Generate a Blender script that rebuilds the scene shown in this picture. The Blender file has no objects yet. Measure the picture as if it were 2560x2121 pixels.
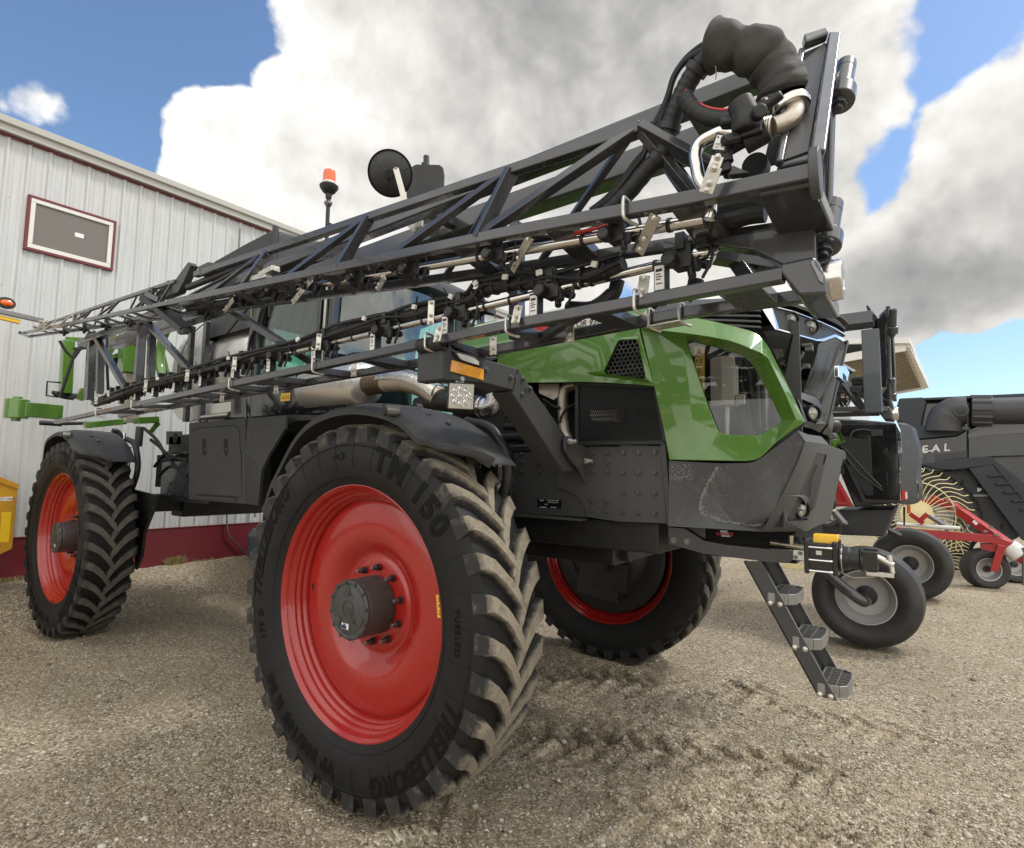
import bpy, bmesh, math, random
import numpy as np
from mathutils import Vector, Matrix, noise as mnoise
random.seed(7); RNG = np.random.default_rng(7)
C = bpy.context.scene.collection
SC = bpy.context.scene
R = math.radians
# ------------------------------------------------------------------ camera
CAM = Vector((2.4852, -3.5961, 1.731)); YAW, PIT, ROL, FPX = 2.2052, 0.0868, 0.0157, 1401.9
_f = Vector((math.cos(YAW)*math.cos(PIT), math.sin(YAW)*math.cos(PIT), math.sin(PIT)))
_r0 = Vector((math.sin(YAW), -math.cos(YAW), 0)); _u0 = _r0.cross(_f)
_r = _r0*math.cos(ROL)+_u0*math.sin(ROL); _u = _r.cross(_f)
cd = bpy.data.cameras.new('camera'); cam = bpy.data.objects.new('camera', cd); C.objects.link(cam)
m = Matrix((( _r.x, _u.x, -_f.x, CAM.x), (_r.y, _u.y, -_f.y, CAM.y), (_r.z, _u.z, -_f.z, CAM.z), (0, 0, 0, 1)))
cam.matrix_world = m
cd.sensor_fit = 'HORIZONTAL'; cd.sensor_width = 36.0; cd.lens = FPX*36/2560; cd.clip_start = 0.05; cd.clip_end = 3000
SC.camera = cam
def raydir(x, y):
    return _f+_r*((x-1280)/FPX)-_u*((y-1060.5)/FPX)
# surveyed points: photo pixel (2560 wide) on a known plane of the place -> metres
def U(x, y, X=None, Y=None, Z=None):
    d = raydir(x, y)
    if Y is not None: t = (Y-CAM.y)/d.y
    elif X is not None: t = (X-CAM.x)/d.x
    else: t = (Z-CAM.z)/d.z
    return CAM+d*t
# ------------------------------------------------------------------ exposure
SC.view_settings.view_transform = 'Standard'; SC.view_settings.look = 'None'
SC.view_settings.exposure = 0.26; SC.view_settings.gamma = 1.0
SC.cycles.max_bounces = 8; SC.cycles.transparent_max_bounces = 24
SC.cycles.caustics_reflective = False; SC.cycles.caustics_refractive = False
# ------------------------------------------------------------------ sun
SUN = Vector((0.42, 0.38, 0.82)).normalized()
sd = bpy.data.lights.new('sun', 'SUN'); sd.energy = 1.9; sd.angle = R(12); sd.color = (1, .955, .89)
sun = bpy.data.objects.new('sun', sd); C.objects.link(sun)
sun.rotation_euler = SUN.to_track_quat('Z', 'Y').to_euler(); sun.location = (0, 0, 30)
# ------------------------------------------------------------------ world: sky + cumulus
W = bpy.data.worlds.new('World'); SC.world = W; W.use_nodes = True
W.cycles.sampling_method = 'MANUAL'; W.cycles.sample_map_resolution = 512
nt = W.node_tree; nt.nodes.clear(); N = nt.nodes.new; L = nt.links.new
def nd(t, **k):
    n = N(t)
    for a, b in k.items(): setattr(n, a, b)
    return n
sky = nd('ShaderNodeTexSky', sky_type='NISHITA', sun_disc=False)
sky.sun_elevation = math.asin(SUN.z); sky.sun_rotation = math.atan2(SUN.x, SUN.y)
sky.air_density = 1.0; sky.dust_density = 0.6; sky.ozone_density = 3.0
tc = nd('ShaderNodeTexCoord')
def mth(op, a, b=None, clamp=False):
    n = nd('ShaderNodeMath', operation=op, use_clamp=clamp)
    for i, v in enumerate((a, b)):
        if v is None: continue
        if isinstance(v, (int, float)): n.inputs[i].default_value = v
        else: L(v, n.inputs[i])
    return n.outputs[0]
def noi(scale, det, rough, off=None, dist=0.0):
    n = nd('ShaderNodeTexNoise'); n.inputs['Scale'].default_value = scale; n.inputs['Detail'].default_value = det
    n.inputs['Roughness'].default_value = rough; n.inputs['Distortion'].default_value = dist
    v = tc.outputs['Generated']
    if off is not None:
        a = nd('ShaderNodeVectorMath', operation='ADD'); L(v, a.inputs[0]); a.inputs[1].default_value = off; v = a.outputs[0]
    L(v, n.inputs['Vector']); return n.outputs['Fac']
wn = nd('ShaderNodeTexNoise'); wn.inputs['Scale'].default_value = 5; wn.inputs['Detail'].default_value = 5
L(tc.outputs['Generated'], wn.inputs['Vector'])
wv = nd('ShaderNodeVectorMath', operation='MULTIPLY_ADD'); L(wn.outputs['Color'], wv.inputs[0]); wv.inputs[1].default_value = (.11, .11, .11); 
wo = nd('ShaderNodeVectorMath', operation='SUBTRACT'); L(tc.outputs['Generated'], wo.inputs[0]); wo.inputs[1].default_value = (.055, .055, .055)
L(wo.outputs[0], wv.inputs[2])
def blob(x, y, rad, soft, amp):
    d = raydir(x*1.219, y*1.219).normalized()
    n = nd('ShaderNodeVectorMath', operation='DISTANCE'); L(wv.outputs[0], n.inputs[0]); n.inputs[1].default_value = d
    mr = nd('ShaderNodeMapRange', interpolation_type='SMOOTHSTEP'); L(n.outputs['Value'], mr.inputs[0])
    mr.inputs[1].default_value = rad*(1-soft); mr.inputs[2].default_value = rad*(1+soft); mr.inputs[3].default_value = amp; mr.inputs[4].default_value = 0
    return mr.outputs[0]
def total(bs, op='MAXIMUM'):
    v = bs[0]
    for b in bs[1:]: v = mth(op, v, b)
    return v

POS = [blob(*b) for b in [
 (790,110,.15,.45,1),(700,230,.11,.45,1),(960,260,.26,.4,1),(1220,120,.30,.4,1),(1480,240,.30,.4,1),(1700,60,.17,.5,1),(1640,330,.12,.5,1),
 (650,400,.13,.45,1),(480,370,.105,.4,1),(430,440,.09,.5,1),(570,470,.13,.5,1),(1000,480,.25,.5,1),(1830,640,.16,.5,1),
 (1930,440,.13,.6,.9),(2080,250,.13,.6,.95),(2120,480,.22,.5,1),(1990,600,.17,.5,1),(2080,640,.13,.5,1),(1800,690,.09,.5,.9),(1950,665,.10,.4,1),(95,215,.05,.9,.62),(10,200,.05,.9,.6),
 (1800,210,.05,.9,.6),(2250,150,.2,.6,.9)]]
pos = total(POS)
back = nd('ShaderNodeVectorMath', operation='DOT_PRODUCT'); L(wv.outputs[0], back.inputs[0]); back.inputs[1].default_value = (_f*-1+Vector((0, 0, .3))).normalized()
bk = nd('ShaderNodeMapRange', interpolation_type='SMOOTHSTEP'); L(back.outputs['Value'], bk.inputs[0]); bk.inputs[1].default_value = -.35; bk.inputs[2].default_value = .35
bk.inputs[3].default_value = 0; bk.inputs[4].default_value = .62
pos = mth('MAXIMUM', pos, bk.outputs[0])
def billow(sc, off=None):
    v = nd('ShaderNodeTexVoronoi', feature='F1'); v.inputs['Scale'].default_value = sc; v.inputs['Detail'].default_value = 3.0; v.inputs['Roughness'].default_value = .55; v.normalize = True
    src = wv.outputs[0]
    if off is not None: a = nd('ShaderNodeVectorMath', operation='ADD'); L(src, a.inputs[0]); a.inputs[1].default_value = off; src = a.outputs[0]
    L(src, v.inputs['Vector']); return mth('SUBTRACT', .5, v.outputs['Distance'])
b1 = billow(7.0); b2 = billow(7.0, tuple(SUN*.03))
n1 = noi(4.5, 9, .58); n2 = noi(4.5, 9, .58, tuple(SUN*.045)); n3 = noi(1.9, 3, .5, (3.1, 1.7, .4)); nf = noi(14, 6, .6, (1, 5, 2))
neg = total([blob(*b) for b in [(1820,330,.075,.8,.5),(1965,40,.10,.7,.55),(1770,400,.06,.8,.3),(1900,130,.07,.8,.3),(1990,850,.115,.30,1.0),(1800,840,.10,.3,.9),(2130,850,.125,.30,1.0),(1900,215,.05,.9,.35),(1740,470,.05,.9,.25),(2060,30,.08,.8,.45),(640,60,.03,.9,.2)]])
dens = mth('ADD', mth('ADD', mth('SUBTRACT', pos, neg), mth('MULTIPLY', mth('SUBTRACT', n1, .5), .85)), mth('MULTIPLY', mth('SUBTRACT', b1, .12), .55))
mask = nd('ShaderNodeMapRange', interpolation_type='SMOOTHSTEP'); L(dens, mask.inputs[0]); mask.inputs[1].default_value = .42; mask.inputs[2].default_value = .56
# light and shade inside the cloud: thin rims bright, thick bases grey, relief from the side the sun is on
thick = nd('ShaderNodeMapRange', interpolation_type='SMOOTHSTEP'); L(dens, thick.inputs[0]); thick.inputs[1].default_value = .55; thick.inputs[2].default_value = 1.25
dark = total([blob(*b) for b in [(1150,110,.28,.9,.36),(2030,600,.20,.9,.26),(1480,150,.25,.9,.16),(950,420,.2,.9,.22),(1900,560,.15,.8,.15),(720,160,.06,.9,.15)]])
lite = total([blob(*b) for b in [(470,370,.16,.9,.45),(700,200,.16,.9,.40),(1620,70,.14,.9,.25),(2040,230,.12,.9,.22),(1030,330,.18,.9,.25),(1400,360,.15,.9,.2),(620,420,.2,.9,.35)]])
br = mth('SUBTRACT', .86, mth('MULTIPLY', thick.outputs[0], .22))
br = mth('SUBTRACT', br, mth('MULTIPLY', dark, .62)); br = mth('ADD', br, mth('MULTIPLY', lite, .62))
br = mth('ADD', br, mth('MULTIPLY', mth('SUBTRACT', b1, b2), .75)); br = mth('ADD', br, mth('MULTIPLY', mth('SUBTRACT', n1, n2), .7)); br = mth('ADD', br, mth('MULTIPLY', mth('SUBTRACT', n3, .5), .26)); br = mth('ADD', br, mth('MULTIPLY', mth('SUBTRACT', nf, .5), .06))
cr = nd('ShaderNodeValToRGB'); L(br, cr.inputs[0]); e = cr.color_ramp.elements
e[0].position = .18; e[0].color = (.165, .168, .18, 1); e[1].position = 1.0; e[1].color = (1.0, .985, .95, 1)
a = e.new(.5); a.color = (.40, .395, .385, 1); a = e.new(.75); a.color = (.70, .68, .64, 1)
cs = nd('ShaderNodeVectorMath', operation='SCALE'); L(cr.outputs[0], cs.inputs[0]); L(mth('ADD', mth('MULTIPLY', bk.outputs[0], 12.5), 10.0), cs.inputs['Scale'])  # unseen clouds behind the camera are boosted as added fill light
sk = nd('ShaderNodeVectorMath', operation='MULTIPLY'); L(sky.outputs[0], sk.inputs[0]); sk.inputs[1].default_value = (1.42, 1.48, 1.52)
mx = nd('ShaderNodeMix', data_type='RGBA'); L(mask.outputs[0], mx.inputs['Factor']); L(sk.outputs[0], mx.inputs['A']); L(cs.outputs[0], mx.inputs['B'])
bg = nd('ShaderNodeBackground'); L(mx.outputs['Result'], bg.inputs['Color']); bg.inputs['Strength'].default_value = 0.1
wout = nd('ShaderNodeOutputWorld'); L(bg.outputs[0], wout.inputs['Surface'])
# ------------------------------------------------------------------ mesh helpers
V = Vector
class MB:
    """collects shapes, builds ONE mesh object"""
    def __init__(s): s.v = []; s.f = []; s.pair = False
    def add(s, vs, fs):
        k = len(s.v); s.v += [tuple(p) for p in vs]; s.f += [tuple(i+k for i in f) for f in fs]; return s
    def hexa(s, p):                    # 8 points: bottom loop 0-3, top loop 4-7
        return s.add(p, [(3,2,1,0),(4,5,6,7),(0,1,5,4),(1,2,6,5),(2,3,7,6),(3,0,4,7)])
    def box(s, c, d, rot=None):
        h = [x/2 for x in d]; ps = []
        for z in (-1, 1):
            for x, y in ((-1,-1),(1,-1),(1,1),(-1,1)):
                q = V((x*h[0], y*h[1], z*h[2]))
                if rot is not None: q = rot @ q
                ps.append(V(c)+q)
        return s.hexa(ps)
    def span(s, a, b): return s.box([(a[i]+b[i])/2 for i in range(3)], [abs(b[i]-a[i]) for i in range(3)])
    def bar(s, p0, p1, w, h, up=(0,0,1)):   # rectangular bar, w across, h along up
        p0, p1 = V(p0), V(p1); d = (p1-p0).normalized(); a = d.cross(V(up))
        if a.length < 1e-4: a = d.cross(V((1,0,0)))
        a.normalize(); b = a.cross(d); ps = []
        for p in (p0, p1):
            for x, y in ((-1,-1),(1,-1),(1,1),(-1,1)): ps.append(p+a*(x*w/2)+b*(y*h/2))
        return s.hexa(ps)
    def tube(s, pts, r, n=10, cap=True):
        pts = [V(p) for p in pts]; rs = r if isinstance(r, (list, tuple)) else [r]*len(pts); k = len(s.v); up = None
        for i, p in enumerate(pts):
            d = (pts[min(i+1, len(pts)-1)]-pts[max(i-1, 0)]).normalized()
            if up is None:
                up = d.orthogonal().normalized()
            else:
                up = (up-d*up.dot(d)); up = up.normalized() if up.length > 1e-5 else d.orthogonal().normalized()
            w = d.cross(up)
            for j in range(n):
                t = 2*math.pi*j/n; s.v.append(tuple(p+(up*math.cos(t)+w*math.sin(t))*rs[i]))
        for i in range(len(pts)-1):
            for j in range(n):
                a, b = k+i*n+j, k+i*n+(j+1) % n; s.f.append((a, b, b+n, a+n))
        if cap: s.f.append(tuple(k+j for j in range(n))[::-1]); s.f.append(tuple(k+(len(pts)-1)*n+j for j in range(n)))
        return s
    def cyl(s, p0, p1, r, n=16, r1=None): return s.tube([p0, p1], [r, r if r1 is None else r1], n)
    def lathe(s, prof, c=(0,0,0), axis='Y', n=48, a0=0, a1=2*math.pi):   # prof: (along axis, radius)
        k = len(s.v); full = abs(a1-a0-2*math.pi) < 1e-6; m = n if full else n+1
        for (h, r) in prof:
            for j in range(m):
                t = a0+(a1-a0)*j/n; x, z = r*math.cos(t), r*math.sin(t)
                p = {'Y': (x, h, z), 'X': (h, x, z), 'Z': (x, z, h)}[axis]
                s.v.append((p[0]+c[0], p[1]+c[1], p[2]+c[2]))
        for i in range(len(prof)-1):
            for j in range(n):
                a, b = k+i*m+j, k+i*m+(j+1) % m; s.f.append((a, b, b+m, a+m))
        return s
    def prism(s, poly, ext):           # planar polygon swept by a vector
        n = len(poly); e = V(ext); k = len(s.v)
        s.v += [tuple(p) for p in poly]+[tuple(V(p)+e) for p in poly]
        s.f.append(tuple(range(k, k+n))[::-1]); s.f.append(tuple(range(k+n, k+2*n)))
        for i in range(n): s.f.append((k+i, k+(i+1) % n, k+n+(i+1) % n, k+n+i))
        return s
    def sheet(s, rows):                # grid of points
        k = len(s.v); n = len(rows[0])
        for r in rows: s.v += [tuple(p) for p in r]
        for i in range(len(rows)-1):
            for j in range(n-1): a = k+i*n+j; s.f.append((a, a+1, a+1+n, a+n))
        return s
    def slab(s, rows, t):              # sheet with thickness along its own normals (approx. by vector t)
        e = V(t); a = len(s.v); s.sheet(rows); nv = len(s.v)-a; fs = list(s.f[-(len(rows)-1)*(len(rows[0])-1):])
        b = len(s.v); s.v += [tuple(V(p)+e) for p in s.v[a:a+nv]]
        s.f += [tuple(i-a+b for i in f)[::-1] for f in fs]
        R_, Cn = len(rows), len(rows[0])
        loop = [j for j in range(Cn)]+[i*Cn+Cn-1 for i in range(1, R_)]+[(R_-1)*Cn+j for j in range(Cn-2, -1, -1)]+[i*Cn for i in range(R_-2, 0, -1)]
        for i in range(len(loop)):
            p, q = loop[i], loop[(i+1) % len(loop)]; s.f.append((a+q, a+p, b+p, b+q))
        return s
    def bolt(s, p, nrm, r=.012, h=.012):
        p, n = V(p), V(nrm).normalized()
        s.tube([p, p+n*h*.35], [r*1.45, r*1.45], 10); s.tube([p+n*h*.3, p+n*h], [r, r*.94], 6); return s
    def build(s, name, mat, parent=None, bevel=0.0, seg=2, ang=35, sub=0, fix=True):
        me = bpy.data.meshes.new(name); me.from_pydata(s.v, [], s.f); 
        if fix:
            bm = bmesh.new(); bm.from_mesh(me); bmesh.ops.recalc_face_normals(bm, faces=bm.faces); bm.to_mesh(me); bm.free()
        me.polygons.foreach_set('use_smooth', [True]*len(me.polygons)); me.set_sharp_from_angle(angle=R(ang)); me.update()
        o = bpy.data.objects.new(name, me); C.objects.link(o); me.materials.append(mat)
        if parent is not None: o.parent = parent
        if bevel:
            b = o.modifiers.new('edge', 'BEVEL'); b.width = bevel; b.segments = seg; b.limit_method = 'ANGLE'; b.angle_limit = R(ang); b.harden_normals = True
        if sub:
            b = o.modifiers.new('sub', 'SUBSURF'); b.levels = sub; b.render_levels = sub
        if s.pair:                     # the same part on the other side of the machine
            c = o.copy(); C.objects.link(c); c.scale.y = -1
        return o
def empty(name, loc=(0,0,0), parent=None):
    o = bpy.data.objects.new(name, None); C.objects.link(o); o.location = loc; o.empty_display_size = .2
    if parent is not None: o.parent = parent
    return o
def tag(o, label=None, cat=None, group=None, kind=None):
    if label: o['label'] = label
    if cat: o['category'] = cat
    if group: o['group'] = group
    if kind: o['kind'] = kind
    return o
def copy_tree(o, parent=None):
    c = o.copy(); C.objects.link(c)
    if parent is not None: c.parent = parent
    for ch in list(o.children): copy_tree(ch, c)
    return c
def lerp(a, b, t): return V(a)+(V(b)-V(a))*t
def arc(c, r, a0, a1, n, ax='XZ'):
    out = []
    for i in range(n+1):
        t = a0+(a1-a0)*i/n; p = [c[0], c[1], c[2]]; k = 'XYZ'.index(ax[0]); q = 'XYZ'.index(ax[1])
        p[k] += r*math.cos(t); p[q] += r*math.sin(t); out.append(tuple(p))
    return out
def spline(pts, n=8):                  # Catmull-Rom
    P = [V(p) for p in pts]; P = [P[0]*2-P[1]]+P+[P[-1]*2-P[-2]]; out = []
    for i in range(1, len(P)-2):
        for k in range(n):
            t = k/n; a, b, c, d = P[i-1:i+3]
            out.append(.5*((2*b)+(c-a)*t+(2*a-5*b+4*c-d)*t*t+(3*b-a-3*c+d)*t**3))
    out.append(P[-2]); return out
def text_mesh(txt, size=1.0, ext=0.0, spacing=1.0, bold=0.0, shear=0.0, cuts=0):
    cu = bpy.data.curves.new('t', 'FONT'); cu.body = txt; cu.size = size; cu.extrude = ext; cu.space_character = spacing; cu.offset = bold; cu.shear = shear
    cu.align_x = 'CENTER'; cu.align_y = 'CENTER'; cu.resolution_u = 4
    ob = bpy.data.objects.new('t', cu); C.objects.link(ob); bpy.context.view_layer.update()
    me = bpy.data.meshes.new_from_object(ob.evaluated_get(bpy.context.evaluated_depsgraph_get()))
    if cuts:
        bm = bmesh.new(); bm.from_mesh(me); bmesh.ops.triangulate(bm, faces=bm.faces)
        for _ in range(cuts): bmesh.ops.subdivide_edges(bm, edges=[e for e in bm.edges if e.calc_length() > size*.16], cuts=1); bmesh.ops.triangulate(bm, faces=bm.faces)
        bm.to_mesh(me); bm.free()
    v = [tuple(p.co) for p in me.vertices]; f = [tuple(p.vertices) for p in me.polygons]
    bpy.data.objects.remove(ob); bpy.data.curves.remove(cu); bpy.data.meshes.remove(me)
    return v, f
def text_on(mb, txt, size, o, ex, ey, ext=.001, **k):     # lettering laid on a plane
    v, f = text_mesh(txt, size, ext, **k); o, ex, ey = V(o), V(ex).normalized(), V(ey).normalized(); ez = ex.cross(ey)
    return mb.add([o+ex*p[0]+ey*p[1]+ez*p[2] for p in v], f)
# ------------------------------------------------------------------ materials
def mat(name, col, rough=.5, metal=0.0, coat=0.0, spec=.5, var=0.0, vscale=8, bump=0.0, bscale=60, rvar=0.0, dirt=None, dscale=5, damt=.5, drough=.9):
    m = bpy.data.materials.new(name); m.use_nodes = True; t = m.node_tree; b = t.nodes['Principled BSDF']; nn = t.nodes.new; ll = t.links.new
    b.inputs['Base Color'].default_value = (*col, 1); b.inputs['Roughness'].default_value = rough; b.inputs['Metallic'].default_value = metal
    b.inputs['Coat Weight'].default_value = coat; b.inputs['Coat Roughness'].default_value = .04; b.inputs['Specular IOR Level'].default_value = spec
    tcn = nn('ShaderNodeTexCoord'); co = tcn.outputs['Object']
    def noise_(sc, de=5, ro=.6):
        n = nn('ShaderNodeTexNoise'); n.inputs['Scale'].default_value = sc; n.inputs['Detail'].default_value = de; n.inputs['Roughness'].default_value = ro; ll(co, n.inputs['Vector']); return n.outputs['Fac']
    src = None
    if var:
        r = nn('ShaderNodeMapRange'); ll(noise_(vscale), r.inputs[0]); r.inputs[1].default_value = .3; r.inputs[2].default_value = .7; r.inputs[3].default_value = 1-var; r.inputs[4].default_value = 1+var
        h = nn('ShaderNodeHueSaturation'); h.inputs['Color'].default_value = (*col, 1); ll(r.outputs[0], h.inputs['Value']); src = h.outputs[0]; ll(src, b.inputs['Base Color'])
    if rvar:
        r = nn('ShaderNodeMapRange'); ll(noise_(vscale*1.7), r.inputs[0]); r.inputs[1].default_value = .3; r.inputs[2].default_value = .7; r.inputs[3].default_value = max(.02, rough-rvar); r.inputs[4].default_value = rough+rvar; ll(r.outputs[0], b.inputs['Roughness'])
    if dirt:
        r = nn('ShaderNodeMapRange', ); ll(noise_(dscale, 9, .65), r.inputs[0]); r.inputs[1].default_value = .62-.3*damt; r.inputs[2].default_value = .85-.3*damt; r.inputs[3].default_value = 0; r.inputs[4].default_value = damt
        x = nn('ShaderNodeMix'); x.data_type = 'RGBA'; ll(r.outputs[0], x.inputs['Factor']); x.inputs['B'].default_value = (*dirt, 1)
        if src: ll(src, x.inputs['A'])
        else: x.inputs['A'].default_value = (*col, 1)
        ll(x.outputs['Result'], b.inputs['Base Color'])
    if bump:
        p = nn('ShaderNodeBump'); p.inputs['Strength'].default_value = bump; p.inputs['Distance'].default_value = .004; ll(noise_(bscale, 4), p.inputs['Height']); ll(p.outputs[0], b.inputs['Normal'])
    return m
M = dict(
 green=mat('green_paint', (.085,.205,.022), .28, coat=.9, rvar=.06, vscale=3, dirt=(.19,.2,.12), dscale=3, damt=.12),
 steel=mat('dark_steel_paint', (.042,.043,.048), .27, coat=.55, rvar=.08, vscale=5, dirt=(.12,.115,.10), dscale=9, damt=.22),
 steel2=mat('grey_steel_paint', (.055,.055,.054), .42, rvar=.06, vscale=6, bump=.12, bscale=240, dirt=(.13,.125,.11), dscale=7, damt=.2),
 black=mat('black_plastic', (.016,.016,.017), .45, bump=.1, bscale=200, rvar=.08, dirt=(.08,.075,.065), dscale=8, damt=.3),
 plas=mat('textured_plastic', (.034,.035,.037), .52, bump=.25, bscale=420, rvar=.07, dirt=(.085,.085,.08), dscale=3.5, damt=.25),
 grey=mat('grey_nose_plastic', (.062,.063,.063), .55, bump=.2, bscale=380, dirt=(.105,.105,.1), dscale=4, damt=.2),
 gloss=mat('gloss_black', (.011,.011,.012), .10, coat=.6, rvar=.05, vscale=4),
 rubber=mat('tyre_rubber', (.0085,.0085,.009), .60, spec=.32, bump=.22, bscale=150, var=.15, vscale=6, dirt=(.045,.042,.036), dscale=4, damt=.3),
 letter=mat('moulded_letter', (.006,.006,.0065), .70, spec=.16),
 hose=mat('black_hose', (.012,.012,.013), .55, bump=.3, bscale=120, dirt=(.06,.055,.05), dscale=25, damt=.25),
 red=mat('red_rim_paint', (.34,.012,.008), .28, coat=.55, rvar=.08, vscale=4, bump=.04, bscale=500, dirt=(.30,.06,.035), dscale=5, damt=.25),
 redp=mat('red_paint', (.36,.012,.016), .33, coat=.5, dirt=(.2,.06,.05), dscale=7, damt=.3),
 stain=mat('stainless', (.62,.60,.57), .17, metal=1, rvar=.08, vscale=9, dirt=(.30,.27,.23), dscale=14, damt=.3),
 tank=mat('tank_stainless', (.72,.715,.69), .30, metal=.65, rvar=.07, vscale=2),
 zinc=mat('zinc_bracket', (.60,.58,.53), .36, metal=.85, bump=.2, bscale=90, rvar=.1, vscale=30, dirt=(.35,.32,.27), dscale=30, damt=.4),
 bare=mat('aged_metal', (.55,.50,.42), .36, metal=.75, dirt=(.28,.21,.13), dscale=12, damt=.5, bump=.2, bscale=70),
 bolt=mat('bolt_zinc', (.20,.20,.20), .34, metal=.8),
 dbolt=mat('painted_bolt', (.055,.055,.055), .32, coat=.2),
 white=mat('white_plastic', (.72,.72,.70), .4, dirt=(.4,.38,.34), dscale=30, damt=.3),
 cream=mat('cream_arm', (.62,.60,.54), .42, dirt=(.4,.37,.3), dscale=12, damt=.3),
 amber=mat('amber_reflector', (.95,.40,.012), .22, coat=.8, var=.12, vscale=60, bump=.5, bscale=320),
 orange=mat('orange_lens', (.80,.13,.01), .18, coat=.8, var=.15, vscale=40),
 yellow=mat('yellow_paint', (.55,.29,.02), .42, dirt=(.28,.15,.03), dscale=4, damt=.45),
 yplas=mat('yellow_plastic', (.80,.47,.03), .4),
 ysign=mat('yellow_sticker', (.78,.50,.05), .4, dirt=(.4,.26,.05), dscale=30, damt=.25),
 paper=mat('white_sticker', (.78,.77,.74), .5),
 ink=mat('black_ink', (.015,.015,.015), .5), rink=mat('red_ink', (.55,.03,.03), .45),
 screen=mat('window_screen', (.16,.145,.13), .6, bump=.2, bscale=500),
 wframe=mat('white_window_frame', (.70,.69,.65), .45), 
 maroon=mat('maroon_trim', (.15,.018,.025), .42, dirt=(.16,.05,.05), dscale=2.5, damt=.3, rvar=.08, vscale=2),
 blueg=mat('blue_grey_plastic', (.085,.12,.145), .45, dirt=(.16,.17,.17), dscale=5, damt=.3),
 wtyre=mat('smooth_tyre_rubber', (.028,.027,.027), .6, bump=.15, bscale=60, var=.2, vscale=3, dirt=(.10,.09,.075), dscale=3, damt=.35),
 silver=mat('silver_wheel', (.40,.40,.39), .42, metal=.3, dirt=(.22,.2,.17), dscale=8, damt=.35),
 wine=mat('wheel_tine_yellow', (.78,.68,.36), .45), 
 cblack=mat('harvester_black', (.009,.0095,.011), .16, coat=.6, rvar=.06, vscale=2, dirt=(.035,.033,.03), dscale=2.5, damt=.22),
 cgrey=mat('harvester_blue_grey', (.020,.024,.032), .45, dirt=(.045,.045,.045), dscale=2, damt=.25),
 cgrey2=mat('harvester_mid_grey', (.050,.052,.055), .5, dirt=(.04,.04,.04), dscale=3, damt=.3),
 beige=mat('ribbed_beige_steel', (.27,.225,.15), .5, var=.1, vscale=2), 
 grasscol=mat('dry_grass', (.30,.24,.10), .8, var=.25, vscale=40),
 cloth=mat('canvas_sleeve', (.042,.040,.036), .72, bump=.35, bscale=700, dirt=(.075,.07,.06), dscale=9, damt=.35),
 shroud=mat('dark_void', (.006,.006,.006), .8),
 chrome=mat('chrome', (.78,.80,.82), .06, metal=1),
)
def glassmat(name, tint, gl=.12, alpha=.35, rough=.02, ior=1.5):
    m = bpy.data.materials.new(name); m.use_nodes = True; t = m.node_tree; t.nodes.clear(); nn = t.nodes.new; ll = t.links.new
    o = nn('ShaderNodeOutputMaterial'); tr = nn('ShaderNodeBsdfTransparent'); tr.inputs[0].default_value = (*tint, 1)
    g = nn('ShaderNodeBsdfGlossy'); g.inputs['Roughness'].default_value = rough; g.inputs[0].default_value = (.95, 1, .98, 1)
    fr = nn('ShaderNodeFresnel'); fr.inputs[0].default_value = ior; mr = nn('ShaderNodeMapRange'); ll(fr.outputs[0], mr.inputs[0]); mr.inputs[3].default_value = gl; mr.inputs[4].default_value = 1
    x = nn('ShaderNodeMixShader'); ll(mr.outputs[0], x.inputs[0]); ll(tr.outputs[0], x.inputs[1]); ll(g.outputs[0], x.inputs[2]); ll(x.outputs[0], o.inputs[0]); return m
M['glass'] = glassmat('cab_glass', (.62,.90,.82), .10)
M['clearg'] = glassmat('lightly_tinted_glass', (.80,.79,.77), .03)
M['lens'] = glassmat('clear_lens', (.92,.94,.92), .06)
M['smoke'] = glassmat('smoked_glass', (.36,.355,.35), .015, ior=1.16, rough=.08)
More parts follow.
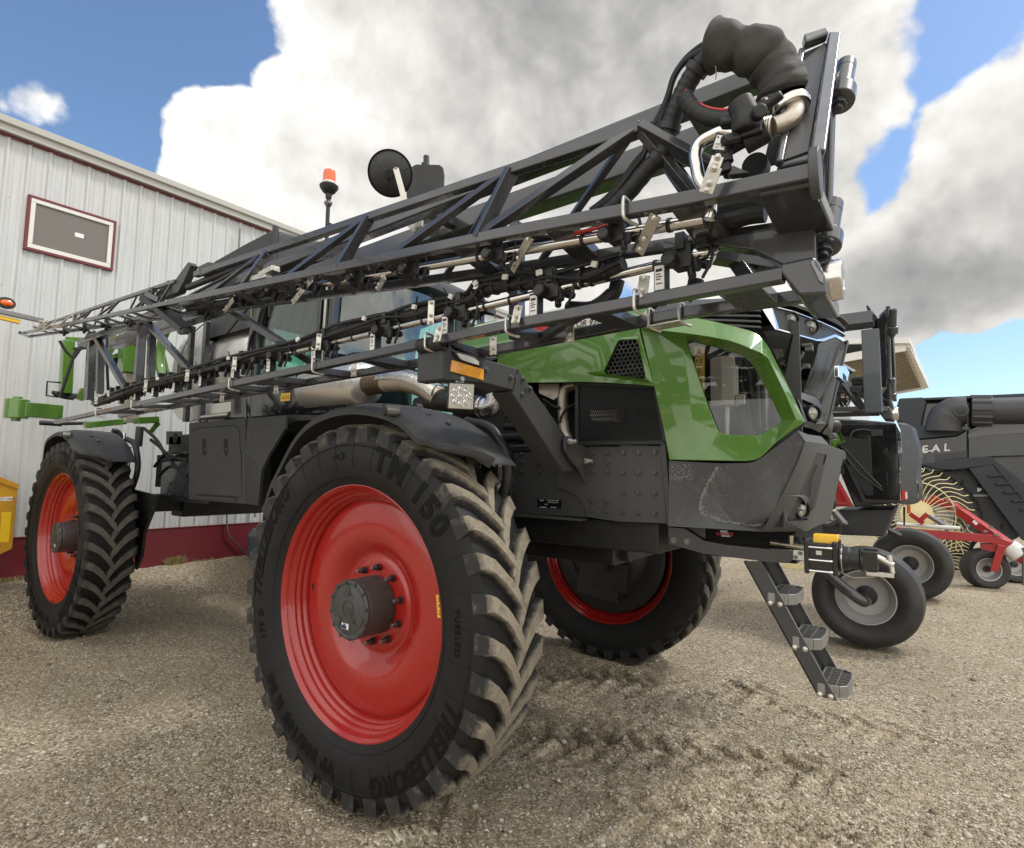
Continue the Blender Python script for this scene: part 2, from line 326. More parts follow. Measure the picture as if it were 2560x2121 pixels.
def dusty(name, base, dust, r0, r1, amt, rough=.62):          # mud and dust caked on the crowns of the tread lugs
    m = mat(name, base, rough, bump=.3, bscale=120); t = m.node_tree; nn = t.nodes.new; ll = t.links.new; b = t.nodes['Principled BSDF']
    tcn = nn('ShaderNodeTexCoord'); sx = nn('ShaderNodeSeparateXYZ'); ll(tcn.outputs['Object'], sx.inputs[0])
    cb = nn('ShaderNodeCombineXYZ'); ll(sx.outputs[0], cb.inputs[0]); ll(sx.outputs[2], cb.inputs[1]); ln = nn('ShaderNodeVectorMath'); ln.operation = 'LENGTH'; ll(cb.outputs[0], ln.inputs[0])
    mr = nn('ShaderNodeMapRange'); ll(ln.outputs['Value'], mr.inputs[0]); mr.inputs[1].default_value = r0; mr.inputs[2].default_value = r1
    n = nn('ShaderNodeTexNoise'); n.inputs['Scale'].default_value = 16; n.inputs['Detail'].default_value = 10; n.inputs['Roughness'].default_value = .74; ll(tcn.outputs['Object'], n.inputs[0])
    n2 = nn('ShaderNodeTexNoise'); n2.inputs['Scale'].default_value = 110; n2.inputs['Detail'].default_value = 3; ll(tcn.outputs['Object'], n2.inputs[0])
    a = nn('ShaderNodeMath'); a.operation = 'MULTIPLY_ADD'; ll(mr.outputs[0], a.inputs[0]); a.inputs[1].default_value = 1.0; 
    s = nn('ShaderNodeMath'); s.operation = 'MULTIPLY_ADD'; ll(n.outputs['Fac'], s.inputs[0]); s.inputs[1].default_value = 2.6; s.inputs[2].default_value = -1.85+amt; ll(s.outputs[0], a.inputs[2]); a.use_clamp = True
    c = nn('ShaderNodeMix'); c.data_type = 'RGBA'; ll(n2.outputs['Fac'], c.inputs['Factor']); c.inputs['A'].default_value = (*[x*.55 for x in dust], 1); c.inputs['B'].default_value = (*[x*1.45 for x in dust], 1)
    x = nn('ShaderNodeMix'); x.data_type = 'RGBA'; ll(a.outputs[0], x.inputs['Factor']); x.inputs['A'].default_value = (*base, 1); ll(c.outputs['Result'], x.inputs['B']); ll(x.outputs['Result'], b.inputs['Base Color'])
    rr = nn('ShaderNodeMapRange'); ll(a.outputs[0], rr.inputs[0]); rr.inputs[3].default_value = rough; rr.inputs[4].default_value = .95; ll(rr.outputs[0], b.inputs['Roughness'])
    return m
M['tread'] = dusty('muddy_tread', (.018,.018,.018), (.235,.205,.155), .962, .992, .52)
M['tread2'] = dusty('dusty_tread', (.014,.014,.014), (.105,.097,.08), .968, .99, .42)
# ------------------------------------------------------------------ ground
def vnoise(x, y, s, seed=0):           # smooth value noise, numpy
    r = np.random.default_rng(seed); T = r.random((64, 64)); x = x/s; y = y/s
    xi = np.floor(x).astype(int); yi = np.floor(y).astype(int); fx = x-xi; fy = y-yi; fx = fx*fx*(3-2*fx); fy = fy*fy*(3-2*fy)
    g = lambda a, b: T[a % 64, b % 64]
    return (g(xi, yi)*(1-fx)+g(xi+1, yi)*fx)*(1-fy)+(g(xi, yi+1)*(1-fx)+g(xi+1, yi+1)*fx)*fy-.5
def sst(t): t = np.clip(t, 0, 1); return t*t*(3-2*t)
def ground_h(x, y):
    h = .36*sst((-4.9-x)/1.5)*sst((5-y)/3)
    h = h+.05*vnoise(x, y, 1.7, 1)+.022*vnoise(x, y, .55, 2)+.012*vnoise(x, y, .2, 3)+.008*vnoise(x, y, .09, 4)
    # loose churned gravel and lug prints where machines drove and turned
    for cx, cy, an, ln, wd, st, sd in ((.45,.88,27,1.25,.24,1.0,0),(1.15,-.10,24,1.15,.23,.9,1),(1.65,-.62,24,.9,.22,.8,2),(2.6,-.1,30,1.4,.22,.35,3),(1.0,-1.47,0,.8,.2,.6,4),(3.0,1.4,12,2.2,.22,.4,5)):
        ca, sa = math.cos(R(an)), math.sin(R(an)); u = (x-cx)*ca+(y-cy)*sa; v = -(x-cx)*sa+(y-cy)*ca; v = v+.05*vnoise(x, y, .6, 40+sd)
        m = sst((wd+.06-np.abs(v))/.10)*sst((ln-np.abs(u))/.35)*st
        ph = (u+.62*np.abs(v)+.05*vnoise(x, y, .35, 30+sd))/.185+np.where(v > 0, .5, 0); br = np.clip(vnoise(x, y, .42, 50+sd)*2.2+.75, 0, 1.3)
        h = h+m*br*(.024*np.tanh(2.4*np.sin(2*np.pi*ph))-.012)+m*(.030*vnoise(x, y, .12, 6+sd)+.022*vnoise(x, y, .055, 7+sd))
    m = np.exp(-(((x-1.0)/1.2)**2+((y-.1)/1.0)**2)); h = h+m*(.05*vnoise(x, y, .22, 12)+.035*vnoise(x, y, .10, 13)+.025*vnoise(x, y, .05, 14))
    # berms pushed up round the tyres
    for xc in (0, -4.754):
        for yc in (-1.465, 1.465):
            d = np.maximum(np.abs(x-xc)-.22, 0)**2/.03+np.maximum(np.abs(y-yc)-.20, 0)**2/.012
            h = h+.035*np.exp(-((np.sqrt(d)-.9)**2)/.35)-.03*np.exp(-d*2)
    near = sst((30-np.hypot(x, y))/20); return h*np.where(np.hypot(x, y) < 12, 1, near)
def axis_pts(a, b, st, far):
    c = list(np.arange(a, b+1e-6, st)); s = st; p = c[-1]
    while p < far: s *= 1.22; p += s; c.append(p)
    s = st; p = c[0]; lo = []
    while p > -far: s *= 1.22; p -= s; lo.append(p)
    return np.array(lo[::-1]+c)
def dense(a, b, d0, d1, fine, mid, far):       # finer where the camera stands close
    c = np.concatenate([np.arange(a, d0, mid), np.arange(d0, d1, fine), np.arange(d1, b, mid)]); lo, hi, s = [], [], mid; p = c[-1]
    while p < far: s *= 1.22; p += s; hi.append(p)
    s = mid; p = c[0]
    while p > -far: s *= 1.22; p -= s; lo.append(p)
    return np.array(lo[::-1]+list(c)+hi)
gx = dense(-6.6, 4.4, -.6, 2.6, .0135, .036, 260); gy = dense(-4.0, 4.0, -1.5, 1.7, .0135, .036, 260)
GX, GY = np.meshgrid(gx, gy, indexing='ij'); GZ = ground_h(GX, GY)
nx, ny = GX.shape; co = np.stack([GX, GY, GZ], -1).reshape(-1, 3)
ii = (np.arange(nx-1)[:, None]*ny+np.arange(ny-1)[None, :]).ravel(); q = np.stack([ii, ii+ny, ii+ny+1, ii+1], 1)
me = bpy.data.meshes.new('ground'); me.vertices.add(len(co)); me.vertices.foreach_set('co', co.ravel().astype(np.float32))
me.loops.add(q.size); me.loops.foreach_set('vertex_index', q.ravel().astype(np.int32)); me.polygons.add(len(q)); me.polygons.foreach_set('loop_start', np.arange(0, q.size, 4, dtype=np.int32))
me.polygons.foreach_set('use_smooth', np.ones(len(q), bool)); me.update(); me.validate()
ground = bpy.data.objects.new('ground', me); C.objects.link(ground); tag(ground, kind='structure')
def gravel_mat():
    m = bpy.data.materials.new('gravel_ground'); m.use_nodes = True; t = m.node_tree; b = t.nodes['Principled BSDF']; nn = t.nodes.new; ll = t.links.new
    co = nn('ShaderNodeTexCoord').outputs['Object']; b.inputs['Roughness'].default_value = .92; b.inputs['Specular IOR Level'].default_value = .25
    def vor(sc):
        n = nn('ShaderNodeTexVoronoi'); n.inputs['Scale'].default_value = sc; ll(co, n.inputs['Vector']); return n
    def noi_(sc, d=6, r=.6):
        n = nn('ShaderNodeTexNoise'); n.inputs['Scale'].default_value = sc; n.inputs['Detail'].default_value = d; n.inputs['Roughness'].default_value = r; ll(co, n.inputs['Vector']); return n.outputs['Fac']
    v1, v2 = vor(66), vor(30)
    def ramp(f, cols):
        n = nn('ShaderNodeValToRGB'); ll(f, n.inputs[0]); e = n.color_ramp.elements
        while len(e) > 1: e.remove(e[-1])
        e[0].position, e[0].color = cols[0][0], (*cols[0][1], 1)
        for p, c in cols[1:]: k = e.new(p); k.color = (*c, 1)
        return n.outputs[0]
    def bw(c, k):
        n = nn('ShaderNodeSeparateColor'); ll(c, n.inputs[0]); return n.outputs[k]
    pal = [(0, (.14,.108,.068)), (.28, (.27,.22,.15)), (.62, (.40,.335,.235)), (.88, (.53,.47,.365)), (1, (.72,.67,.57))]
    c1 = ramp(bw(v1.outputs['Color'], 0), pal); c2 = ramp(bw(v2.outputs['Color'], 1), pal)
    # bigger stones only here and there
    sel = nn('ShaderNodeMapRange'); ll(bw(v2.outputs['Color'], 2), sel.inputs[0]); sel.inputs[1].default_value = .72; sel.inputs[2].default_value = .76
    rim = nn('ShaderNodeMapRange'); ll(v2.outputs['Distance'], rim.inputs[0]); rim.inputs[1].default_value = .34; rim.inputs[2].default_value = .28
    sm = nn('ShaderNodeMath'); sm.operation = 'MULTIPLY'; ll(sel.outputs[0], sm.inputs[0]); ll(rim.outputs[0], sm.inputs[1])
    x = nn('ShaderNodeMix'); x.data_type = 'RGBA'; ll(sm.outputs[0], x.inputs['Factor']); ll(c1, x.inputs['A']); ll(c2, x.inputs['B'])
    # fines: dusty soil between stones in patches
    pf = nn('ShaderNodeMapRange'); ll(noi_(2.2, 8, .65), pf.inputs[0]); pf.inputs[1].default_value = .40; pf.inputs[2].default_value = .66; pf.inputs[4].default_value = .70
    soil = ramp(noi_(38, 6, .7), [(.3, (.235,.188,.122)), (.7, (.395,.325,.225))])
    y = nn('ShaderNodeMix'); y.data_type = 'RGBA'; ll(pf.outputs[0], y.inputs['Factor']); ll(x.outputs['Result'], y.inputs['A']); ll(soil, y.inputs['B'])
    big = nn('ShaderNodeMapRange'); ll(noi_(.55, 4), big.inputs[0]); big.inputs[1].default_value = .3; big.inputs[2].default_value = .7; big.inputs[3].default_value = .84; big.inputs[4].default_value = 1.15
    h = nn('ShaderNodeHueSaturation'); ll(y.outputs['Result'], h.inputs['Color']); ll(big.outputs[0], h.inputs['Value']); ll(h.outputs[0], b.inputs['Base Color'])
    def bump(hh, st, di, prev=None):
        p = nn('ShaderNodeBump'); p.inputs['Strength'].default_value = st; p.inputs['Distance'].default_value = di; ll(hh, p.inputs['Height'])
        if prev: ll(prev, p.inputs['Normal'])
        return p.outputs[0]
    inv = nn('ShaderNodeMath'); inv.operation = 'SUBTRACT'; inv.inputs[0].default_value = 1; ll(v1.outputs['Distance'], inv.inputs[1])
    p = bump(noi_(14, 8, .7), .8, .022); p = bump(inv.outputs[0], 1.0, .010, p); p = bump(sm.outputs[0], .9, .012, p); ll(p, b.inputs['Normal'])
    return m
me.materials.append(gravel_mat())
# loose pebbles on top (nobody could count them: one object)
def pebbles(n, name):
    t = (1+5**.5)/2
    iv = np.array([(-1,t,0),(1,t,0),(-1,-t,0),(1,-t,0),(0,-1,t),(0,1,t),(0,-1,-t),(0,1,-t),(t,0,-1),(t,0,1),(-t,0,-1),(-t,0,1)])/1.9
    fi = np.array([(0,11,5),(0,5,1),(0,1,7),(0,7,10),(0,10,11),(1,5,9),(5,11,4),(11,10,2),(10,7,6),(7,1,8),(3,9,4),(3,4,2),(3,2,6),(3,6,8),(3,8,9),(4,9,5),(2,4,11),(6,2,10),(8,6,7),(9,8,1)])
    # more of them close to where the photograph was taken
    u = RNG.random((n*3, 2)); px = u[:, 0]*2560; py = 1290+(u[:, 1]**.8)*840; P = []
    for a, b in zip(px, py):
        p = U(a, b, Z=0)
        if -7 < p.x < 4.5 and -4 < p.y < 7 and not (abs(p.y+1.465) < .26 and abs(p.x) < .5) : P.append((p.x, p.y))
        if len(P) >= n: break
    P = np.array(P); n = len(P); s = .0028+.0060*RNG.random(n)**2.6; big = RNG.random(n) < .015; s[big] = .009+.013*RNG.random(big.sum())**2
    ang = RNG.random(n)*6.283; sc = np.stack([s*(.8+.6*RNG.random(n)), s*(.8+.6*RNG.random(n)), s*(.5+.4*RNG.random(n))], 1)
    v = iv[None]*sc[:, None, :]*(1+.25*(RNG.random((n, 12, 1))-.5)); c, si = np.cos(ang)[:, None], np.sin(ang)[:, None]
    w = np.stack([v[..., 0]*c-v[..., 1]*si, v[..., 0]*si+v[..., 1]*c, v[..., 2]], -1)
    z = ground_h(P[:, 0], P[:, 1])+sc[:, 2]*.35; w += np.stack([P[:, 0], P[:, 1], z], 1)[:, None, :]
    f = (fi[None]+12*np.arange(n)[:, None, None]).reshape(-1, 3)
    me = bpy.data.meshes.new(name); me.vertices.add(n*12); me.vertices.foreach_set('co', w.ravel().astype(np.float32)); me.loops.add(f.size); me.loops.foreach_set('vertex_index', f.ravel().astype(np.int32))
    me.polygons.add(len(f)); me.polygons.foreach_set('loop_start', np.arange(0, f.size, 3, dtype=np.int32)); me.polygons.foreach_set('use_smooth', np.ones(len(f), bool)); me.update()
    o = bpy.data.objects.new(name, me); C.objects.link(o)
    m = bpy.data.materials.new('pebble_stone'); m.use_nodes = True; t_ = m.node_tree; b = t_.nodes['Principled BSDF']; b.inputs['Roughness'].default_value = .85
    g = t_.nodes.new('ShaderNodeNewGeometry'); r = t_.nodes.new('ShaderNodeValToRGB'); t_.links.new(g.outputs['Random Per Island'], r.inputs[0]); e = r.color_ramp.elements
    e[0].color = (.14,.108,.075,1); e[1].color = (.58,.54,.47,1); k = e.new(.5); k.color = (.30,.25,.185,1); k = e.new(.85); k.color = (.42,.38,.31,1); t_.links.new(r.outputs[0], b.inputs['Base Color'])
    me.materials.append(m); tag(o, 'loose pale and brown pebbles strewn over the gravel yard', 'pebbles', kind='stuff'); return o
pebbles(26000, 'pebbles')
# ------------------------------------------------------------------ metal building behind the sprayer
WY = 1.5566; wn_ = V((-math.sin(WY), math.cos(WY), 0)); wd_ = V((math.cos(WY), math.sin(WY), 0))
B0 = V((CAM.x, CAM.y, 0))+wn_*8.9133
bld = empty('metal_building', (B0.x, B0.y, 0)); bld.rotation_euler.z = WY-math.pi/2
tag(bld, 'pale ribbed metal building with maroon base trim behind the sprayer', 'building')
def wallmat():
    m = mat('pale_cladding', (.56,.57,.565), .42, dirt=(.47,.465,.44), dscale=2.2, damt=.3, rvar=.06, vscale=2)
    t = m.node_tree; nn = t.nodes.new; ll = t.links.new; b = t.nodes['Principled BSDF']; co = nn('ShaderNodeTexCoord').outputs['Object']
    mp = nn('ShaderNodeMapping'); ll(co, mp.inputs[0]); mp.inputs['Scale'].default_value = (1, 14, .5); n = nn('ShaderNodeTexNoise'); n.inputs['Scale'].default_value = 2.2; n.inputs['Detail'].default_value = 6; ll(mp.outputs[0], n.inputs[0])
    r = nn('ShaderNodeMapRange'); ll(n.outputs['Fac'], r.inputs[0]); r.inputs[1].default_value = .35; r.inputs[2].default_value = .7; r.inputs[3].default_value = .90; r.inputs[4].default_value = 1.05
    h = nn('ShaderNodeHueSaturation'); old = b.inputs['Base Color'].links[0].from_socket; ll(old, h.inputs['Color']); ll(r.outputs[0], h.inputs['Value']); ll(h.outputs[0], b.inputs['Base Color']); return m
M['wall'] = wallmat()
S0, DS, EZ, SZ = 1.4646, .2057, 5.732, .849
prof = []                               # ribbed sheet profile: (y, x)
for i in range(-36, 62):
    y = S0+i*DS
    prof += [(y-.030, 0), (y-.012, .020), (y+.012, .020), (y+.030, 0)]
    for k in (1, 2): prof += [(y+k*.0685-.006, 0), (y+k*.0685, .0035), (y+k*.0685+.006, 0)]
w = MB(); w.sheet([[(x, y, z) for y, x in prof] for z in (.15, .8495, 2.4, 4.2, EZ+.05)])
w.sheet([[(x, y, z) for x, y in ((0, prof[0][0]), (-14, prof[0][0]))] for z in (0, EZ+.05)]); w.sheet([[(x, prof[-1][0], z) for x in (-14, 0)] for z in (0, EZ+.05)])
for i in range(-14, 40):
    for z in (1.6, 2.75, 3.9, 5.0): w.cyl((.0, S0+(i+.28)*DS, z), (.006, S0+(i+.28)*DS, z), .007, 6)
w.build('wall_cladding', M['wall'], bld, fix=False, ang=20)
y0, y1 = prof[0][0], prof[-1][0]
MB().span((.022, y0, .05), (.040, y1, SZ)).span((.022, y0, SZ), (.048, y1, SZ+.018)).build('base_trim', M['maroon'], bld, .004)
rf = MB().prism([(-.3, y0-.2, EZ+.02), (.10, y0-.2, EZ+.02), (.10, y0-.2, EZ+.10), (.135, y0-.2, EZ+.115), (.135, y0-.2, EZ+.20), (-.3, y0-.2, EZ+.24)], (0, y1-y0+.4, 0))
rf.build('eave_trim', mat('eave_metal', (.44,.43,.39), .45, dirt=(.33,.31,.26), dscale=3, damt=.3), bld, .006)
MB().span((.0, y0-.1, EZ-.004), (.045, y1+.1, EZ+.019)).build('eave_trim', M['maroon'], bld)
MB().hexa([(-14.2, y0-.2, EZ+1.9), (-.301, y0-.2, EZ+.2), (-.301, y1+.2, EZ+.2), (-14.2, y1+.2, EZ+1.9), (-14.2, y0-.2, EZ+1.95), (-.301, y0-.2, EZ+.25), (-.301, y1+.2, EZ+.25), (-14.2, y1+.2, EZ+1.95)]).build('roof', M['wall'], bld)
def loc_(p): return bld.matrix_basis.inverted() @ V(p)
bpy.context.view_layer.update()
c0, c1, c2 = [loc_(U(*p, X=-6.39)) for p in ((70, 487), (289, 556), (61, 624))]
ya, yb, za, zb = c0.y, c1.y, c2.z, (c0.z+c1.z)/2
win = MB()
for a, b in (((ya, zb-.035), (yb, zb)), ((ya, za), (yb, za+.035)), ((ya, za+.035), (ya+.03, zb-.035)), ((yb-.03, za+.035), (yb, zb-.035))): win.span((.0, a[0], a[1]), (.048, b[0], b[1]))
wo_ = win.build('window', M['maroon'], bld, .004)
fr = MB(); q = .030
for a, b in (((ya+q, zb-q-.055), (yb-q, zb-q)), ((ya+q, za+q), (yb-q, za+q+.055)), ((ya+q, za+q+.055), (ya+q+.05, zb-q-.055)), ((yb-q-.05, za+q+.055), (yb-q, zb-q-.055))): fr.span((.0, a[0], a[1]), (.044, b[0], b[1]))
fr.build('frame', M['wframe'], wo_, .006)
MB().span((.004, ya+q+.05, za+q+.055), (.026, yb-q-.05, zb-q-.055)).build('insect_screen', M['screen'], wo_)
pc = loc_(U(197, 590, X=-6.39)); MB().span((.0265, pc.y-.048, pc.z-.028), (.0285, pc.y+.048, pc.z+.028)).build('sticker', M['paper'], wo_)
# conduit on the wall, bent away at the bottom
cp = [loc_(U(x, y, X=-6.33)) for x, y in ((562, 1150), (562, 1250), (564, 1325), (567, 1338), (622, 1396))]
MB().tube([(.085, cp[0].y, 5.6)]+[(.085, p.y, p.z) for p in cp], .013, 8).build('conduit', M['bolt'], bld)
cp = loc_(U(632, 1300, X=-6.33)); MB().tube([(.085, cp.y, 5.6), (.085, cp.y, .95)], .012, 8).build('conduit', M['bolt'], bld)
# blue-grey drum against the wall
p = U(655, 1345, X=-5.95); dr = MB(); g0 = float(ground_h(np.array([p.x]), np.array([p.y]))[0])
dr.lathe([(g0+.02, 0), (g0+.02, .15), (g0+.10, .22), (g0+.42, .24), (g0+.52, .17), (g0+.53, 0)], (p.x, p.y+.02, 0), 'Z', 8)
tag(dr.build('drum', M['blueg'], None, .012), 'blue grey plastic drum standing against the maroon base of the building', 'drum')
# dry grass tufts against the building
def tuft(px, py, n, hh, spread, label, X=-6.33):
    p = U(px, py, X=X); z = float(ground_h(np.array([p.x]), np.array([p.y]))[0])-.01; mb = MB()
    for i in range(n):
        a = random.random()*6.28; r = spread*random.random()**.6; b = V((p.x+.4*r*math.cos(a)*.6+.03, p.y+r*math.sin(a), z)); l = hh*(.4+.8*random.random()); le = V((.35*random.gauss(0, 1), random.gauss(0, .75), 1)).normalized()
        tip = b+le*l; mid = (b+tip)/2+V((0, 0, l*.18)); w_ = V((0, .0035, 0)); k = len(mb.v)
        mb.v += [tuple(x) for x in (b-w_, b+w_, mid+w_*.8, mid-w_*.8, tip)]; mb.f += [(k, k+1, k+2, k+3), (k+3, k+2, k+4)]
    return tag(mb.build('grass_tuft', M['grasscol'], None, fix=False), label, 'grass tuft', 'grass tufts along the building')
tuft(436, 1415, 420, .13, .13, 'tallest dry grass tuft at the maroon wall behind the sprayer')
tuft(505, 1402, 90, .06, .16, 'thin low strands of dry grass at the maroon wall, right of the tall tuft')
tuft(20, 1437, 260, .07, .22, 'dry grass at the maroon wall left of the rear wheel')
# ------------------------------------------------------------------ sprayer: root and wheels
SP = empty('field_sprayer', (0, 0, 0))
tag(SP, 'large green and dark grey field sprayer on four tall red wheels with folded boom', 'sprayer')
WB, RT, YC = 4.754, .995, 1.465
def make_wheel():
    w = empty('wheel', (0, -YC, RT), SP)
    # carcass
    side = [(.168,.655),(.178,.672),(.196,.70),(.214,.75),(.221,.80),(.219,.85),(.211,.895),(.203,.925),(.190,.940),(.13,.948),(.07,.951)]
    swall = lambda r: -float(np.interp(r, [q[1] for q in side[:8]], [q[0] for q in side[:8]]))
    pr = [(-y, r) for y, r in side]+[(0, .952)]+[(y, r) for y, r in side[::-1]]
    t = MB().lathe(pr, n=160)
    # moulding rings and radial vent lines on the sidewall
    for r0, y0 in ((.700,-.1975),(.872,-.2175)): t.lathe([(y0+.004, r0-.004), (y0-.0022, r0), (y0+.004, r0+.004)], n=160)
    for k in range(34):
        a = 2*math.pi*(k+.31)/34; c, s = math.cos(a), math.sin(a)
        pts = [(yy, rr) for yy, rr in ((-.2145,.752),(-.2215,.80),(-.2195,.85),(-.2115,.895))]
        t.tube([(r*c, y-.0004, r*s) for y, r in pts], .0016, 4)
    t.build('tyre', M['rubber'], w, ang=40)
    # lugs: two staggered rows, curved, swept back towards the centre line
    for nm, side_ in (('tread_lugs', -1),):
        lg = MB(); NL = 34
        for sd in (-1, 1):
            for k in range(NL):
                a0 = 2*math.pi*(k+(.5 if sd > 0 else 0))/NL; rows = []
                for i in range(9):
                    u = i/8; y = sd*(.213-u*.232) if sd < 0 else sd*(.213-u*.232)
                    ph = a0-(.175*u+.055*u*u-.03*math.sin(u*math.pi)) 
                    hw = (.056 if u < .08 else .047+.008*abs(u-.5)); jb = random.uniform(-.0012, .0012)
                    top = .9945-.010*(abs(y)/.21)**2+jb; tw = hw*.66
                    if i == 0: top = .972; 
                    bs = .940 if abs(y) < .19 else .905
                    if i == 0: bs = .885
                    rows.append((y, ph, hw, tw, bs, top))
                k0 = len(lg.v)
                for y, ph, hw, tw, bs, top in rows:
                    yo = y*.995
                    for rr, off, yy in ((bs, -hw, yo), (top-.006, -tw-.004, y), (top, -tw, y), (top, tw, y), (top-.006, tw+.004, y), (bs, hw, yo)):
                        a = ph+(off+random.gauss(0, .0022))/.97; rr += random.gauss(0, .0012); lg.v.append((rr*math.cos(a), yy, rr*math.sin(a)))
                for i in range(8):
                    for j in range(5): p = k0+i*6+j; lg.f.append((p, p+1, p+7, p+6))
                lg.f.append(tuple(k0+j for j in range(6))); lg.f.append(tuple(k0+48+j for j in range(6))[::-1])
        lg.build('tread_lugs', M['tread'], w, ang=38)
    # sidewall lettering, moulded
    def ring_text(mb, txt, size, a_mid, rmid, yb=-.2205, flip=False, sp=1.0, bold=.0, shear=0):
        v, f = text_mesh(txt, size, .0028, sp, bold, shear, 4); k = len(mb.v)
        for x, y, z in v:
            r = rmid+(y if not flip else -y); a = a_mid+(-x if not flip else x)/rmid
            mb.v.append((r*math.cos(a), swall(r)-.0004-z, r*math.sin(a)))
        mb.f += [tuple(i+k for i in g) for g in f]
    R_ = math.radians
    for q_, a_ in (('TM', 67), ('150', 43)): tx = MB(); ring_text(tx, q_, .165, R_(a_), .822, sp=1.2, bold=.007); tx.build('sidewall_lettering', M['letter'], w, fix=False)
    tx = MB(); ring_text(tx, 'TRELLEBORG', .125, R_(-45), .835, sp=1.05, bold=.005, shear=.3); tx.build('sidewall_lettering', M['letter'], w, fix=False)
    tx = MB(); ring_text(tx, 'TRELLEBORG', .120, R_(158), .83, sp=1.05, bold=.005, shear=.3); tx.build('sidewall_lettering', M['letter'], w, fix=False)
    tx = MB(); ring_text(tx, 'VF 380/105 R 50', .085, R_(-118), .80, sp=1.25, bold=.006); tx.build('sidewall_lettering', M['letter'], w, fix=False)
    tx = MB(); ring_text(tx, 'TUBELESS', .042, R_(2), .80, sp=1.2); tx.build('sidewall_lettering', M['letter'], w, fix=False)
    tx = MB(); ring_text(tx, '179 D', .06, R_(-166), .79, sp=1.2, bold=.003); tx.build('sidewall_lettering', M['letter'], w, fix=False)
    # rotation arrow
    tx = MB()
    def pol(pts):
        k = len(tx.v)
        for da, r in pts: a = R_(97)-da; tx.v.append((r*math.cos(a), swall(r)-.003, r*math.sin(a)))
        tx.f.append(tuple(range(k, k+len(pts))))
    pol([(.03,.845),(.085,.815),(.03,.785),(.048,.815)])
    for i, h in enumerate((.016,.012,.008)): x = .015-i*.026; pol([(x,.815+h),(x,.815-h),(x-.016,.815-h*.8),(x-.016,.815+h*.8)])
    tx.build('rotation_arrow', M['letter'], w, fix=False)
    # rim with stepped barrel and dished disc
    rim = [(-.150,.662),(-.170,.664),(-.172,.655),(-.165,.650),(-.158,.640),(-.146,.634),(-.128,.632),(-.120,.622),(-.112,.613),(-.096,.612),(-.090,.602),(-.082,.596),(-.064,.596),(-.058,.588),(-.045,.582),(-.030,.580)]
    r = MB().lathe(rim+[(-.031,.575)], n=128)
    r.lathe([(y*-1+.0, q) for y, q in rim[::-1]]+[(.150,.668)], n=128); r.lathe([(-.03,.580),(.03,.580)], n=128); r.lathe([(-.150,.668),(.150,.668)], n=128)
    r.build('rim', M['red'], w, ang=50)
    disc = [(-.034,.5745),(-.042,.565),(-.047,.545),(-.052,.50),(-.055,.45),(-.054,.41),(-.049,.38),(-.038,.35),(-.020,.32),(.000,.295),(.012,.278),(.017,.262),(.012,.252),(.007,.246),(.005,.238),(.005,.10)]
    MB().lathe(disc, n=128).lathe([(y+.012, q) for y, q in disc[::-1]], n=128).build('wheel_disc', M['red'], w, ang=60)
    vh = MB(); a = R_(176); vh.cyl((.505*math.cos(a), -.048, .505*math.sin(a)), (.505*math.cos(a), -.0515, .505*math.sin(a)), .023, 24); vh.build('valve_hole', M['shroud'], w)
    st = MB(); a = R_(8); e1 = V((math.cos(a), 0, math.sin(a))); e2 = V((-math.sin(a), 0, math.cos(a))); c = e1*.535+V((0, -.0505, 0))
    st.prism([c+e1*x+e2*y for x, y in ((-.02,-.055),(.014,-.055),(.014,.055),(-.02,.055))], (0, -.0012, 0)); so = st.build('sticker', M['ysign'], w)
    st = MB(); text_on(st, 'H R N', .032, c+V((-.002, -.0016, 0)), -e2, e1, .0004); st.build('sticker_print', M['ink'], w, fix=False)
    # hub drive
    hub = MB().lathe([(.0,.155),(-.02,.158),(-.15,.155),(-.165,.152),(-.168,.150),(-.1685,.155),(-.182,.156),(-.190,.150),(-.190,.138),(-.186,.134),(-.186,.125),(-.189,.120),(-.190,0)], n=64)
    for k in range(12):
        a = 2*math.pi*(k+.3)/12; hub.cyl((.146*math.cos(a), -.182, .146*math.sin(a)), (.146*math.cos(a), -.193, .146*math.sin(a)), .011, 12); hub.cyl((.146*math.cos(a), -.193, .146*math.sin(a)), (.146*math.cos(a), -.199, .146*math.sin(a)), .007, 6)
    for k in range(3):
        a = R_(90+120*k+8); hub.cyl((.105*math.cos(a), -.186, .105*math.sin(a)), (.105*math.cos(a), -.1945, .105*math.sin(a)), .026, 20)
        hub.cyl((.105*math.cos(a), -.194, .105*math.sin(a)), (.105*math.cos(a), -.197, .105*math.sin(a)), .014, 6)
    hub.build('hub_drive', M['steel2'], w, .0025)
    lo = MB(); lo.lathe([(-.1895,.047),(-.1935,.047),(-.1935,.042),(-.1895,.042)], c=(0,0,.005), n=40)
    for i in range(4): x = .004+.007*i; lo.bar((-.030+.006*i, -.1905, -.002-.0105*i+.012), (.036-.006*i*.4, -.1905, -.002-.0105*i+.014), .005, .006, (0, -1, 0))
    text_on(lo, 'BREVINI', .020, (-.005, -.190, .083), (1,0,0), (0,0,1), .002); lo.bar((-.05, -.1905, .070), (.045, -.1905, .070), .003, .004, (0,-1,0))
    text_on(lo, 'MADE IN', .013, (.055, -.190, -.046), (1,0,0), (0,0,1), .002); text_on(lo, 'ITALY', .013, (.058, -.190, -.060), (1,0,0), (0,0,1), .002)
    lo.build('hub_emblem', M['steel2'], w, fix=False)
    pl = MB().span((-.045, -.1908, -.100), (.012, -.192, -.070)); pl.build('hub_plate', M['white'], w)
    MB().span((-.043, -.1918, -.098), (-.005, -.193, -.080)).span((-.03, -.1918, -.078), (-.012, -.193, -.072)).build('plate_print', mat('navy_ink', (.02,.02,.10), .4), w)
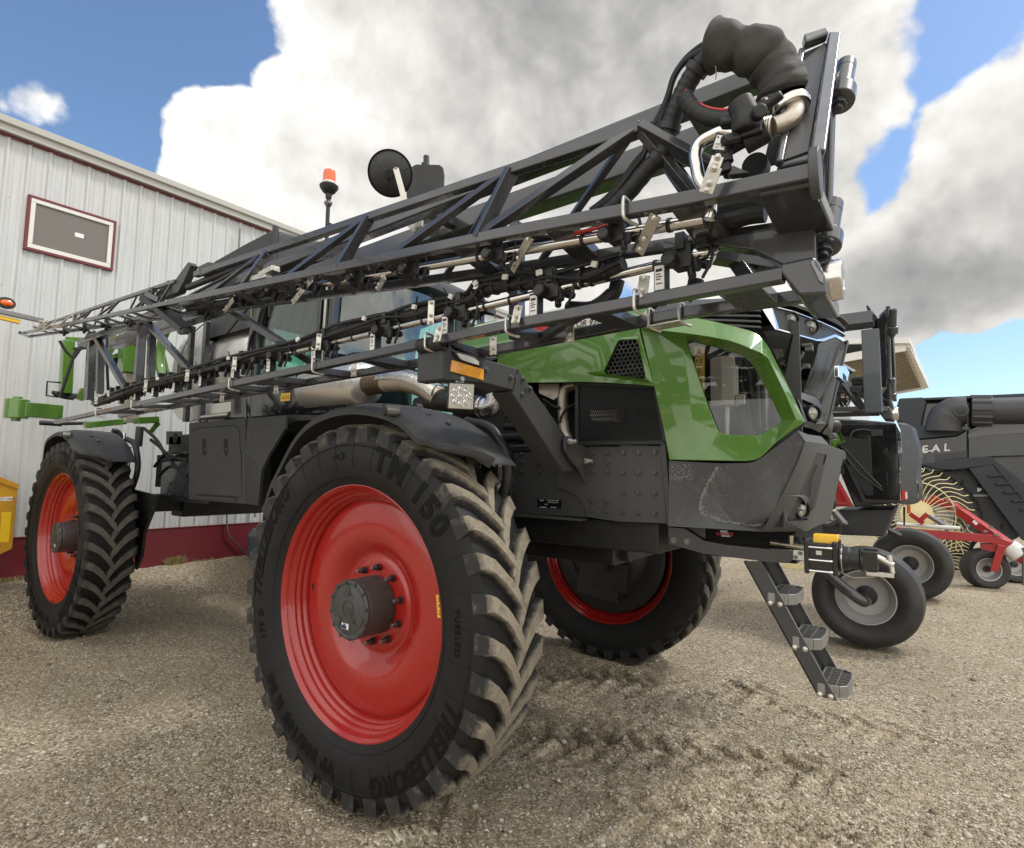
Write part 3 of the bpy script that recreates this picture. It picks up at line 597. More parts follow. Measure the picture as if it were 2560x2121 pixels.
    for k in range(10):
        a = R_(36*k+14); c = V((.203*math.cos(a), 0, .203*math.sin(a))); b = MB()
        b.tube([c, c+V((0,-.006,0))], .021, 12); b.tube([c+V((0,-.005,0)), c+V((0,-.026,0))], .017, 6); b.build('wheel_nut', M['black'], w, .002)
        MB().cyl(c+V((0,-.024,0)), c+V((0,-.055,0)), .0115, 12).build('wheel_stud', M['bolt'], w, .002)
    # inboard side: drum and backing
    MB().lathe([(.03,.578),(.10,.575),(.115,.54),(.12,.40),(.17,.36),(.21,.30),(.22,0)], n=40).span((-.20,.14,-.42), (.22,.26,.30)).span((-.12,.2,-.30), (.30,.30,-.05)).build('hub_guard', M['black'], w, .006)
    return w
wh = make_wheel()
wh.rotation_euler.y = 0
w2 = copy_tree(wh, SP); w2.location = (-WB, -YC, RT); w2.rotation_euler.y = R(-11)
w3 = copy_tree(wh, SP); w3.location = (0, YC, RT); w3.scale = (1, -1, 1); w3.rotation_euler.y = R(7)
w4 = copy_tree(wh, SP); w4.location = (-WB, YC, RT); w4.scale = (1, -1, 1); w4.rotation_euler.y = R(21)
for w_ in (w2, w3, w4):
    for ch in w_.children:
        if ch.name.startswith('tread_lugs'): ch.material_slots[0].link = 'OBJECT'; ch.material_slots[0].material = M['tread2']
# ------------------------------------------------------------------ sprayer: nose, hood, chassis
from mathutils.geometry import delaunay_2d_cdt
def Zm(ox, oy, s): return lambda x, y, *k: (ox+x/s, oy+y/s, *k)
def inpoly(p, poly):
    c = False; n = len(poly)
    for i in range(n):
        (x1, y1), (x2, y2) = poly[i][:2], poly[i-1][:2]
        if (y1 > p[1]) != (y2 > p[1]) and p[0] < (x2-x1)*(p[1]-y1)/(y2-y1)+x1: c = not c
    return c
def facet(outer, holes=(), creases=(), mirror=True, thick=.012):
    """faceted panel: outline, openings and crease lines surveyed as (px, py, y-plane)"""
    pts = []; edges = []
    def put(loop, closed):
        ids = []
        for p in loop:
            for i, q in enumerate(pts):
                if abs(q[0]-p[0]) < .4 and abs(q[1]-p[1]) < .4: ids.append(i); break
            else: pts.append(p); ids.append(len(pts)-1)
        for a, b in zip(ids, ids[1:]+ids[:1] if closed else ids[1:]): edges.append((a, b))
    put(outer, True)
    for h in holes: put(h, True)
    for c in creases: put(c, False)
    vs, es, fs, ov, oe, of = delaunay_2d_cdt([V((p[0], p[1])) for p in pts], edges, [], 0, 1e-4)
    P = []
    for v, o in zip(vs, ov):
        yy = pts[o[0]][2] if o else min(pts, key=lambda q: (q[0]-v.x)**2+(q[1]-v.y)**2)[2]
        P.append(U(v.x, v.y, Y=yy))
    F = []
    for f in fs:
        c = sum((vs[i] for i in f), V((0, 0)))/len(f)
        if not inpoly(c, outer) or any(inpoly(c, h) for h in holes): continue
        n = (P[f[1]]-P[f[0]]).cross(P[f[2]]-P[f[0]])
        F.append(tuple(f) if n.dot(CAM-P[f[0]]) > 0 else tuple(f)[::-1])
    mb = MB()
    if thick:
        k = len(P); e = V((0, thick, 0)) if thick > 0 else V((0, 0, 0)); allv = P+[p+e for p in P]; mb.add(allv, F+[tuple(i+k for i in f)[::-1] for f in F])
        cnt = {}
        for f in F:
            for a, b in zip(f, f[1:]+f[:1]): cnt[(a, b)] = 1
        for (a, b) in cnt:
            if (b, a) not in cnt: mb.f.append((b, a, a+k, b+k))
    else: mb.add(P, F)
    mb.pair = mirror
    return mb
def mirror(mb): mb.pair = True; return mb
from mathutils.bvhtree import BVHTree
def onto(mb, px, py, lift=.004):              # the surveyed point on an already built surface
    t = BVHTree.FromPolygons([V(v) for v in mb.v], mb.f); d = raydir(px, py).normalized(); h = t.ray_cast(CAM, d)
    return (h[0] if h[0] else None, d)
def decal(mb, pts, lift=.004, t=.003):        # a thin raised or inlaid patch following that surface
    P = []
    for q in pts:
        h, d = onto(mb, q[0], q[1])
        if h is None: h = P[-1] if P else CAM+d*4
        P.append(h-d*lift)
    k = MB(); k.prism(P, (0, 0, 0)) if False else None
    n = (P[1]-P[0]).cross(P[2]-P[0]).normalized(); n = n if n.dot(CAM-P[0]) > 0 else -n
    return MB().prism(P, -n*t)
def hexmask(m, pitch, rad, ax=(0, 2)):        # punched round holes on a hexagonal grid
    t = m.node_tree; nn = t.nodes.new; ll = t.links.new; co = nn('ShaderNodeTexCoord').outputs['Object']; sx = nn('ShaderNodeSeparateXYZ'); ll(co, sx.inputs[0]); u, v = sx.outputs[ax[0]], sx.outputs[ax[1]]
    def mm(op, a, b=None):
        n = nn('ShaderNodeMath'); n.operation = op
        for i, q in enumerate((a, b)):
            if q is None: continue
            if isinstance(q, (int, float)): n.inputs[i].default_value = q
            else: ll(q, n.inputs[i])
        return n.outputs[0]
    ds = []
    for o in (0, .5):
        a = mm('MULTIPLY', mm('SUBTRACT', mm('FRACT', mm('ADD', mm('DIVIDE', u, pitch), o)), .5), pitch)
        b = mm('MULTIPLY', mm('SUBTRACT', mm('FRACT', mm('ADD', mm('DIVIDE', v, pitch*1.732), o)), .5), pitch*1.732)
        ds.append(mm('SQRT', mm('ADD', mm('MULTIPLY', a, a), mm('MULTIPLY', b, b))))
    d = mm('MINIMUM', ds[0], ds[1]); h = mm('LESS_THAN', d, rad)
    bs = t.nodes['Principled BSDF']; tr = nn('ShaderNodeBsdfTransparent'); x = nn('ShaderNodeMixShader'); ll(h, x.inputs[0]); ll(bs.outputs[0], x.inputs[1]); ll(tr.outputs[0], x.inputs[2])
    ll(x.outputs[0], t.nodes['Material Output'].inputs[0]); return m
M['lampin'] = mat('lamp_reflector', (.80,.78,.70), .25, coat=.6, bump=.6, bscale=200)
M['mesh'] = hexmask(mat('perforated_sheet', (.016,.016,.017), .42), .0135, .0054)
M['mesh2'] = hexmask(mat('intake_mesh', (.020,.020,.021), .38, coat=.3), .026, .0112)
M['meshz'] = hexmask(mat('grey_inner_mesh', (.40,.40,.39), .45, metal=.3), .012, .0035)
z1 = Zm(1860, 700, 4.833); z2 = Zm(1600, 780, 4.35); z3 = Zm(1800, 1050, 5.614); z4 = Zm(1200, 860, 3.48); zb = Zm(1050, 800, 3.0)
# --- green side frame of the nose, with brow, scoop and window opening
outer = [z2(0,150,-.785), z2(480,80,-.785), z2(610,65,-.78), z2(840,110,-.765), z2(1060,165,-.75), z2(1180,198,-.745), z2(1250,225,-.74), z2(1300,258,-.738), z2(1330,290,-.735), z2(1400,390,-.735), z2(1590,770,-.755), z2(1790,1195,-.80), z2(1480,1420,-.79), z2(1350,1550,-.785),
  z2(1305,1588,-.783), z2(1250,1610,-.782), z2(1150,1625,-.78), z2(600,1615,-.785), z2(315,1610,-.775), z2(260,1300,-.778), z2(150,800,-.778), z2(10,195,-.775)]
hole = [z2(515,345,-.752), z2(522,325,-.752), z2(540,312,-.752), z2(760,368,-.75), z2(1000,440,-.75), z2(1130,490,-.748), z2(1190,540,-.748), z2(1240,600,-.748), z2(1350,800,-.75), z2(1450,990,-.752), z2(1540,1180,-.758), z2(1538,1198,-.758), z2(1520,1215,-.758), z2(1320,1325,-.755), z2(1285,1340,-.755), z2(1250,1345,-.755), z2(930,1332,-.755), z2(885,1318,-.755), z2(850,1290,-.755), z2(750,1050,-.755), z2(600,600,-.752)]
brow = [z2(10,195,-.775), z2(200,203,-.83), z2(500,235,-.845), z2(760,272,-.848), z2(960,310,-.848), z2(1100,357,-.846), z2(1200,400,-.845), z2(1330,452,-.84), z2(1380,490,-.838), z2(1410,530,-.835), z2(1560,850,-.825), z2(1700,1175,-.815), z2(1790,1195,-.80)]
scoop = [z2(10,195,-.775), z2(200,225,-.772), z2(515,345,-.752)]
strip = [z2(470,420,-.772), z2(520,760,-.787), z2(560,1170,-.79), z2(600,1615,-.785)]
HD = empty('nose_frame', (0,0,0), SP); HD.name = 'nose_frame'
gf = facet(outer, [hole], [brow, scoop, strip]); gf.build('nose_side_panel', M['green'], HD, .006, 3, ang=22)
# --- pocket behind the nose window and what shows through it
pk = MB(); hz = [U(x, y, Y=-.74) for x, y, _ in hole]
zz = [p.z for p in hz]; xx = [p.x for p in hz]
pk.span((min(xx)-.05, -.52, min(zz)-.06), (max(xx)+.05, -.50, max(zz)+.08)); mirror(pk).build('inner_wall', M['cgrey2'], HD)
facet([(x, y, -.742) for x, y, _ in hole], thick=0).build('nose_window', M['clearg'], HD, fix=False)
bx = MB(); a, b = U(*z2(760,505), Y=-.70), U(*z2(1033,1015), Y=-.70); c = U(*z2(880,505), Y=-.735)
bx.prism([(a.x, -.62, b.z), (a.x, -.70, b.z), (c.x, -.735, b.z), (b.x, -.70, b.z), (b.x, -.62, b.z)], (0, 0, a.z-b.z)); c = U(*z2(1040,900), Y=-.70); d = U(*z2(1140,1005), Y=-.70); bx.span((c.x, -.68, d.z), (d.x, -.70, c.z))
bx.build('fluid_tank', mat('grey_tank', (.50,.49,.46), .5), HD, .004)
a, b = U(*z2(910,1015), Y=-.69), U(*z2(925,1330), Y=-.69); MB().cyl((a.x+.01, -.66, a.z), (b.x, -.66, b.z), .011, 10).build('overflow_pipe', M['white'], HD)
hs = MB()
for q in ([(1130,500),(1190,700),(1210,860),(1250,1100),(1310,1330)], [(1100,480),(1110,800),(1180,1000),(1200,1330)], [(1330,800),(1340,1100),(1345,1330)]): hs.tube(spline([U(*z2(x, y), Y=-.60) for x, y in q], 6), .012, 8)
hs.build('coolant_hose', M['hose'], HD)
a, b = U(*z2(1262,650), Y=-.57), U(*z2(1262,1330), Y=-.57); MB().cyl((a.x+.03, -.57, a.z), (b.x+.03, -.57, b.z), .036, 14).build('vertical_pipe', mat('grey_pipe', (.14,.14,.14), .35, metal=.6), HD)
a, b = U(*z2(945,1015), Y=-.6), U(*z2(1112,1330), Y=-.6); MB().span((a.x, -.59, b.z), (b.x, -.60, a.z)).build('inner_bracket', mat('brown_grey', (.26,.235,.22), .5), HD)
stk = MB().prism([U(x, y, Y=-.7415) for x, y in (z2(585,375), z2(703,372), z2(703,880), z2(612,660))], (0, .001, 0)); stk.build('warning_sticker', M['ysign'], HD)
ik = MB()
def tri_sign(c, s, ex=V((1,0,0)), ez=V((0,0,1)), w=.12, mb=None):
    p = [c+ex*(-s*.5)+ez*(-s*.42), c+ex*(s*.5)+ez*(-s*.42), c+ez*(s*.45)]
    for i in range(3): mb.bar(p[i], p[(i+1) % 3], s*w*.5, .0012, (0, -1, 0))
    mb.bar(c+ez*(-s*.25), c+ez*(s*.12), s*.10, .0012, (0, -1, 0)); mb.bar(c+ex*(-s*.15)+ez*(-s*.2), c+ex*(s*.15)+ez*(-s*.08), s*.08, .0012, (0,-1,0))
for y in (440, 650): tri_sign(U(*z2(643, y), Y=-.7435), .036, mb=ik)
for y in (535, 745): p = U(*z2(643, y), Y=-.7435); ik.bar(p+V((-.014,0,-.006)), p+V((-.008,0,.008)), .006, .0012, (0,-1,0)); ik.bar(p+V((.008,0,-.01)), p+V((.010,0,.010)), .007, .0012, (0,-1,0))
for y in (485, 585, 700): p = U(*z2(643, y), Y=-.7435); ik.bar(p+V((-.022,0,0)), p+V((.022,0,0)), .0012, .0012, (0,-1,0))
ik.build('sticker_print', M['ink'], HD)
# --- rear hood panel with the intake
HO = empty('hood', (0,0,0), SP)
inh = [zb(1375,385,-.80), zb(1480,165,-.795), zb(1500,150,-.795), zb(1618,143,-.795), zb(1630,155,-.795), zb(1692,425,-.80), zb(1688,438,-.80), zb(1672,444,-.80), zb(1390,402,-.80)]
bez = [zb(1250,398,-.772), zb(1385,150,-.772), zb(1410,138,-.772), zb(1640,125,-.775), zb(1750,480,-.778), zb(1690,470,-.778), zb(1480,438,-.775), zb(1290,415,-.772)]
ho = [(1246,852,-.70), (1324,838,-.745), (1404,826,-.75), (1500,818,-.757), (1592,808,-.77), (1597,823,-.772), (1636.5,966,-.776), zb(1640,487,-.776), zb(1400,472,-.775), zb(1230,465,-.773), (1323,957,-.768), (1240,962,-.72)]
cr1 = [(1310,842,-.735), (1302,890,-.748), (1290,925,-.75)]; cr2 = [(1302,890,-.748), zb(1250,398,-.772)]; cr3 = [(1290,925,-.75), zb(1290,415,-.772)]
hp = facet(ho, [inh], [bez+bez[:1], cr1, cr2, cr3]); hp.build('hood_side_panel', M['green'], HO, .004, 3, ang=20)
fm = facet([(x, y, -.780) for x, y, _ in inh], thick=.002); fm.build('intake_mesh', M['mesh2'], HO)
bk = MB().span((.85, -.70, 2.10), (1.40, -.69, 2.62)); mirror(bk).build('intake_backing', M['shroud'], HO)
# upper hood, green
def hoodprof(x):
    k = max(0, (x-.9)/.6); k = min(k, 1); s = max(0, (.25-x)/.6)
    return [(-.752, 2.552-.002*k), (-.735, 2.60-.02*k), (-.70, 2.675-.055*k), (-.60, 2.765-.085*k), (-.45, 2.835-.10*k), (-.25, 2.875-.09*k), (0, 2.885-.08*k)]
rows = []
for x in (-.12, .0, .25, .5, .75, 1.0, 1.15, 1.27):
    pr = hoodprof(x); pr = pr+[(-y, z) for y, z in pr[:-1][::-1]]; rows.append([(x, y, z) for y, z in pr])
MB().slab(rows, (0, 0, -.015)).build('hood_top', M['green'], HO, .005, ang=30)
MB().span((-.13, -.74, 1.95), (-.11, .74, 2.80)).build('firewall', M['black'], HO)
# decal along the shoulder
dc = MB(); Yd = -.7505; q = [U(x, y, Y=Yd-.003) for x, y in ((1325,832), (1325,822), (1400,807), (1400,822))]
dc.prism([U(x, y, Y=Yd-.004) for x, y in ((1322,834), (1322,820), (1404,800), (1404,823))], (0, .004, 0)); dc.build('red_stripe', M['rink'], HO)
dc = MB().prism([U(x, y, Y=Yd-.0075) for x, y in ((1386,826), (1398,796), (1478,796), (1499,810))], (0, .008, 0)); dc.build('name_band', M['paper'], HO)
dc = MB(); p0, p1 = U(1392,818, Y=Yd-.009), U(1484,806, Y=Yd-.009); text_on(dc, 'ROGATOR 937', .050, (p0+p1)/2, p1-p0, (0, 0, 1), .0012, shear=.25); dc.build('name_lettering', M['ink'], HO, fix=False)
# --- dark front hood with louvres
rows = []
edge = [(-.70, 1.80, 2.62), (-.60, 1.90, 2.635), (-.5, 1.985, 2.63), (-.3, 2.075, 2.615), (-.1, 2.14, 2.60), (0, 2.155, 2.595)]
pr0 = {-.70: 2.62, -.60: 2.68, -.5: 2.735, -.3: 2.775, -.1: 2.80, 0: 2.805}
for t in (0, .25, .5, .75, .92, 1):
    r_ = []
    for y, xf, zf in edge: x = 1.285+(xf-1.285)*t; z0 = pr0[y]; z = z0+(zf-z0)*(t**1.6); r_.append((x, y, z-(.018 if t == 1 else 0)))
    rows.append(r_+[(x, -y, z) for x, y, z in r_[:-1][::-1]])
NO = empty('nose', (0,0,0), SP)
MB().slab(rows, (0, 0, -.02)).build('front_hood', M['plas'], NO, .006, ang=40)
lv = MB()
for i in range(5):
    y = -.735; z0 = 2.615-.028*i; lv.hexa([(1.50+.03*i, y-.018, z0-.006), (1.86, y+.03, z0-.045), (1.86, y+.06, z0-.045), (1.50+.03*i, y+.03, z0-.006), (1.50+.03*i, y-.014, z0+.006), (1.86, y+.034, z0-.033), (1.86, y+.06, z0-.033), (1.50+.03*i, y+.03, z0+.006)])
mirror(lv).build('louvres', M['grey'], NO, .002)
sd = MB(); sd.sheet([[(x, y, z) for x, y, z in r] for r in ([(1.285,-.71,2.62),(1.55,-.705,2.615),(1.74,-.69,2.60),(1.80,-.67,2.58)], [(1.285,-.735,2.50),(1.55,-.73,2.50),(1.74,-.70,2.47),(1.79,-.67,2.45)], [(1.285,-.735,2.35),(1.55,-.72,2.35),(1.72,-.69,2.30),(1.76,-.665,2.28)])])
mirror(sd).build('hood_cheek', M['plas'], NO, fix=False)
# ribbed rim along the front edge of the hood
rb = MB(); e2 = spline([V((x, y, z)) for y, x, z in edge], 10)
for i in range(len(e2)-1):
    if i % 1 == 0: a = e2[i]; d = (e2[i+1]-a).normalized(); rb.bar(a+V((0,0,.006))+d*.004, a+V((0,0,.006))+d*.020, .030, .012)
mirror(rb).build('ribbed_rim', M['grey'], NO, .002)
# light housing
ho_ = [z1(205,330,-.665), z1(335,312,-.62), z1(600,378,-.475), z1(900,492,-.27), z1(1100,580,-.10), z1(1215,650,-.0), z1(1200,720,-.0), z1(1100,668,-.11), z1(960,715,-.26), z1(880,722,-.34), z1(430,602,-.60), z1(375,600,-.635)]
inn = [z1(345,325,-.575), z1(600,400,-.43), z1(900,512,-.22), z1(1195,640,.02), z1(1190,690,.02), z1(1100,655,-.08), z1(955,700,-.2), z1(880,705,-.29), z1(440,590,-.55)]
facet(ho_, thick=.02).build('light_housing', M['black'], NO, 0)
def strip_(pts, w, h, m, nm): 
    s = MB()
    for a, b in zip(pts, pts[1:]): s.bar(a, b, w, h, (0, -.6, .8))
    mirror(s); return s.build(nm, m, NO, .002)
facet([z1(205,330,-.685), z1(335,312,-.64), z1(425,590,-.612), z1(410,603,-.62), z1(375,600,-.65)], thick=.015).build('chrome_trim', M['chrome'], NO, .003)
facet([z1(375,600,-.65), z1(430,592,-.615), z1(880,718,-.355), z1(960,705,-.27), z1(1100,655,-.118), z1(1210,700,-.015), z1(1195,745,-.015), z1(1100,690,-.125), z1(965,742,-.27), z1(880,738,-.355), z1(430,612,-.615)], thick=.015).build('chrome_trim', M['chrome'], NO, .003)
facet([z1(335,308,-.64), z1(600,372,-.495), z1(900,487,-.29), z1(1100,575,-.12), z1(1218,648,-.02), z1(1214,664,-.02), z1(1100,592,-.12), z1(900,502,-.29), z1(600,386,-.495), z1(340,322,-.64)], thick=.012).build('chrome_trim', M['chrome'], NO, .002)
rbs = MB()
for i in range(5): rbs.bar(U(*z1(930, 540+i*34), Y=-.262), U(*z1(1185-i*14, 645+i*8), Y=-.03), .006, .010)
mirror(rbs).build('housing_ribs', M['plas'], NO, .001)
def lamp(c, nrm, r, parent, nm='headlight'):
    c, n = V(c), V(nrm).normalized(); q = n.to_track_quat('Z', 'Y'); 
    def L_(prof, m, name, par):
        mb = MB().lathe(prof, axis='Z', n=32); mb.v = [tuple(c+q @ V(p)) for p in mb.v]; return mb.build(name, m, par)
    o = L_([(-.06, r*.9), (-.02, r*1.28), (.006, r*1.28), (.012, r*1.2), (.012, r*1.05), (.0, r*1.02)], M['black'], nm, parent)
    L_([(-.012, r*1.03), (-.022, r*.8), (-.034, r*.45), (-.038, 0)], M['lampin'], 'reflector', o)
    for k in range(3):
        a = 2.094*k+.6; mb = MB().lathe([(-.034, r*.42), (-.014, r*.40), (-.006, r*.28), (-.004, 0)], axis='Z', n=16); off = q @ V((r*.5*math.cos(a), r*.5*math.sin(a), 0)); mb.v = [tuple(c+off+q @ V(p)) for p in mb.v]; mb.build('led_lens', M['lampin'], o)
    L_([(.002, r*1.03), (.006, r*.7), (.008, 0)], M['lens'], 'cover_glass', o); return o
for sy in (-1, 1):
    for (px, py, yy) in ((550, 490, -.50), (795, 575, -.36)):
        p = U(*z1(px, py), Y=yy); p = V((p.x+.008, (p.y-.012)*-sy, p.z)); lamp(p, (.58, .80*sy, -.10), .033, NO)
# smoked corner panel and what is behind it
def onplane(pts, a, b, c, dy=0.0):          # survey points lying on one flat sheet through a, b, c
    A, B, Cq = [U(q[0], q[1], Y=q[2]) for q in (a, b, c)]; n = (B-A).cross(Cq-A); out = []
    for x, y in pts: d = raydir(x, y); t = (A-CAM).dot(n)/d.dot(n); out.append((x, y, (CAM+d*t).y+dy))
    return out
sm = onplane([z1(230,625), z1(380,615), z1(880,742), z1(900,760), z1(720,1360), z1(590,1340), z1(430,1010)], z1(230,625,-.70), z1(900,760,-.355), z1(720,1360,-.385))
facet(sm, thick=0).build('smoked_panel', M['smoke'], NO, fix=False)
facet([(x, y, yy+.16) for x, y, yy in sm], thick=.01).build('panel_backing', M['plas'], NO)
for q in ((z1(350,840,-.57), z1(520,830,-.50), z1(525,880,-.50), z1(400,965,-.56)), (z1(430,1010,-.56), z1(530,935,-.50), z1(620,1000,-.47), z1(615,1070,-.47), z1(560,1085,-.49))): facet([tuple(p) for p in q], thick=.003).build('inner_mesh', M['meshz'], NO)
ih = MB()
for q in ([(600,870),(620,950),(680,950),(720,870)], [(560,760),(700,790),(820,780)], [(590,1180),(680,1080),(760,1020)], [(470,720),(480,820),(540,900)]): ih.tube(spline([U(*z1(x, y), Y=-.45) for x, y in q], 6), .008, 8)
for a, b in (((735,790),(830,850)), ((700,1020),(790,1060)), ((560,740),(640,800))): p, r_ = U(*z1(*a), Y=-.45), U(*z1(*b), Y=-.44); ih.span((p.x, p.y, p.z), (r_.x, r_.y+.03, r_.z))
ih.build('inner_fittings', mat('inner_grey', (.13,.13,.128), .5), NO)
# grey centre panel with tall slots
fp = [z1(905,762,-.352), z1(960,752,-.262), z1(1100,700,-.12), z1(1190,752,-.015), z1(1262,735,.0), z1(1022,1742,.0), z1(1000,1735,-.03), z1(932,1690,-.14), z1(930,1500,-.22), z1(905,1450,-.26), z1(860,1410,-.31), z1(720,1362,-.382)]
fpm = facet(fp, [], [], thick=.03); fpm.build('front_panel', M['grey'], NO, .004, ang=60)
for (a, b, w, yy) in (((925,840),(800,1060),34,-.325), ((1065,810),(905,1330),16,-.168), ((1132,815),(960,1440),18,-.112), ((1180,830),(975,1640),14,-.055), ((880,1100),(790,1310),30,-.30)):
    decal(fpm, [z1(a[0]-w, a[1]), z1(a[0]+w, a[1]-6), z1(b[0]+w, b[1]), z1(b[0]-w, b[1]+6)]).build('grille_slot', M['black'], NO, .001)
# emblem
em = [z1(1083,1040,-.055), z1(1165,1036,.0), z1(1222,1120,.03), z1(1195,1225,.02), z1(1170,1250,.0), z1(1083,1180,-.055)]
eb = MB(); P = [U(x, y, X=2.15) for x, y, _ in em]; eb.prism(P, (.022, 0, 0)); eo = eb.build('emblem', M['chrome'], NO, .004)
c = sum(P, V())/6+V((.0235, 0, 0)); eb = MB(); text_on(eb, 'FENDT', .040, c+V((0, 0, -.022)), (0, 1, 0), (0, 0, 1), .001, bold=.001); eb.span((c.x, -.028, c.z+.018), (c.x+.002, -.006, c.z+.032)).span((c.x, .006, c.z+.018), (c.x+.002, .028, c.z+.032)); eb.build('emblem_lettering', M['ink'], eo, fix=False)
# lower lamp pod
pod = [z1(592,1342,-.47), z1(720,1366,-.40), z1(858,1412,-.325), z1(902,1452,-.275), z1(928,1502,-.235), z1(932,1692,-.155), z1(1000,1737,-.045), z3(1395,175,-.06), z3(1290,125,-.30), z3(1180,98,-.46), z3(1125,100,-.56), z2(1790,1195,-.64), z1(670,1500,-.57)]
pin = [z1(665,1450,-.52), z1(700,1440,-.485), z1(840,1500,-.38), z1(880,1560,-.34), z1(895,1700,-.29), z1(860,1740,-.33), z1(760,1700,-.45)]
facet(pod, [pin], thick=.02).build('lamp_pod', M['grey'], NO, .005)
facet([(x, y, yy+.05) for x, y, yy in pin], thick=.01).build('pod_backing', M['black'], NO)
for sy in (-1, 1): p = U(*z1(838, 1612), Y=-.43); lamp(V((p.x, p.y*-sy, p.z)), (.72, .66*sy, -.02), .033, NO)
# --- bumper
M['scuff'] = mat('scuffed_nose_plastic', (.066,.067,.068), .5, bump=.3, bscale=260, dirt=(.22,.22,.215), dscale=11, damt=.34, var=.12, vscale=3)
BU = empty('bumper', (0,0,0), SP)
bo = [(1672,1152,-.772), z3(0,612,-.78), z3(380,608,-.785), z3(470,590,-.785), z3(545,555,-.785), z3(620,505,-.785), z3(700,440,-.787), z3(900,300,-.79), z3(1090,150,-.79), z3(1195,300,-.80), z3(1110,560,-.80), z3(985,830,-.80), z3(870,1060,-.80), z3(780,1230,-.798), z3(700,1360,-.795), z3(640,1480,-.79), z3(600,1572,-.775), z3(0,1535,-.772), (1672,1316,-.77)]
sc = [(1788,1166,-.777), (1762,1215,-.765), (1746,1262,-.752), (1747,1282,-.752), (1760,1292,-.75), (1840,1312,-.748), (1895,1320,-.75), (1914,1313,-.752), (1932,1296,-.755), z3(870,1000,-.765), z3(970,800,-.772), z3(1085,540,-.782), z3(1165,310,-.79)]
bsm = facet(bo, [], [sc]); bsm.build('bumper_side', M['scuff'], BU, .005, 3, ang=50)
sf = MB(); path = [(1790,1172),(1776,1195),(1762,1220),(1752,1245),(1747,1268),(1752,1286),(1790,1300),(1835,1310),(1880,1317),(1908,1313)]
def fleck(x, y, w, h, an):
    ca, sa = math.cos(an), math.sin(an); q = decal(bsm, [(x+w*a*ca-h*b*sa, y+w*a*sa+h*b*ca) for a, b in ((-1,-.3),(.2,-1),(1,.1),(.1,.9))], .0016, .0008); sf.add(q.v, q.f)
for i in range(330):
    t = random.random()*(len(path)-1.001); k = int(t); u = t-k; x = path[k][0]*(1-u)+path[k+1][0]*u; y = path[k][1]*(1-u)+path[k+1][1]*u; sp = abs(random.gauss(0, 1))
    an = math.atan2(path[k+1][1]-path[k][1], path[k+1][0]-path[k][0]); fleck(x+sp*random.uniform(1, 8), y-sp*random.uniform(0, 5), random.uniform(1.0, 4.5), random.uniform(.5, 1.6), an+random.gauss(0, .5))
for i in range(150): fleck(random.uniform(1676, 1732), random.uniform(1162, 1202), random.uniform(.8, 3.5), random.uniform(.4, 1.0), random.choice((0, 1.4))+random.gauss(0, .4))
for i in range(90): fleck(random.uniform(1770, 1990), random.uniform(1170, 1300) if random.random() < .5 else random.uniform(1110, 1200), random.uniform(.6, 3), random.uniform(.3, .7), random.uniform(-1, 1)) if True else 0
sf.build('scuff_marks', mat('scuffed_pale_plastic', (.27,.27,.265), .7, var=.35, vscale=60), BU, fix=False)
bc = [z3(1195,300,-.80), z3(1530,350,-.34), z3(1505,490,-.345), z3(1465,620,-.352), z3(1330,1230,-.375), z3(1290,1400,-.385), z3(1262,1552,-.39), z3(1200,1568,-.44), z3(600,1572,-.775), z3(640,1480,-.79), z3(700,1360,-.795), z3(780,1230,-.798), z3(870,1060,-.80), z3(985,830,-.80), z3(1110,560,-.80)]
fo = [z3(940,1425,-.70), z3(930,1390,-.70), z3(1010,1240,-.69), z3(1090,1070,-.68), z3(1140,1090,-.62), z3(1180,1130,-.57), z3(1215,1230,-.50), z3(1225,1410,-.45)]
gi = [z3(1350,470,-.60), z3(1500,490,-.352), z3(1465,620,-.358), z3(1330,1230,-.38), z3(1260,1290,-.45), z3(1265,1180,-.47), z3(1230,1080,-.53), z3(1170,1060,-.58), z3(1100,1050,-.64)]
facet(bc, [fo, gi]).build('bumper_corner', M['grey'], BU, .004, 3, ang=50)
facet([(x, y, yy+.035) for x, y, yy in gi], thick=.01).build('bumper_grille', M['plas'], BU, .004)
for (a, b, w) in (((1335,620),(1235,980),22), ((1390,640),(1270,1240),10), ((1440,640),(1305,1240),10)):
    facet([z3(a[0]-w*.5, a[1], -.50+.035), z3(a[0]+w*.5, a[1]-8, -.48+.035), z3(b[0]+w, b[1], -.49+.035), z3(b[0]-w, b[1]+14, -.51+.035)], thick=.006).build('grille_slot', M['black'], BU, .001)
facet([(x, y, yy+.05) for x, y, yy in fo], thick=.01).build('fog_pocket', M['plas'], BU, .003)
for sy in (-1, 1): p = U(*z3(1165, 1260), Y=-.53); lamp(V((p.x-.005, p.y*-sy, p.z)), (.80, .60*sy, 0), .036, BU, 'fog_light')
tp = [z3(1090,150,-.79), z3(1195,300,-.80), z3(1530,350,-.34), z3(1420,232,-.34), z3(1240,205,-.55)]
facet(tp, thick=.006).build('bumper_top', M['grey'], BU, .003)
fr = U(*z3(1530,350), Y=-.34); fb = U(*z3(1262,1552), Y=-.39)
MB().hexa([(fb.x-.2, -.385, fb.z), (fb.x, -.385, fb.z), (fb.x, .385, fb.z), (fb.x-.2, .385, fb.z), (fr.x-.2, -.338, fr.z), (fr.x, -.338, fr.z), (fr.x, .338, fr.z), (fr.x-.2, .338, fr.z)]).build('bumper_front', M['grey'], BU, .01)
MB().span((1.42, -.74, 1.50), (1.95, .74, 1.60)).span((1.30, -.60, 1.55), (1.85, .60, 2.15)).build('bumper_core', M['shroud'], BU)
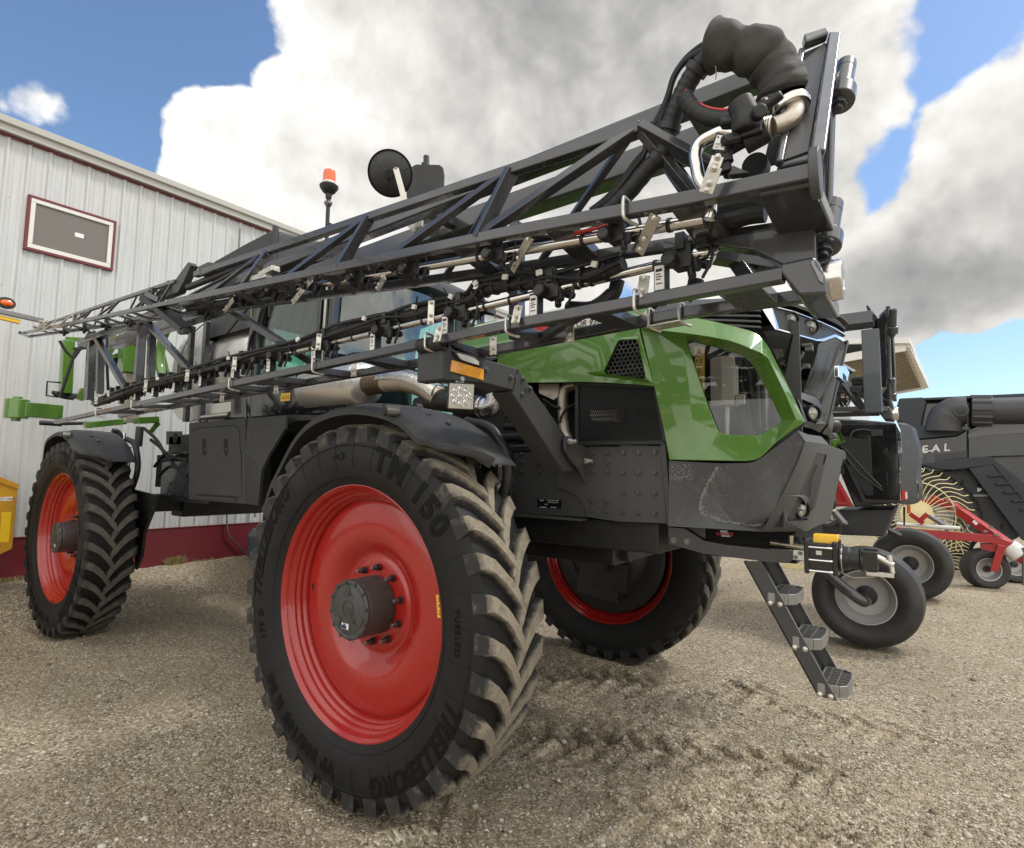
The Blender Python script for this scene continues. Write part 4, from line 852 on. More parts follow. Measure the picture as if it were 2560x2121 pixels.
# --- chassis rail, doubler plate, bolts
CH = empty('chassis', (0,0,0), SP); YF = -.70
def plate(pts, y, t): return MB().prism([U(x, yy, Y=y) for x, yy in pts], (0, t, 0))
MBr = plate([z4(60,893), z4(1000,903), z4(1000,1512), z4(330,1478), z4(60,1462)], YF, .012); MBr.build('chassis_rail', M['steel2'], CH, .002)
fl = MB(); a, b = U(*z4(330,1478), Y=YF), U(*z4(930,1505), Y=YF); fl.span((-.3, YF-.075, a.z-.012), (b.x, YF+.01, a.z)); a = U(*z4(300,900), Y=YF); fl.span((-.3, YF-.02, a.z), (U(*z4(1010,900), Y=YF).x, YF+.05, a.z+.012)); fl.build('rail_flange', M['steel2'], CH, .003)
db = [z4(950,893), z4(1210,893), z4(1218,878), z4(1560,888), z4(1578,900), z4(1622,1565), z4(1210,1548), z4(930,1508), z4(918,1450), z4(890,1390), z4(850,1335), z4(800,1300), z4(655,1240), z4(655,1060), z4(945,903)]
plate(db, YF-.014, .014).build('doubler_plate', M['steel2'], CH, .0025)
plate([z4(1562,865), z4(1612,862), z4(1672,1590), z4(1625,1585)], YF-.03, .03).build('edge_bar', M['steel2'], CH, .004)
for (x, y) in ((365,957),(365,1030),(360,1108),(522,957),(522,1030),(520,1108),(688,1110)): MB().bolt(U(*z4(x, y), Y=YF), (0,-1,0), .0115, .016).build('rail_bolt', M['dbolt'], CH, .0015)
for (x, y) in ((978,948),(1112,948),(1250,947),(1385,946),(1525,944),(978,1030),(1112,1030),(978,1115),(1112,1115),(1248,1117),(1383,1118),(1523,1120),(1246,1290),(1381,1294),(1522,1300),(972,1362),(1106,1370),(972,1446),(1104,1454),(1243,1463),(1379,1470),(1521,1478)):
    MB().bolt(U(*z4(x, y), Y=YF-.014), (0,-1,0), .0115, .016).build('rail_bolt', M['dbolt'], CH, .0015)
np_ = plate([z4(498,1352), z4(708,1358), z4(706,1436), z4(498,1424)], YF-.003, .003).build('name_plate', M['gloss'], CH)
tx = MB(); p0, p1 = U(*z4(500,1388), Y=YF-.0035), U(*z4(706,1396), Y=YF-.0035); ex = (p1-p0).normalized(); cc = (p0+p1)/2
for s, sz, dx, dz in (('FENDT', .010, -.052, .018), ('AGCO CORPORATION', .008, .025, .020), ('DULUTH, GEORGIA USA', .0065, .028, .009), ('RG900C', .0065, -.02, -.004), ('MADE IN USA', .007, .032, -.021)): text_on(tx, s, sz, cc+ex*dx+V((0,0,dz)), ex, (0,0,1), .0004)
tx.bar(cc+ex*-.07+V((0,0,-.022)), cc+ex*-.02+V((0,0,-.022)), .003, .001, (0,-1,0)); tx.build('plate_lettering', M['white'], np_, fix=False)
hl = MB().cyl(U(*z4(305,1360), Y=YF-.002), U(*z4(305,1360), Y=YF-.006), .052, 28); hl.build('rail_hole', M['shroud'], CH)
vb = MB(); a, b = U(*z4(280,925), Y=YF-.02), U(*z4(285,1190), Y=YF-.02); vb.cyl(a, b, .008, 8); p = U(*z4(275,1215), Y=YF-.03); vb.cyl(p+V((-.015,0,0)), p+V((.02,0,0)), .014, 12); vb.build('brake_line', M['steel'], CH)
# rest of the frame, hidden side and underneath
MB().span((-4.9, .69, 1.50), (1.35, .70, 1.88)).span((-4.9, -.70, 1.50), (-.35, -.69, 1.86)).span((-4.9, -.70, 1.86), (1.25, .70, 1.875)).build('main_frame', M['shroud'], CH)
for x in (0, -WB):
    ax = MB().span((x-.11, -1.0, 1.22), (x+.11, 1.0, 1.42)); ax.span((x-.16, -.5, 1.15), (x+.16, .5, 1.5)); ax.build('axle', M['black'], CH, .02)
    for sy in (-1, 1):
        lg = MB(); yy = sy*1.12
        lg.cyl((x, yy, 1.02), (x, yy, 1.98), .062, 20); lg.span((x-.10, yy-.07, .85), (x+.10, yy+.07, 1.18)); lg.span((x-.08, sy*.85-.2, 1.25), (x+.08, sy*.85+.2, 1.40)); lg.cyl((x, yy, .995), (x, sy*1.30, .995), .13, 20)
        lg.build('wheel_leg', M['black'], CH, .008)
        MB().cyl((x+.09, yy-.02, 1.55), (x+.09, yy-.02, 2.10), .019, 14).cyl((x+.15, yy+.02, 1.50), (x+.15, yy+.02, 1.95), .019, 14).build('steering_rod', M['chrome'], CH)
un = MB().span((-.6, -.62, 1.30), (1.3, .62, 1.47)).span((.2, -.45, 1.18), (.95, .35, 1.30)).cyl((-.2, -.3, 1.25), (1.0, -.3, 1.25), .06, 12).cyl((.1, -.5, 1.22), (.1, .5, 1.22), .09, 16)
un.build('belly_pan', M['black'], CH, .01)
# --- perforated engine screen and engine bay
EB = empty('engine_bay', (0,0,0), SP)
ms = [z4(862,362), z4(1522,378), z4(1606,845), z4(868,842)]; plate(ms, -.722, .003).build('engine_screen', M['mesh'], EB)
o_ = [z4(845,345), z4(1524,372), z4(1614,858), z4(845,866)]; fm = MB()
for i in range(4): fm.bar(U(*o_[i], Y=-.725), U(*o_[(i+1) % 4], Y=-.725), .022, .016, (0,-1,0))
fm.build('screen_frame', M['black'], EB, .002)
mirror(MB().span((-.1, -.42, 1.88), (1.4, -.40, 2.70))).build('engine_block', M['shroud'], EB)
al = MB(); p = U(*z4(1085,570), Y=-.56); c = V((p.x, -.50, p.z))
al.lathe([(-.10,0),(-.10,.05),(-.09,.062),(.06,.066),(.08,.05)], tuple(c), 'X', 20)
for k in range(12): a = k*.5236; al.bar(c+V((-.105, .056*math.cos(a), .056*math.sin(a))), c+V((.07, .069*math.cos(a), .069*math.sin(a))), .012, .012)
al.build('alternator', mat('cast_alloy', (.42,.40,.34), .5, metal=.4), EB); MB().lathe([(.0,.085),(.02,.09),(.04,.085)], (c.x+.16, c.y, c.z+.01), 'X', 24).build('pulley', M['steel2'], EB)
# left part of the bay: cables, starter, reservoir, pipe elbow
bay = MB()
bay.span((-.10, -.55, 1.90), (.35, -.40, 2.45)); bay.build('engine_side', M['black'], EB, .02)
st = MB()
for (x0, y0, x1, y1, r) in ((215,715,320,715,.028), (210,815,385,805,.034), (460,830,560,840,.03)): a, b = U(*z4(x0, y0), Y=-.63), U(*z4(x1, y1), Y=-.63); st.cyl(a, b, r, 18)
st.build('starter_motor', M['black'], EB, .004)
MB().box(U(*z4(360,690), Y=-.66), (.055, .03, .022)).build('battery_cap', M['redp'], EB, .006)
MB().cyl(U(*z4(415,752), Y=-.64), U(*z4(415,785), Y=-.64), .0125, 12).build('fitting', M['white'], EB)
ep = MB().tube(spline([U(*z4(x, y), Y=-.60) for x, y in ((840,358),(770,372),(735,405),(722,470),(722,600),(740,760),(770,830))], 6), .034, 16); ep.build('coolant_pipe', M['bare'], EB)
hs = MB()
for q, r in (([(835,520),(760,560),(715,620),(695,690)], .008), ([(550,480),(640,540),(690,560)], .010), ([(0,650),(90,720),(140,800),(125,890)], .008), ([(200,650),(260,600),(230,520)], .012), ([(560,520),(600,640),(640,760)], .012), ([(290,560),(330,640),(300,720)], .010), ([(20,700),(60,800),(40,880)], .014), ([(130,880),(300,890),(480,872)], .010)): hs.tube(spline([U(*z4(x, y), Y=-.66) for x, y in q], 6), r, 8)
hs.build('engine_hose', M['hose'], EB)
plate([z4(512,345), z4(690,345), z4(690,455), z4(640,490), z4(512,430)], -.60, .004).build('heat_shield', M['bare'], EB, .002)
# --- air reservoir in front of the wheel
rs = MB(); p = U(*z4(140,1030), Y=-.92); rs.lathe([(-.135,0),(-.132,.05),(-.11,.09),(-.07,.108),(-.03,.114),(-.028,.117),(.02,.117),(.022,.114),(.06,.108),(.10,.085),(.125,.04),(.127,0)], tuple(p), 'Z', 32)
ro = rs.build('air_reservoir', M['gloss'], SP); MB().cyl(p+V((0,0,.12)), p+V((0,0,.165)), .016, 10).cyl(p+V((0,0,.16)), p+V((-.01,0,.185)), .012, 8).cyl(p+V((.02,0,-.13)), p+V((.03,0,-.17)), .014, 8).build('valve', M['white'], ro)
MB().tube(spline([p+V((0,0,.18)), p+V((.06,.0,.30)), p+V((-.02,.02,.45)), p+V((-.12,.05,.5))], 6), .008, 8).build('air_line', M['hose'], ro)
hs = MB()
for k in range(3): hs.tube(spline([U(*z4(215+k*22, 1130), Y=-.86), U(*z4(225+k*20, 1300), Y=-.86), U(*z4(240+k*18, 1480), Y=-.9), U(*z4(300, 1600), Y=-.9)], 6), .010, 8)
hs.build('brake_hose', M['hose'], CH)
# ------------------------------------------------------------------ boom support arm with lights
AR = empty('boom_rest', (0,0,0), SP); XA = .87
zd = Zm(840, 880, 4.2); ze = Zm(420, 1000, 4.2)
def ax_(x, y): return U(x, y, X=XA)
po = [zb(225,218), zb(735,368), zb(830,505), zb(1095,880), zb(1165,915), zb(1195,950), zb(1160,1010), zb(1195,1140), zb(1080,1140), zb(690,540), zb(700,528), zb(205,452)]
# lower leg and upper leg as folded plate boxes
leg = MB().prism([ax_(*p) for p in (zb(735,368), zb(1120,905), zb(1190,1135), zb(1078,1138), zb(688,540), zb(700,528))], (-.13, 0, 0)); leg.build('rest_leg', M['steel2'], AR, .006)
up_ = MB().prism([ax_(*p) for p in (zb(222,212), zb(738,368), zb(702,530), zb(470,470), zb(205,452))], (-.13, 0, 0)); up_.build('rest_arm', M['steel2'], AR, .006)
a, b = ax_(*zb(735,372)), ax_(*zb(700,528)); wl = MB()
for i in range(8): wl.tube([lerp(a, b, i/8)+V((.003, random.gauss(0,.003), 0)), lerp(a, b, (i+1)/8)+V((.003, random.gauss(0,.003), 0))], .005, 6)
wl.build('weld_seam', M['steel2'], AR)
# end cap box
a, b = ax_(*zb(222,205)), ax_(*zb(218,455)); ey = a.y
MB().hexa([(XA-.15, ey-.045, b.z-.004), (XA+.004, ey-.045, b.z-.004), (XA+.004, ey+.02, b.z-.004), (XA-.15, ey+.02, b.z-.004), (XA-.15, ey-.045, a.z+.004), (XA+.004, ey-.045, a.z+.004), (XA+.004, ey+.02, a.z+.004), (XA-.15, ey+.02, a.z+.004)]).build('end_cap', M['plas'], AR, .010, 3)
# triangular bracket to the frame
bk = [zb(1088,890), zb(1110,872), zb(1150,885), zb(1175,930), zb(1265,958), zb(1268,1228), zb(1240,1230), zb(1200,1130), zb(1140,1060), zb(1090,980)]
MB().prism([U(x, y, X=XA+.035) for x, y in bk], (-.016, 0, 0)).build('rest_bracket', M['steel2'], AR, .004)
MB().prism([U(x, y, X=XA-.15) for x, y in bk], (-.016, 0, 0)).build('rest_bracket', M['steel2'], AR, .004)
for q in (zb(1115,915), zb(1235,1062)): p = U(*q, X=XA+.04); MB().cyl(p, p+V((.05,0,0)), .012, 12).cyl(p+V((.0,0,0)), p+V((.022,0,0)), .018, 6).build('pivot_bolt', M['zinc'], AR, .001)
for q in (zb(492,375), zb(678,432), zb(768,445), zb(822,516), zb(764,560)): MB().bolt(ax_(*q)+V((.001,0,0)), (1,0,0), .0095, .014).build('arm_bolt', M['bolt'], AR, .001)
p = ax_(*zb(793,535)); sl = MB().lathe([(.0005,0),(.0015,.008)], (XA, p.y, p.z), 'X', 16); sl.v = [(x, y, p.z+(z-p.z)*2.1) for x, y, z in sl.v]; sl.build('arm_slot', M['shroud'], AR)
rf = MB().prism([ax_(*q)+V((.002,0,0)) for q in (zb(232,302), zb(470,372), zb(468,455), zb(220,388))], (.006, 0, 0)); rf.build('amber_reflector', M['amber'], AR, .002)
wl_ = [zb(232,238), zb(330,262), zb(395,282), zb(445,322), zb(445,358), zb(300,312), zb(270,295)]; cc = sum((ax_(*q) for q in wl_), V())/7
mk = MB().prism([ax_(*q)+V((.001,0,0)) for q in wl_], (.012, 0, 0)).build('marker_lamp', M['black'], AR, .003)
MB().prism([lerp(cc, ax_(*q), .80)+V((.008,0,0)) for q in wl_], (.008, 0, 0)).build('lamp_lens', mat('clear_lamp_plastic', (.80,.80,.77), .15, coat=.8, bump=1.0, bscale=160), mk, .003)
# square work lamp under the arm
wk = empty('work_lamp', (0,0,0), SP); c = ax_(*zb(270,578)); c = V((XA+.03, c.y, c.z)); n = V((.80,-.60,-.12)).normalized(); qn = n.to_track_quat('Z','Y'); rot = qn.to_matrix()
def wl2(mb, f): mb.v = [tuple(c+qn @ V(p)) for p in mb.v]; return mb
S_ = .062; h = wl2(MB().hexa([(-S_*.7,-S_*.7,-.07),(S_*.7,-S_*.7,-.07),(S_*.7,S_*.7,-.07),(-S_*.7,S_*.7,-.07),(-S_,-S_,0),(S_,-S_,0),(S_,S_,0),(-S_,S_,0)]), 0); h.build('lamp_housing', M['black'], wk, .012, 3)
wl2(MB().box((0,0,.003),(S_*1.72,S_*1.72,.006)), 0).build('lamp_lens', mat('lamp_reflector_plate', (.48,.47,.43), .3, metal=.5), wk, .006)
for k in range(9):
    a = k*.7854; ox, oy = ((.033*math.cos(a), .033*math.sin(a)) if k < 8 else (0, 0)); m_ = MB().lathe([(.006,.0145),(.0085,.012),(.0035,.007),(.009,.004),(.010,0)], (ox, oy, 0), 'Z', 16); wl2(m_, 0).build('led_reflector', M['chrome'], wk)
lb = MB(); lb.bar(c+V((0,0,.050))-n*.045, c+V((0,.0,.11))-n*.045, .05, .006, (1,0,0)); lb.cyl(c+V((-.02,.0,.075))-n*.045, c+V((.02,-.0,.075))-n*.045, .012, 10); lb.build('lamp_bracket', M['zinc'], wk, .002)
# rubber pad / rest tube over the arm
pd = MB(); pts = [ax_(*zb(130,165))+V((-.03,0,0)), ax_(*zb(230,150))+V((-.03,0,0)), ax_(*zb(300,195))+V((-.03,0,.0)), ax_(*zb(420,250))+V((-.03,0,0)), ax_(*zb(520,278))+V((-.03,0,0)), ax_(*zb(580,270))+V((-.03,0,0))]
for i, p in enumerate(spline(pts, 5)): pass
sp = spline(pts[1:], 6); rows = [[(XA+.0, p.y, p.z), (XA-.12, p.y, p.z)] for p in sp]; pd.slab(rows, (0, 0, -.018)); pd.build('rest_pad', M['hose'], AR, .005)
a = ax_(*zb(170,172)); rg = MB(); rg.lathe([(-.13,.034),(.015,.034),(.015,.024),(-.13,.024),(-.13,.034)], (XA, a.y, a.z), 'X', 24); rg.build('rest_roller', M['hose'], AR, .002)
# ------------------------------------------------------------------ fenders
def make_fender():
    f = empty('fender', (0, -YC, RT), SP); rows = []
    def key(t, tab):
        for (a, va), (b, vb_) in zip(tab, tab[1:]):
            if a <= t <= b: u = (t-a)/(b-a); u = u*u*(3-2*u); return va+(vb_-va)*u
        return tab[-1][1]
    n = 60
    for i in range(n+1):
        d = 44+(178-44)*i/n
        yo = key(d, [(44,-.02),(48,-.10),(54,-.235),(58,-.262),(70,-.262),(105,-.245),(140,-.16),(178,-.07)])
        ro = key(d, [(44,1.125),(54,1.06),(58,1.035),(66,1.052),(85,1.042),(105,1.042),(140,1.048),(178,1.065)])
        rc = key(d, [(44,1.125),(60,1.125),(90,1.105),(130,1.085),(178,1.085)]); a = R(d); row = []
        for y, r in ((yo, ro), (yo-.004, ro+.016), (yo*.93, ro+.035), (yo*.80, rc-.022), (yo*.62, rc-.016), (yo*.50, rc), (.0, rc+.004), (.10, rc+.002), (.185, rc-.004), (.215, rc-.028)): row.append((r*math.cos(a), y, r*math.sin(a)))
        rows.append(row)
    mb = MB().slab(rows, (0, 0, -.010)); mb.build('fender_skin', M['plas'], f, .003, 2, ang=48)
    fl = []
    for i in range(16):
        d = 150+(206-150)*i/15; a = R(d); r = 1.088+.03*(i/15)**2; fl.append([(r*math.cos(a), y, r*math.sin(a)) for y in (-.10, .0, .12, .235)])
    MB().slab(fl, (.010, 0, 0)).build('mud_flap', M['black'], f, .002)
    p = V((.40, -.235, 1.035)); pg = MB(); a = V((.36, -.29, 1.035)); pg.tube([p, a], [.030, .030], 20); pg.build('fender_plug', M['bolt'], f, .004); MB().cyl(a, a+V((-.006,-.012,0)), .031, 20).build('plug_cap', M['black'], f, .003)
    for d, y in ((60,-.06),(66,-.09),(71,-.07)): a = R(d); MB().bolt((1.136*math.cos(a), y, 1.136*math.sin(a)), (math.cos(a), 0, math.sin(a)), .013, .012).build('fender_bolt', M['bolt'], f, .001)
    br = MB(); br.tube(spline([(.42,.24,1.02), (.62,.25,.95), (.70,.26,.70), (.52,.27,.45), (.30,.28,.30)], 6), .028, 12); br.tube(spline([(.0,.24,1.12), (.0,.30,1.10), (.02,.34,.95)], 5), .03, 12); br.build('fender_stay', M['black'], f)
    return f
fd = make_fender()
f2 = copy_tree(fd, SP); f2.location = (-WB, -YC, RT+.01)
f3 = copy_tree(fd, SP); f3.location = (0, YC, RT); f3.scale = (1,-1,1)
f4 = copy_tree(fd, SP); f4.location = (-WB, YC, RT); f4.scale = (1,-1,1)
# ------------------------------------------------------------------ storage box, side panel, exhaust
BX = empty('storage_box', (0,0,0), SP); Yb = -1.10
def pb(pts, y=Yb): return [U(*ze(*p), Y=y) for p in pts]
MB().prism(pb([(218,240),(815,192),(805,560),(800,1095),(215,1048),(215,560)]), (0, .40, 0)).build('box_body', M['plas'], BX, .008, 3)
dr = [(245,1000),(232,440),(240,370),(270,320),(310,298),(700,262),(735,290),(752,350),(762,520),(765,1040),(245,1010)]
MB().prism(pb([(248,1000),(238,640),(228,440),(236,372),(262,325),(305,302),(690,275),(728,298),(748,345),(750,510),(762,560),(770,1025)], Yb-.006), (0, .012, 0)).build('box_door', M['plas'], BX, .008, 3, ang=50)
gr = MB()
dl = [(232,440),(240,370),(266,320),(310,298),(695,268),(732,292),(752,345),(756,515),(768,560),(772,1020)]
for a, b in zip(dl, dl[1:]): gr.bar(U(*ze(*a), Y=Yb-.0015), U(*ze(*b), Y=Yb-.0015), .006, .003, (0,-1,0))
gr.build('door_gap', M['shroud'], BX)
for x in (378, 605):
    la = MB(); la.prism(pb([(x-22,410),(x+22,408),(x+26,560),(x+12,585),(x-8,585),(x-18,560)], Yb-.0075), (0, .006, 0)); la.build('latch_recess', M['shroud'], BX, .002); MB().bolt(U(*ze(x+12, 522), Y=Yb-.008), (0,-1,0), .006, .006).build('latch_pin', M['bolt'], BX)
MB().prism(pb([(300,985),(705,1012),(705,1028),(300,1005)], Yb-.008), (0, .01, 0)).build('door_foot_gap', M['shroud'], BX)
MB().prism(pb([(300,1008),(700,1032),(720,1060),(290,1040)], Yb-.010), (0, .012, 0)).build('door_foot', M['plas'], BX, .003)
b2 = facet([(*ze(835,192), Yb), (*ze(1100,172), Yb-.01), (*ze(1235,160), Yb-.03), (*ze(1225,300), Yb-.06), (*ze(1050,590), Yb-.09), (*ze(980,735), Yb-.10), (*ze(942,1112), Yb-.02), (*ze(800,1092), Yb), (*ze(802,545), Yb)], [], [[(*ze(802,545), Yb), (*ze(880,600), Yb-.05), (*ze(980,735), Yb-.10)]], thick=.03); b2.build('box_cover', M['plas'], BX, .006, 3, ang=16)
tb = MB().prism(pb([(1235,160),(1520,158),(1780,168),(1780,205),(1420,218),(1340,222),(1228,298)], -1.06), (0, .3, 0)); tb.build('box_cover', M['plas'], BX, .005)
MB().prism(pb([(1240,225),(1700,222),(1700,600),(1300,1110),(945,1105),(985,735)], -.86), (0, .1, 0)).build('wheel_well', M['shroud'], BX)
for x in (385, 605, 1112): MB().prism(pb([(x-18,232 if x < 900 else 170),(x+18,228 if x < 900 else 166),(x+14,205 if x<900 else 185),(x-14,208 if x < 900 else 188)], -1.102), (0, .02, 0)).build('lid_clip', M['black'], BX, .002)
SPn = empty('side_panel', (0,0,0), SP); Yp = -.98
pa = [ze(658,190), ze(1842,120), ze(1842,-200), ze(658,-260)]
MB().prism([U(x, y, Y=Yp) for x, y in pa], (0, .02, 0)).build('panel_sheet', M['gloss'], SPn, .002)
for x, y in ((690,88),(1004,50),(1360,10),(1360,125),(998,158),(1765,95)): MB().bolt(U(*ze(x, y), Y=Yp), (0,-1,0), .006, .006).build('panel_bolt', M['bolt'], SPn)
zz_ = Zm(450, 600, 3.866)
ws = MB().prism([U(*zz_(*q), Y=Yp-.001) for q in ((978,1485),(1070,1478),(1062,1555),(973,1562))], (0, -.002, 0)); ws.build('warning_sticker', M['ysign'], SPn)
ik = MB(); tri_sign(U(*zz_(1000,1524), Y=-.984), .030, mb=ik); p = U(*zz_(1040,1522), Y=-.984); ik.bar(p+V((-.012,0,-.015)), p+V((-.012,0,.016)), .004, .001, (0,-1,0)); ik.bar(p+V((-.004,0,0)), p+V((.012,0,0)), .004, .001, (0,-1,0)); ik.bar(p+V((.014,0,-.015)), p+V((.014,0,.016)), .004, .001, (0,-1,0)); p = U(*zz_(1022,1520), Y=-.984); ik.bar(p+V((0,0,-.02)), p+V((0,0,.02)), .0015, .001, (0,-1,0))
ik.build('sticker_print', M['ink'], SPn)
EX = empty('exhaust', (0,0,0), SP); Ye = -.92
p = U(*zd(335,350), Y=Ye); mu = MB().lathe([(-.75,0),(-.72,.14),(-.68,.17),(-.05,.172),(-.02,.165),(.03,.12),(.055,.06),(.06,0)], (p.x, p.y, p.z+.02), 'X', 40); mu.build('muffler', M['tank'], EX, ang=60)
sl_ = [U(*zd(x, y), Y=Ye-.03) for x, y in ((300,345),(370,335),(440,330),(520,320),(650,310),(800,330),(920,375),(1010,430),(1090,490))]; pts = spline(sl_, 5)
MB().tube(pts[10:], [.072]*(len(pts)-10), 20).build('exhaust_pipe', M['bare'], EX)
bl = MB(); pp = [lerp(sl_[0], sl_[3], t/14) for t in range(15)]; bl.tube(pp, [.082 if i % 2 else .074 for i in range(15)], 24); bl.build('bellows', mat('brown_bellows', (.16,.12,.09), .4, metal=.7), EX)
shd = MB(); 
rows = []
for i, q in enumerate(pts[14:]): rows.append([q+V((0, .085*math.cos(a), .085*math.sin(a))) for a in [R(x) for x in range(15, 176, 16)]])
shd.slab(rows, (0, 0, .004)); shd.build('heat_shield', mat('shield_foil', (.72,.68,.62), .28, metal=1, bump=.8, bscale=45, rvar=.1, vscale=20), EX)
ib = [U(*zd(x, y), Y=-.95) for x, y in ((860,560),(1000,520),(1150,530),(1300,545),(1450,555),(1530,575))]; MB().tube(spline(ib, 5), [.05]*6+[.062]*20, 18).build('intake_duct', M['black'], EX)
el = [U(*zd(x, y), Y=-.95) for x, y in ((1530,580),(1600,580),(1650,560),(1675,500),(1670,450))]; MB().tube(spline(el, 5), [.062]*5+[.060]*16, 18).build('foil_elbow', mat('silver_foil', (.75,.75,.74), .2, metal=1, bump=1.0, bscale=60), EX)
p = el[0]; MB().lathe([(-.008,.066),(.0,.069),(.012,.069),(.02,.066)], tuple(p), 'X', 28).build('hose_clamp', M['stain'], EX)
q = [U(*zd(x, y), Y=-1.0) for x, y in ((600,430),(755,430),(765,505),(610,505))]
# ------------------------------------------------------------------ tank, straps, cover
TK = empty('product_tank', (0,0,0), SP)
tk = MB(); prf = [(-4.55,0),(-4.54,.30),(-4.50,.55),(-4.42,.70),(-4.30,.78),(-3.0,.80),(-2.62,.78),(-2.50,.66),(-2.45,.4),(-2.44,0)]
tk.lathe(prf, (0,0,0), 'X', 64); tk.v = [(x, y*1.08, 2.82+z*.98) for x, y, z in tk.v]; tk.build('tank_shell', M['tank'], TK, ang=60)
for x, w_ in ((-3.42,.16), (-4.05,.05)):
    st = MB().lathe([(x-w_/2,.81),(x-w_/2,.822),(x+w_/2,.822),(x+w_/2,.81)], (0,0,0), 'X', 64); st.v = [(a, y*1.08, 2.82+z*.98) for a, y, z in st.v]; st.build('tank_strap', M['gloss'], TK, .006)
for x in (-3.30, -3.62): MB().span((x-.03, -.98, 2.2), (x+.03, -.93, 3.2)).build('strap_post', M['steel'], TK, .006)
MB().span((-4.5, -.75, 1.88), (-2.3, .75, 2.1)).build('tank_cradle', M['black'], TK, .02)
# dark moulded cover high behind the cab
cv = MB(); a, b = -3.40, -2.25
sec = lambda x, zt, yw: [(x, -yw, 3.05), (x, -yw, zt-.03), (x, -yw+.05, zt), (x, -.35, zt+.045), (x, 0, zt+.055), (x, .35, zt+.045), (x, yw-.05, zt), (x, yw, zt-.03), (x, yw, 3.05)]
cv.sheet([sec(-3.44, 3.84, .86), sec(-3.36, 3.885, .90), sec(-2.75, 3.93, .90), sec(-2.32, 3.95, .90), sec(-2.25, 3.93, .85), [(-2.24, y, z-.02) for _, y, z in sec(-2.24, 3.85, .80)]]); n = len(cv.v)
cv.f.append(tuple(range(9))); cv.f.append(tuple(range(n-9, n))[::-1]); co_ = cv.build('tank_cover', M['plas'], SP, .012, 3, ang=25)
MB().cyl((-2.245, -.885, 3.1), (-2.245, -.885, 3.955), .028, 12).build('cover_corner', M['plas'], co_)
# ------------------------------------------------------------------ cab
CB = empty('cab', (0,0,0), SP); x0, x1, yw = -2.38, -1.28, .93
fl = MB().span((x0, -yw, 2.02), (x1+.02, yw, 2.22)); fl.build('cab_floor', M['black'], CB, .02)
for y in (-yw, yw):
    s = -1 if y < 0 else 1
    MB().bar((x1, y, 2.2), (x1+.02, y*.97, 3.40), .075, .06, (1,0,0)).build('cab_pillar', M['gloss'], CB, .012)
    MB().bar((x1-.10, y*1.005, 2.2), (x1-.085, y*.985, 3.40), .022, .03, (1,0,0)).build('door_frame', M['zinc'], CB, .004)
    MB().bar((x1-.17, y, 2.2), (x1-.155, y*.975, 3.40), .05, .05, (1,0,0)).build('cab_pillar', M['gloss'], CB, .008)
    MB().tube(spline([(x0+.02, y, 2.1), (x0-.02, y*1.01, 2.6), (x0+.01, y*1.0, 3.0), (x0+.14, y*.97, 3.42)], 6), .065, 14).build('cab_rear_pillar', M['gloss'], CB)
    dg = MB().sheet([[(x0+.05, y*.985, 2.25), (x1-.19, y*.985, 2.25)], [(x0+.05, y*1.0, 2.8), (x1-.19, y*1.0, 2.8)], [(x0+.14, y*.96, 3.38), (x1-.18, y*.965, 3.38)]]); dg.build('door_glass', M['glass'], CB, fix=False)
rows = []
for z, dx, k in ((2.22, .0, 1.0), (2.7, .035, 1.0), (3.1, .035, .985), (3.4, .02, .97)): rows.append([(x1+.02+dx+.10*(1-(t/4)**2), yw*.96*k*t/4, z) for t in range(-4, 5)])
MB().sheet(rows).build('windscreen', M['glass'], CB, fix=False)
MB().sheet([[(x0+.02, -yw*.9, 2.3), (x0+.02, yw*.9, 2.3)], [(x0+.10, -yw*.88, 3.35), (x0+.10, yw*.88, 3.35)]]).build('rear_glass', M['glass'], CB, fix=False)
rf = MB(); rows = []
for x, z, w_ in ((x0-.05,3.42,.93),(x0,3.50,.96),(-2.0,3.555,.97),(-1.5,3.56,.97),(-1.22,3.54,.96),(-1.08,3.49,.93),(-1.05,3.44,.90)): rows.append([(x, -w_, z-.05), (x, -w_+.04, z), (x, 0, z+.03), (x, w_-.04, z), (x, w_, z-.05)])
rf.slab(rows, (0,0,-.09)); rf.build('cab_roof', M['plas'], CB, .015, 3)
st = MB().span((-2.05,-.25,2.35), (-1.6,.25,2.55)); st.hexa([(-2.12,-.24,2.5),(-1.98,-.24,2.5),(-1.98,.24,2.5),(-2.12,.24,2.5),(-2.26,-.22,3.15),(-2.14,-.22,3.15),(-2.14,.22,3.15),(-2.26,.22,3.15)]); st.span((-2.0,-.36,2.62),(-1.62,-.28,2.70)); st.build('operator_seat', mat('seat_cloth', (.045,.055,.085), .8), CB, .04, 3)
sw = MB(); 
for k in range(25):
    a, b = 2*math.pi*k/25, 2*math.pi*(k+1)/25; f_ = lambda t: V((-1.5+.05*math.sin(t), .19*math.cos(t), 2.72+.17*math.sin(t))); sw.tube([f_(a), f_(b)], .014, 8, cap=False)
sw.tube([(-1.5,0,2.72), (-1.38,0,2.3)], .03, 10); sw.build('steering_wheel', M['black'], CB)
MB().span((-1.72,-.72,2.9),(-1.66,-.48,3.15)).build('monitor', M['black'], CB, .012)
